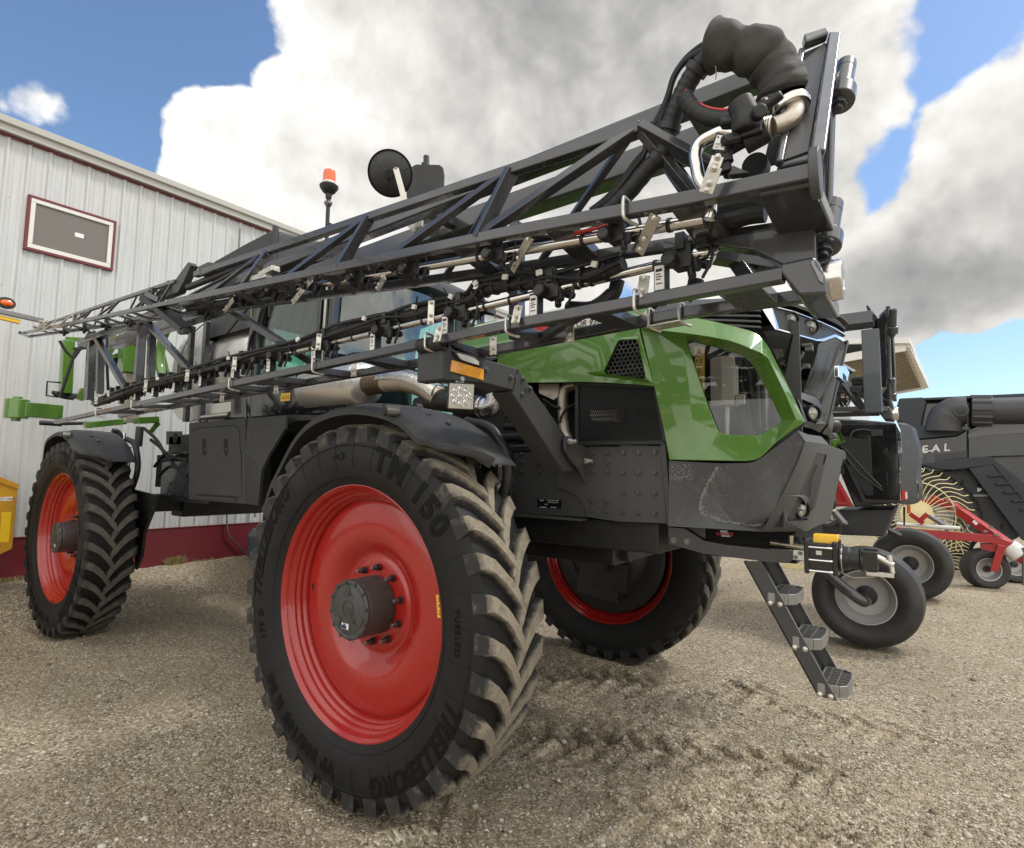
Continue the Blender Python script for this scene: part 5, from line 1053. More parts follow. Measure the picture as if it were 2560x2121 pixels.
# mirrors, beacon
MR = empty('cab_mirror', (0,0,0), SP); z7 = Zm(760, 350, 4.2); Ym = -1.30
p = U(*z7(1265, 590), Y=Ym); mb = MB(); n = V((.55,-.75,0)).normalized(); t_ = V((n.y*-1, n.x, 0)); rows = []
for z, s in ((-.19,.80),(-.18,.95),(-.05,1),(.12,1),(.165,.93),(.18,.72)): rows.append([p+V((0,0,z))+t_*(s*a)+V((.5,-.2,0))*b for a, b in ((-.10,.07),(-.115,.02),(-.09,-.05),(0,-.075),(.09,-.05),(.115,.02),(.10,.07))])
rows = [[q for q in r]+[r[0]] for r in rows]; mb.sheet(rows); k = len(mb.v); mb.f.append(tuple(range(7))); mb.f.append(tuple(range(k-8, k-1))); mb.build('mirror_housing', M['black'], MR, .008, 2, ang=30)
MB().cyl(p+V((-.01,.02,.17)), p+V((-.015,.02,.265)), .018, 10).cyl(p+V((-.045,.02,.17)), p+V((-.045,.02,.235)), .007, 8).build('mirror_stem', M['black'], MR); MB().tube(spline([p+V((0,.03,-.1)), p+V((-.3,.15,-.15)), p+V((-.9,.32,-.30))], 6), .02, 10).build('mirror_arm', M['black'], MR)
CM = empty('convex_mirror', (0,0,0), SP); c = U(*z7(905, 355), Y=-1.62); n = V((.50,-.55,-.42)).normalized(); q = n.to_track_quat('Z','Y')
dk = MB().lathe([(.004,.122),(-.006,.124),(-.010,.121),(.006,.108),(.030,.06),(.036,.02),(.036,0)], axis='Z', n=48); dk.v = [tuple(c+q @ V(v)) for v in dk.v]; dk.build('mirror_back', M['plas'], CM)
rb = MB()
for k in range(3): a = R(120*k+20); rb.bar(c+q @ V((.022*math.cos(a), .022*math.sin(a), .036)), c+q @ V((.105*math.cos(a), .105*math.sin(a), .010)), .006, .008)
rb.cyl(c+q @ V((0,0,.03)), c+q @ V((0,0,.052)), .022, 14); rb.build('mirror_rib', M['black'], CM)
a, b = U(*z7(965,305), Y=-1.66), U(*z7(1150,975), Y=-1.66); ar = MB(); ar.bar(a, lerp(a, b, .72), .030, .012, (.5,-.6,0)); d = lerp(a, b, .72); w_ = V((.05,.02,0)); ar.prism([d+V((-.02,0,.02)), d+V((.03,0,.0)), d+V((.075,.02,-.02)), b+V((.04,.0,.02)), b, d+V((-.02,0,-.05))], (0,.012,0)); ar.build('mirror_arm', M['cream'], CM, .002)
MB().bolt(a, (.5,-.6,0), .007, .01).build('arm_bolt', M['bolt'], CM)
u0, u1 = U(*z7(1185,800), Y=-1.66), U(*z7(1255,920), Y=-1.66); MB().span((u0.x, -1.675, u1.z), (u1.x, -1.66, u0.z)).build('clamp_plate', M['cream'], CM, .004)
BC = empty('beacon', (0,0,0), SP); p = U(*z7(262,510), Y=-1.0)
MB().lathe([(.0,.05),(.012,.052),(.02,.05),(.02,0)], tuple(p+V((0,0,.03))), 'Z', 28).build('beacon_ring', M['white'], BC)
MB().lathe([(.0,.0485),(.04,.049),(.08,.047),(.095,.043),(.10,0)], tuple(p+V((0,0,.05))), 'Z', 28).build('beacon_lens', M['orange'], BC)
MB().lathe([(-.085,.0),(-.085,.022),(-.05,.026),(-.03,.05),(.005,.073),(.018,.074),(.028,.062),(.03,0)], tuple(p), 'Z', 28).build('beacon_base', M['black'], BC)
MB().lathe([(-.15,.02),(-.13,.032),(-.12,.033),(-.105,.02)], tuple(p), 'Z', 20).cyl(p+V((.0,0,-.14)), p+V((.045,-.02,-.135)), .010, 8).build('beacon_joint', M['bolt'], BC)
MB().cyl((p.x, p.y, 3.42), p+V((0,0,-.08)), .016, 12).span((p.x+.01, p.y-.015, p.z-.36), (p.x+.045, p.y+.015, p.z-.30)).build('beacon_stem', M['black'], BC)
# ------------------------------------------------------------------ ladder and front coupling
M['alu'] = mat('worn_aluminium', (.30,.30,.29), .38, metal=.75, dirt=(.15,.14,.12), dscale=25, damt=.4)
LD = empty('access_ladder', (0,0,0), SP); zl = Zm(1820, 1250, 3.283); Y1, Y2 = -.62, -.33
tl, tr, bl_, br_ = [U(*zl(*q), Y=Y1) for q in ((125,505),(272,505),(735,1612),(897,1655))]
for y, nm in ((Y1, 0), (Y2, .0)):
    MB().prism([V((p.x, y, p.z)) for p in (tl, tr, br_, bl_)], (0, .012, 0)).build('ladder_rail', M['steel'], LD, .002)
    dlt = (bl_-tl).normalized(); MB().prism([V((p.x, y, p.z)) for p in (tl, tl+V((.010,0,0)), bl_+V((.010,0,0)), bl_)], (0, .045 if y == Y1 else -.045, 0)).build('rail_flange', M['steel'], LD, .002)
for (x, y) in ((385,845),(588,1210),(797,1598)):
    c = U(*zl(x, y), Y=Y1); s = empty('ladder_step', tuple(c), LD); L0, W0 = .05, .16
    rg = MB(); ys = (0, Y2-Y1-.005); ou = [(-.03, ys[0]), (-.03, ys[1]), (.05, ys[1]), (.083, ys[1]-.03), (.090, (ys[0]+ys[1])/2), (.083, ys[0]+.04), (.055, ys[0]+.012)]
    for a, b in zip(ou, ou[1:]+ou[:1]): rg.bar((a[0], a[1], .02), (b[0], b[1], .02), .008, .05)
    rg.build('step_rim', M['alu'], s, .002)
    g = MB()
    for i in range(1, 7): yy = ys[0]+(ys[1]-ys[0])*i/7; g.bar((-.03, yy, .025), (.085, yy, .025), .004, .03)
    for xx in (.0, .04): g.bar((xx, ys[0], .025), (xx, ys[1], .025), .004, .03)
    g.build('step_grating', M['alu'], s)
    for dx in (-.022, .022): MB().lathe([(0,.013),(-.006,.0125),(-.010,.008),(-.011,0)], (dx, -.0, -.004), 'Y', 16).build('step_rivet', M['zinc'], s)
CP = empty('fill_coupling', (0,0,0), SP); zk = Zm(1920, 1280, 6.213); Yk = -.62
bm_ = [(1670,1318), (1712,1322), (1760,1352), (1810,1362), zk(0,580), zk(345,605), zk(350,610), zk(385,600), zk(385,745), zk(300,800), zk(0,780), (1760,1385), (1700,1368), (1672,1360)]
MB().prism([U(x, y, Y=Yk) for x, y in bm_], (0, .05, 0)).build('drawbar_plate', M['steel'], CP, .003)
for q in ((1685,1351), (1718,1354)): MB().bolt(U(*q, Y=Yk), (0,-1,0), .012, .012).build('drawbar_bolt', M['bolt'], CP, .001)
MB().prism([U(*zk(*q), Y=Yk-.006) for q in ((388,590),(640,612),(640,770),(385,745))], (0, .006, 0)).build('zinc_plate', M['zinc'], CP, .003)
for q in ((500,643),(430,703),(618,683)): MB().bolt(U(*zk(*q), Y=Yk-.006), (0,-1,0), .007, .008).build('plate_bolt', M['bolt'], CP, .001)
pL, pR = U(*zk(650,670), Y=Yk-.02), U(*zk(1075,700), Y=Yk-.02); hh = .070; ex = (pR-pL).normalized(); xl = (pR-pL).length
bd = MB().span((pL.x, Yk-.085, pL.z-hh*.93), (pR.x-.0, Yk+.045, pL.z+hh*.93)); bd.build('actuator_body', M['gloss'], CP, .008, 3)
for x in (pL.x-.004, pR.x-.002): MB().span((x-.010, Yk-.095, pL.z-hh*1.08), (x+.012, Yk+.055, pL.z+hh*1.08)).build('actuator_flange', M['gloss'], CP, .006)
for dy, dz in ((-.088,.045),(-.088,-.012),(-.088,-.06)): MB().cyl((pL.x, Yk+dy, pL.z+dz), (pR.x, Yk+dy, pL.z+dz), .005, 10).build('tie_rod', M['chrome'], CP)
MB().span((pL.x+.035, Yk-.087, pL.z+.012), (pL.x+.058, Yk-.0855, pL.z+.03)).build('maker_label', M['zinc'], CP)
yc_ = MB(); t = pL+V((.055,-.01,hh+.01)); rows = [[t+V((x, y, z)) for y, z in ((-.035,.0),(-.02,.022),(.02,.022),(.035,.0))] for x in (-.035,-.01,.03,.065)]
yc_.slab(rows, (0,0,-.02)); yc_.build('yellow_cap', M['yplas'], CP, .006, 3)
c1_ = V((pR.x+.012, Yk-.02, pL.z)); cp = MB().lathe([(0,.060),(.010,.060),(.012,.052),(.035,.052),(.04,.045),(.075,.045),(.08,.052),(.092,.052)], tuple(c1_), 'X', 28); cp.build('coupler', M['black'], CP, .002)
MB().lathe([(.008,.062),(.012,.062)], tuple(c1_), 'X', 28).build('coupler_ring', M['stain'], CP)
MB().span((c1_.x+.085, Yk-.07, pL.z-.04), (c1_.x+.145, Yk+.02, pL.z+.045)).build('coupler_block', M['gloss'], CP, .006)
tp_ = MB().span((c1_.x+.10, Yk-.06, pL.z-.062), (c1_.x+.20, Yk-.03, pL.z-.045)).cyl((c1_.x+.14, Yk-.04, pL.z+.02), (c1_.x+.20, Yk-.04, pL.z-.01), .012, 10).cyl((c1_.x+.185, Yk-.04, pL.z+.03), (c1_.x+.195, Yk-.04, pL.z-.045), .010, 8); tp_.build('cam_lever', M['zinc'], CP, .002)
MB().tube(spline([V((c1_.x+.0, Yk-.03, pL.z-.062)), V((c1_.x+.05, Yk-.03, pL.z-.08)), V((c1_.x+.13, Yk-.04, pL.z-.066))], 6), .003, 6).build('tether_wire', M['zinc'], CP)
a, b = U(*zk(40,475), Y=-.5), U(*zk(560,560), Y=-.5); MB().cyl(a, lerp(a,b,.2), .012, 12).cyl(lerp(a,b,.2), lerp(a,b,.45), .009, 12).cyl(lerp(a,b,.45), b, .013, 12).cyl(lerp(a,b,.62)+V((0,0,.0)), lerp(a,b,.62)+V((0,0,.05)), .012, 10).build('brass_fitting', mat('brass_zinc', (.45,.40,.30), .35, metal=.9), CP)
hs = MB()
for q in ([(470,390),(480,450),(540,530),(600,590)], [(560,395),(580,470),(620,540)], [(-60,470),(120,440),(340,450)], [(400,330),(395,420),(360,480)]): hs.tube(spline([U(*zk(x, y), Y=-.45) for x, y in q], 6), .009, 8)
hs.build('coupling_hose', M['hose'], CP)
MB().span((1.50, -.45, 1.30), (1.95, .45, 1.47)).build('front_crossmember', M['shroud'], CP)
tg = MB().prism([U(*z3(*q), Y=-.5) for q in ((0,1552),(95,1552),(150,1645),(20,1640))], (0,.003,0)); tg.build('white_tag', M['paper'], CP)
tg = MB(); p0, p1 = U(*z3(15,1602), Y=-.503), U(*z3(115,1606), Y=-.503); text_on(tg, 'DANGER', .022, (p0+p1)/2, p1-p0, (0,0,1), .0005, bold=.0008); tg.build('tag_lettering', M['rink'], CP, fix=False)
# ------------------------------------------------------------------ folded spray boom, right-hand side
IB = empty('inner_boom', (0,0,0), SP); OB = empty('outer_boom', (0,0,0), SP)
r1 = Zm(1650, 60, 4.2); r2 = Zm(1650, 400, 3.782); r3 = Zm(1250, 450, 3.866); r4 = Zm(850, 500, 3.866); r5 = Zm(450, 600, 3.866); r6 = Zm(30, 700, 4.2)
class Line:
    def __init__(s, a, b): s.a, s.b = V(a), V(b)
    def at(s, X): t = (X-s.a.x)/(s.b.x-s.a.x); return s.a+(s.b-s.a)*t
    def px(s, x):                        # where this member crosses a picture column -> point on the member
        n = raydir(x, 0).cross(raydir(x, 2121)); t = -(s.a-CAM).dot(n)/((s.b-s.a).dot(n)); return s.a+(s.b-s.a)*t
class Poly:                              # a member made of straight lengths
    def __init__(s, pts): s.p = [x for x, y, Y in pts]; s.seg = [Line(U(*q[:2], Y=q[2]), U(*r[:2], Y=r[2])) for q, r in zip(pts, pts[1:])]; s.a, s.b = s.seg[0].a, s.seg[-1].b
    def px(s, x):
        for i, g in enumerate(s.seg):
            if x >= s.p[i+1] or i == len(s.seg)-1: return g.px(x)
    def at(s, X):
        for i, g in enumerate(s.seg):
            if X >= g.b.x or i == len(s.seg)-1: return g.at(X)
    def run(s, x0, x1): return [s.px(x0)]+[g.a for g, q in zip(s.seg, s.p) if x1 < q < x0]+[s.px(x1)]
def chord(ln, x0, x1, w, h, par, bev=.005):
    pts = ln.run(x0, x1) if isinstance(ln, Poly) else [ln.px(x0), ln.px(x1)]; m_ = MB(); rows = []
    for i, p in enumerate(pts):
        d = (pts[min(i+1, len(pts)-1)]-pts[max(i-1, 0)]).normalized(); sd_ = d.cross(V((0,0,1))).normalized(); up = sd_.cross(d)
        rows.append([p+sd_*(a*w/2)+up*(b*h/2) for a, b in ((-1,-1),(1,-1),(1,1),(-1,1),(-1,-1))])
    m_.sheet(rows); k = len(m_.v); m_.f.append((0,1,2,3)); m_.f.append((k-5,k-4,k-3,k-2)); 
    bm = bmesh.new(); me = bpy.data.meshes.new('x'); me.from_pydata(m_.v, [], m_.f); bm.from_mesh(me); bmesh.ops.remove_doubles(bm, verts=bm.verts, dist=1e-5); bm.to_mesh(me); bm.free(); m_.v = [tuple(v.co) for v in me.vertices]; m_.f = [tuple(p.vertices) for p in me.polygons]; bpy.data.meshes.remove(me)
    return m_.build('chord', M['steel'], par, bev)
C1 = Poly([(2025,436,-2.15),(1741,497,-2.11),(1250,588,-2.06),(62,833,-1.88)]); C2 = Poly([(2041,563,-1.88),(1715,608,-1.86),(1250,678,-1.84),(719,750,-1.82),(75,842,-1.80)]); D_ = Line(U(1600,321,Y=-2.02), U(100,816,Y=-1.84))
L1 = Poly([(1960,689,-1.98),(1250,820,-1.92),(150,1053,-1.74)]); L2 = Poly([(2062,734,-1.72),(1705,784,-1.69),(1302,864,-1.64),(838,944,-1.58),(300,1040,-1.50)])
E1 = Line((2.2,-1.78,2.995), (-4.3,-1.70,2.96)); E2 = Line((2.2,-1.55,2.99), (-4.2,-1.45,2.99))
S = M['steel']
def member(ln, x0, x1, w, h, nm, par, m=S): return MB().bar(ln.px(x0), ln.px(x1), w, h).build(nm, m, par, .004)
# outer section (folded back, nearest): chords
chord(C1, 2034, 425, .041, .040, OB, .005); chord(C2, 2041, 440, .040, .039, OB, .005); chord(D_, 1602, 490, .037, .037, OB, .005)
chord(C1, 425, 62, .030, .030, OB, .003); chord(C2, 440, 75, .028, .028, OB, .003); chord(D_, 440, 100, .026, .026, OB, .003)
def brace(a, b, w, nm='brace', par=OB, h=None): return MB().bar(a, b, w, h or w, (0, .3, 1)).build(nm, S, par, .003)
for xd, xc, w in ((1592,1185,.034),(1280,1196,.052),(1272,975,.030),(925,848,.046),(915,712,.029),(672,604,.038),(660,520,.02)): brace(D_.px(xd), C1.px(xc), w, h=.030 if w > .04 else None)
for xd, xc in ((1585,1345),(1275,1110),(925,832),(672,600)): brace(D_.px(xd), C2.px(xc), .024)
brace(D_.px(1598), U(1800,432,Y=-1.95), .052, h=.03); brace(D_.px(1598), C2.px(1820), .03)
for xd, xc in ((430,395),(395,345),(395,330),(300,262),(300,235),(230,205),(230,180),(170,150)): brace(D_.px(xd), C1.px(xc), .016)
for xd, xc in ((430,380),(345,300),(262,225),(190,165)): brace(D_.px(xd), C2.px(xc+8), .014)
# ladder plates between the two lower chords
def rung(la, lb, x, w, h, par, m=S, dz=0.0):
    a = la.px(x); b = lb.at(a.x); return MB().bar(a+V((0,0,dz)), b+V((0,0,dz)), w, h).build('rung', m, par, .003)
for x, w in ((1722,.10),(1392,.085),(1152,.085),(966,.085),(813,.085),(689,.085),(590,.085),(490,.085)): rung(C1, C2, x, w, .040, OB)
for x in (402,362,325,290,258,228,200,172,148,122,100): rung(C1, C2, x, .035, .016, OB)
for x0, x1 in ((950,832),(745,640),(600,545)): brace(C1.px(x0), C2.px(x1+60), .028)
# closed end box and the slanted end plate with the fold hinge
bx = MB(); a, b = C1.px(1893), C1.px(2036); c, d = C2.at(a.x), C2.at(b.x+.01)
bx.hexa([a+V((0,0,-.028)), b+V((0,0,-.028)), d+V((0,0,-.026)), c+V((0,0,-.026)), a+V((0,0,.024)), b+V((0,0,.024)), d+V((0,0,.022)), c+V((0,0,.022))]); bx.build('end_box', S, OB, .008, 3)
gu = MB().prism([C2.px(1740)+V((0,-.03,-.012)), C2.px(2042)+V((.0,-.03,.0)), C2.px(2042)+V((.0,-.03,-.125)), C2.px(1960)+V((0,-.03,-.115)), C2.px(1890)+V((0,-.03,-.062))], (0,.06,0)); gu.build('gusset', S, OB, .005)
TL, TR, BR, BL = U(2003,131,Y=-1.78), U(2083,96,Y=-1.70), U(2040,392,Y=-2.10), U(1946,414,Y=-2.10); nrm = (TR-TL).cross(BL-TL).normalized()
if nrm.dot(CAM-TL) < 0: nrm = -nrm
MB().prism([TL, TR, BR, BL], -nrm*.035).build('end_plate', S, OB, .010, 3)
ip = [lerp(lerp(TL,TR,u), lerp(BL,BR,u), v)+nrm*.002 for u, v in ((.12,.13),(.72,.02),(.80,.10),(.76,.96),(.12,.98))]; MB().prism(ip, nrm*.004).build('end_plate_face', M['steel2'], OB, .003)
A_, B_, Cc_ = U(*r1(1320,335), Y=-1.66), U(*r1(1500,215), Y=-1.74), U(*r1(1420,620), Y=-1.86)
fl = MB().prism([TL+V((0,.0,0)), A_, U(*r1(1400,700), Y=-1.80), lerp(TL,BL,.5), ], (-.015,0,0)); fl.build('plate_flange', S, OB, .004)
MB().prism([U(*r1(1500,300), Y=-1.785), U(*r1(1480,215), Y=-1.78), U(*r1(1720,140), Y=-1.72), U(*r1(1745,200), Y=-1.72)], nrm*.03).build('plate_lip', S, OB, .006)
rim_ = MB(); rim_.bar(TR+nrm*.004, BR+nrm*.004, .035, .03, nrm); rim_.bar(TL+nrm*.004, BL+nrm*.004, .018, .022, nrm); rim_.build('plate_edge', S, OB, .006)
ec = MB(); c0 = C1.px(2038); ec.cyl(c0+V((-.01,0,.0)), c0+V((.012,0,.0)), .042, 24); ec.v = [(x, y, c0.z+(z-c0.z)*1.5) for x, y, z in ec.v]; ec.build('chord_cap', M['steel2'], OB, .003)
def barrel(pa, pb, ya, yb, nm):
    a, b = U(*pa, Y=ya), U(*pb, Y=yb); d = (b-a).normalized(); h = empty(nm, (0,0,0), OB); l = (b-a).length
    m_ = MB(); m_.tube([a-d*.03, a-d*.028, a+d*.01, a+d*.012], [.020,.030,.030,.022], 20); m_.tube([a+d*.01, lerp(a,b,.52)], .030, 20); m_.tube([lerp(a,b,.52), lerp(a,b,.54), lerp(a,b,.80), lerp(a,b,.82)], [.034,.043,.043,.036], 20); m_.tube([lerp(a,b,.82), lerp(a,b,.92)], .024, 8); m_.tube([lerp(a,b,.92), b], .014, 12)
    w_ = V((-.06,-.03,-.01)); m_.prism([a+d*.01, a+d*.05+V((-.02,0,0)), lerp(a,b,.55)+w_, lerp(a,b,.72)+w_*.6, lerp(a,b,.66)], V((0,.02,0))); m_.build('fold_hinge', S, OB, .003); bpy.data.objects.remove(h)
barrel(r1(1945,480), r1(1868,905), -1.62, -1.72, 'x'); barrel(r2(1618,480), r2(1542,915), -1.78, -1.86, 'x')
for (p, q, r_, m_) in ((r1(1800,500), r2(1590,450), .012, M['steel']), (r1(1765,700), r2(1540,420), .010, M['steel']), (r1(1808,250), r2(1560,1010), .016, M['steel'])): MB().cyl(U(*p, Y=-1.66), U(*q, Y=-1.80), r_, 12).build('hinge_rod', m_, OB)
# inner section: bottom ladder, top chords, struts
chord(L1, 1960, 140, .042, .038, IB, .005); chord(L2, 2062, 300, .038, .040, IB, .005)
MB().bar(E1.a, E1.b, .07, .062).build('chord', S, IB, .008); MB().bar(E2.a, E2.b, .10, .10).build('chord', S, IB, .008)
for x, w in ((1843,.12),(1490,.085),(1268,.06),(1080,.085),(905,.07),(760,.07),(655,.07),(560,.07),(470,.07),(400,.07),(330,.07),(262,.07)): rung(L1, L2, x, w, .036, IB)
for x0, x1 in ((1460,1330),(900,985),(760,860),(640,720),(540,600)): MB().bar(L1.px(x0), L2.px(x1), .036, .030).build('brace', S, IB, .003)
for a, b in (((237,838),(322,985)), ((368,806),(486,938)), ((560,765),(800,918))):
    MB().bar(U(*a, Y=-1.72), U(*b, Y=-1.70), .050, .042).build('strut', S, IB, .004)
for a, b, y in (((231,838),(224,1000),-1.70), ((252,836),(249,985),-1.5), ((357,806),(344,965),-1.68), ((381,806),(376,950),-1.5), ((1293,560),(1292,850),-1.62)): MB().bar(U(*a, Y=y), U(*b, Y=y), .060, .05, (1,0,0)).build('post', S, IB, .004)
for X in (-3.2,-1.2,.6): MB().bar(E1.at(X), E2.at(X), .05, .05).build('rung', S, IB, .004)
MB().bar(E1.at(1.9), E2.at(1.9), .06, .06).build('rung', S, IB, .004); MB().bar(E2.at(1.7), L2.at(2.1), .06, .05).build('strut', S, IB, .004)
MB().bar(U(*r2(520,900), Y=-1.72), U(*r2(1130,1000), Y=-1.62), .06, .05).build('strut', S, IB, .004)
# front casting of the inner section and the fold pin
cs = [r2(1125,1060), r2(1130,975), r2(1450,905), r2(1500,960), r2(1575,1135), r2(1580,1272), r2(1310,1285), r2(1215,1165)]
MB().prism([U(x, y, Y=-2.0) for x, y in cs], (0, .27, 0)).build('end_casting', S, IB, .010, 3)
MB().prism([U(*r2(*q), Y=-2.006) for q in ((1410,965),(1450,930),(1470,1000),(1540,1100),(1545,1180),(1500,1150))], (0,.05,0)).build('wear_plate', M['bolt'], IB, .004)
p = U(*r2(1590,1150), Y=-1.90); MB().lathe([(-.03,.0),(-.03,.054),(-.008,.056),(.030,.054),(.036,.050),(.036,.030),(.034,.028),(.034,0)], tuple(p), 'X', 32).build('fold_pin', M['stain'], IB, .002)
pz = MB(); pz.tube([U(*r2(1500,900), Y=-1.80), U(*r2(1540,1060), Y=-1.84)], .03, 16); pz.build('fold_post', S, IB)
# spray lines
PL = Line(U(1745,640,Y=-1.90), U(300,984,Y=-1.70)); PC = Line(U(1762,549,Y=-2.03), U(560,752,Y=-1.87))
MB().cyl(PL.px(1745), PL.px(300), .0165, 18).build('spray_pipe', M['stain'], IB); MB().cyl(PC.px(1762), PC.px(530), .0185, 18).build('spray_pipe', M['stain'], OB)
MB().tube(spline([U(*r2(250,900), Y=-1.90), U(*r2(390,890), Y=-1.90), U(*r2(470,870), Y=-1.89), U(*r2(520,835), Y=-1.87)], 6), .019, 16).build('pipe_elbow', M['stain'], IB)
cb = [(1560,662),(1480,690),(1400,700),(1330,706),(1290,712),(1240,716),(1205,728),(1180,752),(1130,762),(1080,778),(1020,790),(950,805),(850,834),(760,862),(660,886),(560,914),(450,945),(370,966),(300,990),(240,1010)]
pts = spline([U(x, y, Y=-1.90+.0001*(1560-x)) for x, y in cb], 4)
MB().tube(pts, [.027+.004*math.sin(i*.7) for i in range(len(pts))], 12).build('hose_bundle', M['hose'], IB)
for k, (dy, dz, r_) in enumerate(((-.028,.028,.009), (.01,.036,.008), (-.034,-.006,.007))):
    MB().tube([p+V((0, dy+.006*math.sin(i*.9+k*2), dz+.008*math.sin(i*.55+k*1.3))) for i, p in enumerate(pts)], r_, 8).build('cable', M['hose'], IB)
for i in range(2, len(pts)-1, 3):
    cl = MB(); d = (pts[i+1]-pts[i]).normalized(); cl.tube([pts[i]-d*.006, pts[i]+d*.006], .036, 10)
    if random.random() < .45: q = pts[i]+V((0,-.03,.035)); cl.bar(q, q+V((random.uniform(-.02,.02), -.01, .03)), .006, .006)
    cl.build('cable_tie', M['hose'], IB)
for i in range(3, len(pts)-1, 7): q = pts[i]+V((0,-.04,.02)); MB().box(q, (.022,.012,.020), Matrix.Rotation(random.uniform(-.6,.6), 3, 'Y')).build('white_tag', M['paper'], IB)
for i in range(0, 5): q = PC.px(1500-190*i)+V((.02,-.01,.055)); MB().box(q, (.024,.010,.030), Matrix.Rotation(.5, 3, 'Y')).build('white_tag', M['paper'], OB)
cx = [(1580,572),(1500,592),(1420,600),(1316,612),(1220,628),(1120,640),(1031,655),(950,676),(860,694),(760,715),(660,735),(560,757),(470,772)]
pts2 = spline([U(x, y, Y=-1.99+.0001*(1580-x)) for x, y in cx], 4); MB().tube(pts2, [.021+.002*math.sin(i) for i in range(len(pts2))], 12).build('hose_bundle', M['hose'], OB)
MB().tube([p+V((0,-.03,.012+.012*math.sin(i*.6))) for i, p in enumerate(pts2)], .008, 8).build('cable', M['hose'], OB)
MB().tube([U(x, y, Y=-2.03) for x, y in ((1420,588),(1450,580),(1490,572),(1530,560))], .006, 8).build('red_line', M['rink'], OB)
# nozzle stations
def nozzle(ln, x, par, lab=True, sc=1.0):
    p = ln.px(x); e = empty('nozzle_station', tuple(p), par); 
    b = MB().span((-.030,-.030,-.036), (.030,.020,.036)).span((-.018,-.04,.02), (.012,-.0,.075)); b.lathe([(-.072,0),(-.072,.019),(-.066,.024),(-.03,.024)], (-.03,0,-.012), 'Y', 16)
    b.cyl((.02,-.01,-.03), (.035,-.035,-.075), .013, 10).cyl((.02,.02,-.01), (.075,-.0,-.035), .015, 10).cyl((.045,-.03,-.02), (.055,-.045,-.06), .011, 10).tube(spline([(.03,0,.07),(.07,-.01,.05),(.09,-.02,-.02),(.06,-.02,-.08)], 5), .006, 6)
    if lab: b.span((-.085,-.045,-.105), (-.045,-.008,-.012)); b.cyl((-.045,-.025,-.02), (-.02,-.02,-.01), .010, 8)
    o = b.build('nozzle_body', M['black'], par, .003); o.location = p; o.scale = (sc,)*3
    bpy.data.objects.remove(e)
    if lab:
        l = MB().span((-.081,-.0465,-.100), (-.050,-.0452,-.022)).build('nozzle_label', M['paper'], par); l.location = p; l.scale = (sc,)*3
        t = MB()
        for k, z in enumerate((-.034,-.05,-.058,-.066,-.08)): t.span((-.077,-.0472,z-.0018-(.006 if k == 0 else 0)), (-.056-.005*(k % 2),-.0466,z+.0018))
        l = t.build('label_print', M['ink'], par); l.location = p; l.scale = (sc,)*3
for x in (1712,1388,1160,974,822,706,614,530,462,408,362,322): nozzle(PL, x, IB)
for x in (660,570,495,432,384,340,300,285): nozzle(PL, x, IB, False, .85)
for x in (1548,1252,1040,905,790,690,610): nozzle(PC, x, OB, False, .9)
for x in (330,270,215,165): nozzle(C2, x, OB, False, .7)
for x in (520,440): nozzle(C2, x, OB, False, .9)
for x in (1640,1480,1445,1345,1278,1215,1090,1060,930,885,780,745,660): p = PL.px(x); d = (PL.b-PL.a).normalized(); MB().tube([p-d*.005, p+d*.005], .0195, 16).build('pipe_band', M['black'], IB)
for x in (1675,1460,1200,1000,880): p = PC.px(x); d = (PC.b-PC.a).normalized(); MB().tube([p-d*.006, p+d*.006], .0215, 16).build('pipe_band', M['black'], OB)
# zinc strap brackets, U-bolts
def strap(a, b, ya, yb, w, par, kink=0):
    p, q = U(*a, Y=ya), U(*b, Y=yb); m_ = MB(); n_ = V((.3,-1,-.2))
    if kink: mid = lerp(p, q, .5); m_.bar(p, mid+V((.0,.0,0)), w, .005, n_); m_.bar(mid, q, w, .005, n_)
    else: m_.bar(p, q, w, .006, n_)
    for t in (.08,.62,.9): m_.bolt(lerp(p, q, t)+n_.normalized()*.003, n_, .006, .014)
    return m_.build('strap_bracket', M['zinc'], par, .0015)
strap((1640,538),(1596,632),-2.10,-2.0,.036,OB); strap((1326,592),(1280,676),-2.06,-1.95,.032,OB); strap((962,690),(944,724),-2.02,-1.92,.034,OB); strap((780,698),(731,757),-2.0,-1.9,.03,OB,1); strap((583,750),(562,778),-1.98,-1.88,.03,OB)
strap((1795,392),(1783,425),-2.19,-2.19,.030,OB); strap((1788,418),(1764,484),-2.19,-2.18,.036,OB)
for a, b in (((1612,690),(1604,748)),((1297,765),(1288,808)),((1100,818),(1092,855))): strap(a, b, -1.94, -1.97, .034, IB, 1)
for a, b in (((1079,752),(1077,812)),((799,835),(795,876)),((588,893),(585,928)),((470,925),(467,955)),((366,950),(363,982)),((243,985),(240,1012))): strap(a, b, -1.93, -1.93, .03, IB)
for a, b in (((1425,806),(1425,856)),((1233,843),(1233,888)),((885,897),(884,942)),((691,965),(690,985)),((556,985),(555,1005))): strap(a, b, -1.74, -1.74, .032, IB)
u = []
def ubolt(ln, x, par, r_=.033):
    p = ln.px(x); d = V((1,0,0)); m_ = MB(); pts = [p+V((0, r_*.4, r_)), p+V((0, -r_*.7, r_*1.02)), p+V((0,-r_*1.0,r_*.7)), p+V((0,-r_*1.0,-r_*.7)), p+V((.004,-r_*.7,-r_*1.05)), p+V((.014,r_*.2,-r_*1.2)), p+V((.022,r_*.7,-r_*1.25))]
    m_.tube(spline(pts, 4), .0055, 8).build('u_bolt', M['zinc'], par)
for x in (1596,1278,1077,795,586,340,250): ubolt(L1, x, IB)
for x in (1570,): ubolt(C1, x, OB)
for x in (1630,1706): ubolt(L2, x, IB, .034)
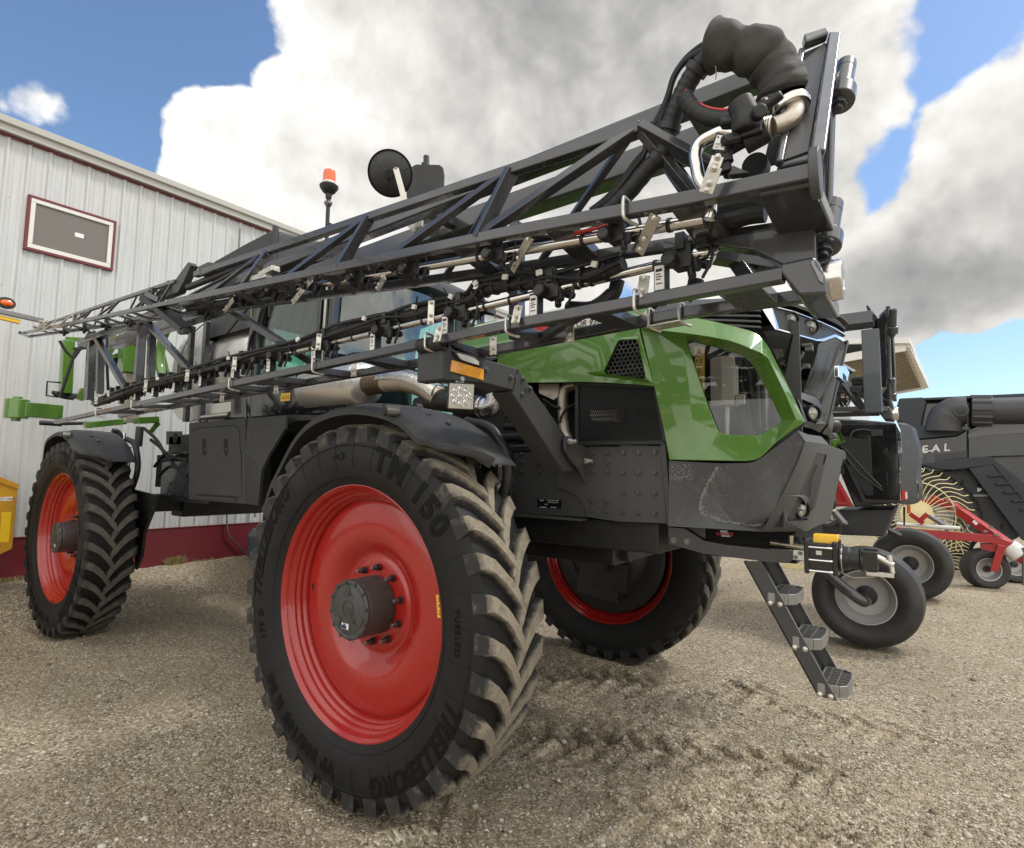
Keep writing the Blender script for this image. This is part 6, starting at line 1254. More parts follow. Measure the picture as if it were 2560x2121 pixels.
p, q = L2.px(1628), L2.px(1712); MB().bar(p+V((0,-.005,-.034)), q+V((0,-.005,-.034)), .07, .006).build('clamp_plate', M['zinc'], IB, .002)
for x in (1668,): MB().box(L2.px(x)+V((0,-.04,.05)), (.03,.02,.045)).build('clip', M['zinc'], IB, .003)
# fold joint of the outer section near its tip
zt = Zm(30, 700, 4.2)
pg = [(1330,235),(1440,175),(1560,60),(1700,15),(1790,-120),(1840,-200),(1900,-215),(1850,-60),(1760,90),(1700,160),(1560,215)]
j = MB(); j.prism([U(*zt(1480,170), Y=-1.93), U(*zt(1560,90), Y=-1.93), U(*zt(1690,30), Y=-1.93), U(*zt(1790,-110), Y=-1.93), U(*zt(1850,-190), Y=-1.93), U(*zt(1880,-160), Y=-1.93), U(*zt(1800,20), Y=-1.93), U(*zt(1740,130), Y=-1.93), U(*zt(1560,200), Y=-1.93)], (0,.05,0)); j.build('fold_plate', M['steel2'], OB, .004)
p = U(*zt(1610,75), Y=-1.935); oh = MB().lathe([(0,0),(0,.055)], tuple(p), 'Y', 20); oh.v = [(p.x+(x-p.x)*1.1, y, p.z+(z-p.z)*.6+(x-p.x)*.45) for x, y, z in oh.v]; oh.build('plate_opening', M['shroud'], OB, fix=False)
MB().bar(U(*zt(1395,170), Y=-1.96), U(*zt(1830,530), Y=-1.93), .075, .055, (0,-.4,1)).build('fold_arm', M['black'], OB, .008); MB().bar(U(*zt(1420,150), Y=-1.965), U(*zt(1560,215), Y=-1.96), .04, .04).build('fold_link', S, OB, .004)
for a, b, r_ in (((1400,180),(1380,210),.03), ((1835,540),(1770,545),.022), ((1500,110),(1470,100),.018)): MB().cyl(U(*zt(*a), Y=-1.97), U(*zt(*b), Y=-1.90), r_, 12).build('fold_pivot', M['black'], OB)
MB().cyl(U(*zt(1850,80), Y=-1.9), U(1230-600+30,560+84,Y=-1.92), .022, 12).build('fold_cylinder', M['black'], OB)
MB().cyl(U(470,742,Y=-1.96), U(665,640,Y=-1.98), .010, 10).build('tie_bar', M['black'], OB)
for a, b, c in (((655,690),(690,672),.05), ((625,702),(672,690),.045)): MB().bar(U(*a, Y=-1.98), U(*b, Y=-1.98), c, .03).build('clamp_bracket', M['zinc'], OB, .003)
MB().prism([U(*q, Y=-1.96) for q in ((493,668),(520,655),(552,660),(545,672),(500,690))], (0,.05,0)).build('chord_joint', M['steel2'], OB, .003)
for q in ((105,806),(118,815),(90,818),(190,795),(205,790)): MB().box(U(*q, Y=-1.86), (.05,.05,.03), Matrix.Rotation(.4,3,'Y')).build('tip_bracket', M['zinc'], OB, .002)
MB().bar(U(50,832,Y=-1.92), U(70,842,Y=-1.75), .03, .03).build('tip_bar', S, OB, .003)
for k in range(3): MB().tube(spline([U(120+30*k, 800-6*k, Y=-1.90), U(100+22*k, 815, Y=-1.93), U(80+22*k, 830, Y=-1.92)], 5), .006, 6).build('tip_guard', M['cream'], OB)
# hoses, canvas sleeve and valve at the front end
HS = empty('boom_hose_loop', (0,0,0), SP)
slv = [r1(555,245), r1(700,235), r1(860,250), r1(1010,300), r1(1130,400), r1(1220,520), r1(1275,640), r1(1300,770)]; ys = [-2.02,-2.02,-2.01,-2.0,-1.98,-1.97,-1.96,-1.95]
sp = spline([U(*q, Y=y) for q, y in zip(slv, ys)], 10); n = len(sp); cm = MB(); nv = 36
rr = [.062+.0035*math.sin(i*.23)+.0015*math.sin(i*.6) for i in range(n)]
upv = None
for i, p in enumerate(sp):
    d = (sp[min(i+1,n-1)]-sp[max(i-1,0)]).normalized(); upv = d.orthogonal().normalized() if upv is None else (upv-d*upv.dot(d)).normalized(); w_ = d.cross(upv)
    for k in range(nv):
        t = 2*math.pi*k/nv; f_ = 1+.20*mnoise.noise(V((math.cos(t)*.9, math.sin(t)*.9, i*.085)))+.10*abs(mnoise.noise(V((math.cos(t)*2.0+3, math.sin(t)*2.0, i*.20)))); r_ = rr[i]*f_*(1.12 if i < 3 else 1); cm.v.append(tuple(p+(upv*math.cos(t)+w_*math.sin(t))*r_))
for i in range(n-1):
    for k in range(nv): a, b = i*nv+k, i*nv+(k+1) % nv; cm.f.append((a, b, b+nv, a+nv))
so = cm.build('canvas_sleeve', M['cloth'], HS, ang=70); sm_ = so.modifiers.new('t', 'SOLIDIFY'); sm_.thickness = .004; ss = so.modifiers.new('s', 'SUBSURF'); ss.levels = ss.render_levels = 1
hp_ = [r1(900,250), r1(700,260), r1(560,310), r1(430,420), r1(320,580), r1(240,730), r1(165,900), r1(105,1060), r1(60,1230), r1(10,1380), (1615,428), (1570,482), (1530,520), (1500,545)]
sp = spline([U(*q, Y=-2.03+.006*i) for i, q in enumerate(hp_)], 10); MB().tube(sp, [.029+.0007*math.sin(i*1.3) for i in range(len(sp))], 14).build('main_hose', M['hose'], HS)
for k, (dx, dz) in enumerate(((-.03,.03),(-.045,.012))): MB().tube([p+V((dx+.01*math.sin(i*.12+k), -.012, dz)) for i, p in enumerate(sp)], .0095, 8).build('thin_hose', M['hose'], HS)
for i in (34, 72, 92): d = (sp[i+1]-sp[i-1]).normalized(); MB().tube([sp[i]-d*.010, sp[i]+d*.010], .036, 14).build('hose_tie', M['black'], HS)
lp = [r1(250,760), r1(300,840), r1(390,930), r1(520,990), r1(680,1010), r1(830,985), r1(960,940), r1(1080,900), r1(1190,865)]
sp = spline([U(*q, Y=-2.05+.004*i) for i, q in enumerate(lp)], 8); MB().tube(sp, [.0245+.0006*math.sin(i*1.4) for i in range(len(sp))], 14).build('loop_hose', M['hose'], HS)
MB().tube([p+V((.004,-.012,.022)) for p in sp[4:46]], .0045, 8).build('red_tracer', M['rink'], HS)
p, q = U(*r1(1130,880), Y=-2.02), U(*r1(1240,850), Y=-2.01); MB().cyl(p, q, .032, 18).build('hose_tail', M['black'], HS, .003); MB().cyl(U(*r1(1085,890), Y=-2.025), U(*r1(1125,878), Y=-2.02), .028, 16).build('tail_collar', M['bare'], HS, .002)
el = [r1(1180,1085), r1(1270,1055), r1(1350,1010), r1(1400,950), r1(1410,880), r1(1390,820)]; MB().tube(spline([U(*q, Y=-2.06+.012*i) for i, q in enumerate(el)], 6), .0245, 18).build('steel_elbow', M['bare'], HS)
c = U(*r1(1362,895), Y=-2.0); nn_ = V((-.35,.1,1)).normalized(); q_ = nn_.to_track_quat('Z','Y'); rg = MB().lathe([(-.012,.034),(-.012,.050),(-.004,.053),(.008,.053),(.014,.048),(.014,.034),(-.012,.034)], axis='Z', n=36); rg.v = [tuple(c+q_ @ V(v)) for v in rg.v]; rg.build('flange_clamp', M['stain'], HS, .002)
MB().lathe([(.0,.02),(-.012,.036),(-.012,.05)], tuple(U(*r1(1545,885), Y=-1.93)), 'X', 24).build('plate_grommet', M['steel2'], HS)
cpn = [r1(1180,1090), r1(1110,1105), r1(1060,1120)]; MB().tube(spline([U(*q, Y=-2.06) for q in cpn], 5), [.031 if i % 2 else .028 for i in range(11)], 18).build('pipe_coupler', M['bare'], HS)
ln_ = [r1(1060,1125), r1(900,1170), r1(780,1150), r1(650,1140), r1(540,1185), r1(440,1240), r1(385,1310), r1(370,1400), r1(390,1520), r1(420,1640), r2(450,300), r2(475,400), r2(480,480), r2(455,560)]; MB().tube(spline([U(*q, Y=-2.07) for q in ln_], 7), .0185, 18).build('steel_line', M['stain'], HS)
vb_ = MB(); c = U(*r1(930,1090), Y=-2.09); vb_.box(c, (.075,.06,.075)); vb_.lathe([(-.05,0),(-.05,.030),(-.04,.036),(.0,.038)], (c.x, c.y-.02, c.z+.025), 'Z', 18); vb_.cyl(c+V((0,0,.02)), c+V((-.02,-.01,.075)), .034, 18).cyl(c+V((.02,-.02,.01)), c+V((.045,-.065,-.005)), .018, 14).cyl(c+V((-.02,-.02,-.03)), c+V((-.05,-.06,-.05)), .014, 14).cyl(c+V((.03,.0,.035)), c+V((.085,-.01,.055)), .013, 12).cyl(c+V((-.03,0,.03)), c+V((-.07,-.01,.035)), .014, 12); vb_.build('valve_body', M['black'], HS, .006, 3)
vb_ = MB(); 
for q, r_ in ((r1(800,1235), .027), (r1(1010,1190), .030)): p = U(*q, Y=-2.075); vb_.cyl(p+V((-.03,0,-.008)), p+V((.03,0,.008)), r_, 16)
vb_.build('valve_coupler', M['black'], HS, .003)
bx_ = [r1(590,1125), r1(745,1175), r1(685,1350), r1(525,1335)]; P = [U(*q, Y=-2.13) for q in bx_]; MB().prism(P, (0,.05,0)).build('control_box', M['black'], HS, .004)
MB().prism([U(*q, Y=-2.132) for q in (r1(600,1165), r1(722,1180), r1(670,1325), r1(552,1312))], (0,.002,0)).build('control_label', M['paper'], HS)
ik = MB(); o_, ux_, uy_ = U(*r1(552,1312), Y=-2.1335), U(*r1(670,1325), Y=-2.1335), U(*r1(600,1165), Y=-2.1335); ex, ey = ux_-o_, uy_-o_
for (a, b, w_, h_) in ((.08,.80,.12,.12),(.42,.84,.3,.05),(.42,.74,.2,.03),(.78,.80,.12,.10),(.1,.4,.5,.02),(.1,.33,.4,.02),(.5,.5,.1,.08),(.62,.24,.14,.10),(.1,.14,.34,.03)): ik.prism([o_+ex*a+ey*b, o_+ex*(a+w_)+ey*b, o_+ex*(a+w_)+ey*(b+h_), o_+ex*a+ey*(b+h_)], (0,-.0005,0))
ik.build('label_print', M['ink'], HS)
ct = MB(); a, b = U(*r1(640,1345), Y=-2.11), U(*r1(690,1560), Y=-2.10); ct.cyl(a, lerp(a,b,.35), .022, 14).cyl(lerp(a,b,.3), lerp(a,b,.6), .026, 14).cyl(lerp(a,b,.6), b, .018, 12).tube(spline([b, U(*r1(700,1600), Y=-2.08), U(*r1(760,1590), Y=-2.04), U(*r1(820,1560), Y=-2.0)], 5), .008, 8); ct.build('cable_gland', M['hose'], HS)
MB().tube(spline([U(*r1(575,430), Y=-2.04), U(*r1(590,480), Y=-2.04), U(*r1(585,585), Y=-2.04)], 6), .0015, 5).build('loose_wire', M['bolt'], HS)
dk = MB(); dk.hexa([U(*r1(1070,1520), Y=-1.9), U(*r1(1230,1480), Y=-1.9), U(*r1(1330,1100), Y=-1.9), U(*r1(1170,1130), Y=-1.9)]+[U(*q, Y=-1.86) for q in (r1(1070,1520), r1(1230,1480), r1(1330,1100), r1(1170,1130))]); dk.build('hose_guard', M['black'], OB, .004)
pv = MB(); pv.lathe([(-.02,.0),(-.02,.035),(.02,.035),(.02,0)], tuple(U(*r1(1010,1510), Y=-1.95)), 'Y', 20); pv.build('guide_roller', M['hose'], OB)
MB().prism([U(*q, Y=-2.12) for q in (r1(715,1590), r1(760,1480), r1(940,1560))], (0,.03,0)).build('corner_gusset', M['steel2'], OB, .003)
# dark hoses seen through the opening below the chord
hz_ = MB()
for q in ([(540,430),(640,360),(760,330),(900,345),(980,400)], [(520,600),(700,560),(850,520),(1000,500)], [(560,480),(700,440),(860,420),(990,440)]): hz_.tube(spline([U(*r2(x, y), Y=-1.92) for x, y in q], 5), .028, 10)
hz_.build('hose_tangle', M['hose'], OB)
hz_ = MB()
for q in ([(1530,735),(1500,760),(1450,785),(1400,800),(1350,800)], [(1545,700),(1530,740),(1480,770),(1420,770)], [(1740,700),(1735,720),(1712,745)]): hz_.tube(spline([U(x, y, Y=-1.80) for x, y in q], 5), .026, 10)
hz_.build('hose_tangle', M['hose'], IB)
# ------------------------------------------------------------------ the other boom, folded on the far side
for e in (IB, OB, AR):
    c = copy_tree(e, SP); c.scale = (1,-1,1)
    if e is OB: MB().span((2.12,-1.62,2.24), (2.24,-1.54,2.90)).build('end_post', mat('blue_grey_steel', (.06,.068,.08), .35, coat=.3), c, .008)
# ------------------------------------------------------------------ green centre frame at the back
CF = empty('centre_frame', (0,0,0), SP); G = M['green']
def Gx(x, y, X=-5.45): return U(*r6(x, y), X=X)
a, b = Gx(590,640), Gx(560,1195); MB().bar(a, b, .11, .11, (1,0,0)).build('frame_post', G, CF, .008)
a, b = Gx(1255,560,-5.3), Gx(1235,985,-5.3); MB().bar(a, b, .21, .20, (1,0,0)).build('frame_column', G, CF, .012); c, d = Gx(1240,985,-5.3), Gx(1235,1500,-5.3); MB().bar(c, d, .15, .14, (1,0,0)).build('lift_mast', M['bare'], CF, .008)
for (p, q, w_) in (((1010,610),(1180,640),.09), ((1000,680),(1180,680),.05), ((870,1000),(1060,700),.06), ((1050,810),(1200,760),.05), ((560,620),(900,640),.05), ((1560,740),(1620,1000),.07), ((700,1260),(760,1150),.08)): MB().bar(Gx(*p), Gx(*q), w_, w_, (1,0,0)).build('frame_bar', G, CF, .006)
sp_ = MB(); a, b = Gx(1105,830), Gx(1150,990)
pts = [lerp(a, b, t/96)+V((0, .045*math.cos(t*.785), .045*math.sin(t*.785)*.3)) for t in range(97)]; sp_.tube(pts, .009, 6); sp_.build('coil_spring', M['black'], CF)
cv = MB(); cv.prism([Gx(*q, -5.0) for q in ((1180,490),(1330,480),(1320,560),(1280,600),(1290,660),(1340,690),(1330,720),(1290,710),(1240,620))], (.05,0,0)); cv.build('frame_gusset', M['steel2'], CF, .006)
bz = MB(); Gy = lambda x, y: U(*r6(x, y), Y=-.80); bz.tube(spline([Gy(1640,500), Gy(1590,600), Gy(1560,760), Gy(1555,900), Gy(1580,1010)], 6), .05, 12); bz.build('tank_frame', G, CF)
MB().bar(U(640,740,Y=-.86), U(640,900,Y=-.86), .10, .02, (1,0,0)).build('frame_plate', G, CF, .004); MB().bar(U(624,765,Y=-1.0), U(565,835,Y=-1.0), .018, .018).build('gas_strut', M['black'], CF)
p = Gx(170,1365,-5.75); kn = MB(); kn.cyl(p+V((0,-.10,-.11)), p+V((0,-.10,.11)), .11, 24).span((p.x-.06, p.y-.05, p.z-.09), (p.x+.10, p.y+.30, p.z+.08)).cyl(p+V((0,-.10,-.14)), p+V((0,-.10,.14)), .045, 16); kn.build('boom_knuckle', G, CF, .012, 3)
MB().cyl(Gx(290,1500), Gx(520,1515), .028, 12).cyl(Gx(500,1510), Gx(1200,1500), .02, 10).build('cross_tube', M['black'], CF)
MB().bar(Gx(760,1530,-5.2), Gx(1160,1490,-5.2), .10, .07).bar(Gx(1300,1480,-5.0), Gx(1520,1470,-5.0), .16, .08).bar(Gx(1450,1600,-5.0), Gx(1540,1500,-5.0), .05, .05, (1,0,0)).build('lower_frame', G, CF, .008)
hs = MB()
for q in ([(1470,560),(1500,700),(1520,850),(1540,1000)], [(870,540),(780,620),(720,720),(650,820)], [(500,640),(560,740),(630,810)], [(640,720),(740,720),(830,700)], [(820,540),(740,680),(660,780),(500,1240)], [(1000,540),(995,800),(1010,1160)], [(830,620),(800,900),(770,1240)]): hs.tube(spline([Gx(x, y, -5.1) for x, y in q], 6), .016, 8)
hs.build('frame_hose', M['hose'], CF)
for x0, x1 in (((840,600),(800,1250)), ((925,640),(920,1170)), ((1375,480),(1340,1060)), ((1470,480),(1460,1050))): MB().bar(Gx(*x0, -4.9), Gx(*x1, -4.9), .075, .06, (1,0,0)).build('parallel_arm', S, CF, .006)
gr = MB(); gr.tube([Gx(510,1080), Gx(370,1068), Gx(360,1215), Gx(480,1230)], .010, 8); gr.build('grab_rail', M['black'], CF)
gb = MB(); 
for k in range(5): gb.tube(spline([Gx(420+10*k, 1180+8*k), Gx(560, 1200+9*k), Gx(690-12*k, 1215+8*k)], 5), .020, 8)
gb.build('hose_pack', M['hose'], CF)
# rear underframe clutter between rear wheel and box
RC = empty('rear_underframe', (0,0,0), SP)
MB().prism([U(x, y, Y=-1.15) for x, y in ((325,1222),(388,1238),(382,1275),(358,1335),(352,1390),(338,1425),(330,1300))], (0, .03, 0)).build('mud_flap', M['black'], RC, .004)
pz = MB().prism([U(*ze(*q), Y=-.75) for q in ((-20,330),(140,330),(135,468),(-20,470))], (0,.012,0)); pz.build('rear_bracket', M['steel2'], RC, .003); c = U(*ze(75,400), Y=-.752); MB().lathe([(0,0),(0,.06)], tuple(c), 'Y', 24).build('bracket_hole', M['shroud'], RC, fix=False)
MB().span((-4.7,-.72,1.36), (-3.55,-.70,1.80)).build('rear_rail', M['steel'], RC, .004)
for x in (-4.45,-4.25,-4.05,-3.85): 
    for z in (1.42,1.55): MB().bolt((x,-.72,z), (0,-1,0), .012, .014).build('rail_bolt', M['bolt'], RC)
hs = MB()
for q in ([(-140,700),(-20,560),(60,600),(210,640)], [(-180,420),(-60,520),(80,700),(210,800)], [(-60,640),(40,620),(150,560),(215,570)], [(-100,800),(20,700),(120,740),(215,850)], [(-250,300),(-120,420),(-40,560)]): hs.tube(spline([U(*ze(x, y), Y=-.85) for x, y in q], 6), .018, 8)
hs.build('rear_hose', M['hose'], RC)
cyl = MB(); a, b = U(*Zm(0,1000,2.677)(935,215), Y=-1.0), U(*Zm(0,1000,2.677)(912,430), Y=-1.0); cyl.cyl(a+V((0,0,.06)), lerp(a,b,.45), .040, 16); cyl.build('lift_cylinder', M['steel2'], RC, .004); MB().cyl(lerp(a,b,.40), b, .016, 14).build('cylinder_rod', M['chrome'], RC)
tz = MB().prism([U(*ze(*q), Y=-.90) for q in ((40,100),(335,60),(375,165),(225,235),(110,200))], (0,.02,0)); tz.build('tank_skirt', M['tank'], RC, .004); tz = MB().prism([U(*ze(*q), Y=-.92) for q in ((425,45),(655,20),(655,140),(440,165))], (0,.02,0)); tz.build('tank_skirt', M['tank'], RC, .004); MB().cyl(U(*ze(370,185), Y=-.95), U(*ze(655,155), Y=-.95), .030, 16).build('chrome_pipe', M['stain'], RC)
# ------------------------------------------------------------------ windrower parked beyond the sprayer
WR = tag(empty('windrower', (1.2, 5.0, 0)), 'black and red windrower with smooth caster wheels parked beyond the sprayer', 'windrower'); WR0 = V((1.2, 5.0, 0))
class Par:                                # children keep world coordinates of the survey
    def __init__(s, root, off): s.root, s.off = root, V(off)
    def __call__(s, mb, name, m, bevel=0.0, seg=2, ang=35, parent=None, fix=True):
        if parent is None: mb.v = [tuple(V(p)-s.off) for p in mb.v]; return mb.build(name, m, s.root, bevel, seg, ang, fix=fix)
        mb.v = [tuple(V(p)-s.off) for p in mb.v]; return mb.build(name, m, parent, bevel, seg, ang, fix=fix)
P_ = Par(WR, WR0)
def caster(c, R_, hw, n):
    w = empty('caster_wheel', tuple(V(c)-WR0), WR); r = R_
    t = MB().lathe([(-hw*.62,r*.54),(-hw*.80,r*.60),(-hw,r*.72),(-hw*1.02,r*.80),(-hw*.96,r*.89),(-hw*.86,r*.945),(-hw*.84,r*.962),(-hw*.80,r*.965),(-hw*.6,r*.985),(-hw*.58,r*.975),(-hw*.55,r*.988),(-hw*.2,r),(-hw*.18,r*.985),(-hw*.15,r)]+[(hw*.15,r),(hw*.55,r*.988),(hw*.8,r*.965),(hw*.86,r*.945),(hw*1.02,r*.80),(hw,r*.72),(hw*.62,r*.54)], n=n); t.build('tyre', M['wtyre'], w, ang=50)
    MB().lathe([(-hw*.62,r*.545),(-hw*.66,r*.545),(-hw*.66,r*.52),(-hw*.5,r*.50),(-hw*.46,r*.47),(-hw*.30,r*.45),(-hw*.26,r*.42),(-hw*.1,r*.40),(-hw*.06,r*.36),(-hw*.02,r*.22),(-hw*.02,0)], n=n).build('rim', M['silver'], w, ang=50)
    h = MB().lathe([(-hw*.03,r*.20),(-hw*.10,r*.20),(-hw*.12,r*.17),(-hw*.14,r*.10),(-hw*.3,r*.10),(-hw*.32,0)], n=28)
    for k in range(8): a = k*.785; h.cyl((r*.155*math.cos(a), -hw*.10, r*.155*math.sin(a)), (r*.155*math.cos(a), -hw*.16, r*.155*math.sin(a)), r*.02, 6)
    h.build('hub', M['black'], w); return w
caster(V((U(2163,1506,Y=3.32).x, 3.50, .505)), .505, .23, 72); c2_ = caster(V((U(2276,1423,Y=6.35).x, 6.58, .505)), .505, .23, 72)
ax = MB(); h = U(2163,1506,Y=3.25); ax.tube(spline([h+V((0,.06,0)), h+V((-.03,-.04,.02)), U(2110,1470,Y=3.22), U(2070,1435,Y=3.30), U(2040,1405,Y=3.45), U(2030,1360,Y=3.6)], 6), [.055]*31, 18); P_(ax, 'caster_arm', M['steel'])
hw_ = MB(); pl = lambda pts, Y, t: MB().prism([U(x, y, Y=Y) for x, y in pts], (0, t, 0)); z6 = Zm(1950, 800, 1.933); YS = 4.25
o = [z6(120,440), z6(240,476), z6(400,483), z6(560,497), z6(575,700), z6(580,885), z6(360,906), z6(215,560), z6(120,470)]; P_(pl(o, YS, 1.5), 'engine_hood', M['gloss'], .02)
P_(pl([z6(250,505), z6(562,503), z6(578,868), z6(414,866)], YS-.012, .012), 'side_screen', mat('smoked_side_screen', (.008,.008,.0085), .10, coat=.4), .004)
g = MB()
for i in range(22):
    x = 290+i*7; a = U(*z6(x, 560+i*1.0), Y=YS-.018); b = U(*z6(min(x+40, 444), 800 if i < 12 else 870), Y=YS-.018)
    if i < 22: g.bar((a.x, a.y, a.z), (a.x, a.y, U(*z6(x, 640+ (i*13 if i < 16 else 208)), Y=YS-.018).z), .012, .004, (0,-1,0))
P_(g, 'cooling_slats', M['black'])
g = MB()
for q in ([(335,600),(350,545),(400,530),(460,540)], [(310,620),(400,720),(490,810)], [(300,640),(380,740),(460,800),(495,825)]): g.tube(spline([U(*z6(x, y), Y=YS-.018) for x, y in q], 6), .014, 6)
for a, b in (((440,530),(498,560)), ((425,560),(440,660)), ((510,620),(520,650)), ((515,740),(522,800)), ((500,640),(535,645))): p, q = U(*z6(*a), Y=YS-.015), U(*z6(*b), Y=YS-.02); g.span((p.x, p.y, q.z), (q.x, q.y-.01, p.z))
P_(g, 'inner_fittings', M['black'])
g = MB()
for q in ((250,505),(414,866)): pass
fr_ = [z6(228,500), z6(250,505), z6(414,868), z6(584,872), z6(586,888), z6(400,884)]; P_(pl(fr_, YS-.02, .02), 'hood_trim', M['black'], .004)
rr = []
for x, y, k in ((565,495,0),(600,497,.05),(635,512,.10),(672,640,.17),(664,700,.15),(660,770,.14),(672,800,.17),(668,870,.16),(640,892,.12),(585,900,0)):
    p = U(*z6(x, y), Y=YS+.02+k*2); rr.append([V((p.x, YS+.02+k*2.0, p.z)), V((p.x+.04, 5.0, p.z)), V((p.x, 10-(YS+.02+k*2.0), p.z))])
m_ = MB(); m_.sheet(rr); P_(m_, 'rear_bumper', M['black'], ang=60)
rr2 = []
for x, y, k in ((560,497,0),(580,505,.02),(590,640,.02),(580,760,.0),(586,868,.0),(575,890,0)):
    p = U(*z6(x, y), Y=YS-.01); rr2.append(p)
m_ = MB(); k = [U(*z6(600,497), Y=YS+.12), U(*z6(635,512), Y=YS+.22), U(*z6(672,640), Y=YS+.36), U(*z6(660,770), Y=YS+.30), U(*z6(668,870), Y=YS+.34), U(*z6(640,892), Y=YS+.26)]
m_.sheet([[a, b] for a, b in zip(rr2, k)]); P_(m_, 'rear_corner', M['plas'], ang=30)
m_ = pl([z6(588,830), z6(612,822), z6(618,868), z6(588,872)], YS-.02, .03); P_(m_, 'tail_lamp', M['rink'], .004); m_ = pl([z6(604,835), z6(614,832), z6(616,865), z6(606,868)], YS-.03, .02); P_(m_, 'lamp_lens', M['white'], .004)
P_(pl([z6(205,655), z6(228,672), z6(356,900), z6(300,903), z6(130,905), z6(130,640)], YS-.01, .03), 'red_side_panel', M['redp'], .006)
r_ = MB(); r_.bar(U(*z6(222,700), Y=YS-.015), U(*z6(330,885), Y=YS-.015), .04, .02, (0,-1,0)); r_.bar(U(*z6(190,885), Y=YS-.015), U(*z6(330,890), Y=YS-.015), .03, .02, (0,-1,0)); P_(r_, 'panel_rib', M['redp'], .006)
P_(pl([z6(270,918), z6(555,915), z6(520,1005), z6(500,1048), z6(285,1040)], 4.35, 1.3), 'weight_box', M['plas'], .02)
P_(pl([z6(130,985), z6(300,975), z6(300,1035), z6(130,1050)], 4.3, .25), 'axle_beam', M['steel2'], .015)
P_(pl([z6(520,1010), z6(590,1045), z6(520,1040)], 5.9, .4), 'fender_plate', M['black'], .01)
f_ = MB(); p = U(*z6(237,915), Y=4.2); f_.lathe([(-.12,0),(-.12,.05),(-.03,.05),(-.02,.085),(.03,.085),(.04,.05),(.09,.05),(.10,0)], tuple(p), 'Z', 20); P_(f_, 'filler_cap', M['cream'])
f_ = MB(); f_.cyl(U(*z6(255,920), Y=4.2), U(*z6(310,985), Y=4.2), .05, 14).span(U(*z6(180,945), Y=4.2), U(*z6(245,935), Y=4.35)).tube(spline([U(*z6(x, y), Y=4.2) for x, y in ((180,960),(230,985),(290,960),(320,990))], 5), .035, 8).cyl(U(*z6(290,975), Y=4.2), U(*z6(325,985), Y=4.2), .03, 10); P_(f_, 'steering_linkage', M['bolt'])
P_(pl([z6(594,905), z6(606,905), z6(604,995), z6(596,995)], 4.6, .03), 'hanging_strap', M['black']); P_(pl([z6(612,898), z6(630,895), z6(632,935), z6(614,938)], 4.6, .02), 'orange_flag', M['orange'], .003)
P_(MB().span((-2.2,4.3,1.2),(.6,5.7,1.55)), 'main_frame', M['black'], .02)
g_ = MB().span((-2.3,4.15,1.75),(-.3,5.85,3.0)); P_(g_, 'cab', M['gloss'], .06)
gl_ = MB().sheet([[(-.29,4.25,2.0),(-.29,5.75,2.0)],[(-.29,4.25,2.9),(-.29,5.75,2.9)]]); P_(gl_, 'rear_window', mat('teal_glass', (.25,.45,.42), .1, coat=.5))
for y in (3.4, 6.6):
    dw = empty('drive_wheel', (-3.0, y-5.0, .75), WR); MB().lathe([(-.22,.42),(-.24,.6),(-.2,.72),(0,.75),(.2,.72),(.24,.6),(.22,.42)], n=40).build('tyre', M['wtyre'], dw); MB().lathe([(-.2,.43),(-.1,.38),(-.08,.1),(-.08,0)], n=28).build('rim', M['silver'], dw)
# ------------------------------------------------------------------ hay rake with yellow tine wheels
RK = tag(empty('hay_rake', (2.5, 8.6, 0)), 'red wheel rake with pale yellow curved tines between the windrower and the black harvester', 'hay rake'); Q_ = Par(RK, (2.5, 8.6, 0)); z8 = Zm(2200, 1150, 4.972); YR = 8.3
b_ = lambda a, b, w, Y0=YR, Y1=YR, h=None: MB().bar(U(*z8(*a), Y=Y0), U(*z8(*b), Y=Y1), h or w, w, (0, 0, 1))
Q_(b_((185,885),(1480,990), .13, 8.0, YR), 'frame_beam', M['redp'], .008); Q_(b_((640,470),(900,600), .11, 9.0, 8.9), 'frame_beam', M['redp'], .008)
Q_(b_((820,520),(1590,1050), .13, 8.9, YR), 'frame_beam', M['redp'], .008); Q_(b_((1400,990),(1640,1090), .15), 'tongue', M['redp'], .01); Q_(b_((480,520),(880,545), .10, 9.2, 9.1), 'frame_beam', M['redp'], .008)
Q_(b_((1250,1085),(1490,1095), .13), 'axle_beam', M['redp'], .008); Q_(b_((1510,1060),(1415,1385), .10, 8.2, 8.2), 'wheel_fork', M['redp'], .008); Q_(b_((1620,1160),(1790,1260), .12, 8.4, 8.4), 'tongue', M['redp'], .008)
m_ = MB(); a, b = U(*z8(1590,1070), Y=YR), U(*z8(1740,1190), Y=YR); m_.tube([a-(b-a)*.02, a, lerp(a,b,.1), lerp(a,b,.9), b, b+(b-a)*.03], [.05,.12,.135,.135,.12,.05], 24); Q_(m_, 'manual_canister', M['white'])
Q_(MB().cyl(U(*z8(600,690), Y=8.1), U(*z8(830,830), Y=8.1), .04, 14), 'lift_cylinder', M['bolt']); Q_(MB().cyl(U(*z8(215,800), Y=8.05), U(*z8(1000,850), Y=8.05), .03, 12), 'push_rod', M['white'])
Q_(b_((370,670),(540,790), .07, 8.0, 8.0), 'hub_arm', M['redp'], .004); Q_(b_((490,760),(590,670), .07, 8.0, 8.0), 'hub_arm', M['redp'], .004); Q_(pl([z8(1145,770), z8(1175,745), z8(1222,790), z8(1190,815)], 8.45, .01), 'data_plate', M['paper'])
for x, y in ((1310,890),(1090,820),(1060,880),(830,880),(835,950),(905,600),(900,670),(1380,840),(860,520),(1440,930),(680,640)): Q_(MB().box(U(*z8(x, y), Y=8.2), (.05,.05,.04)), 'clamp', M['bolt'], .004)
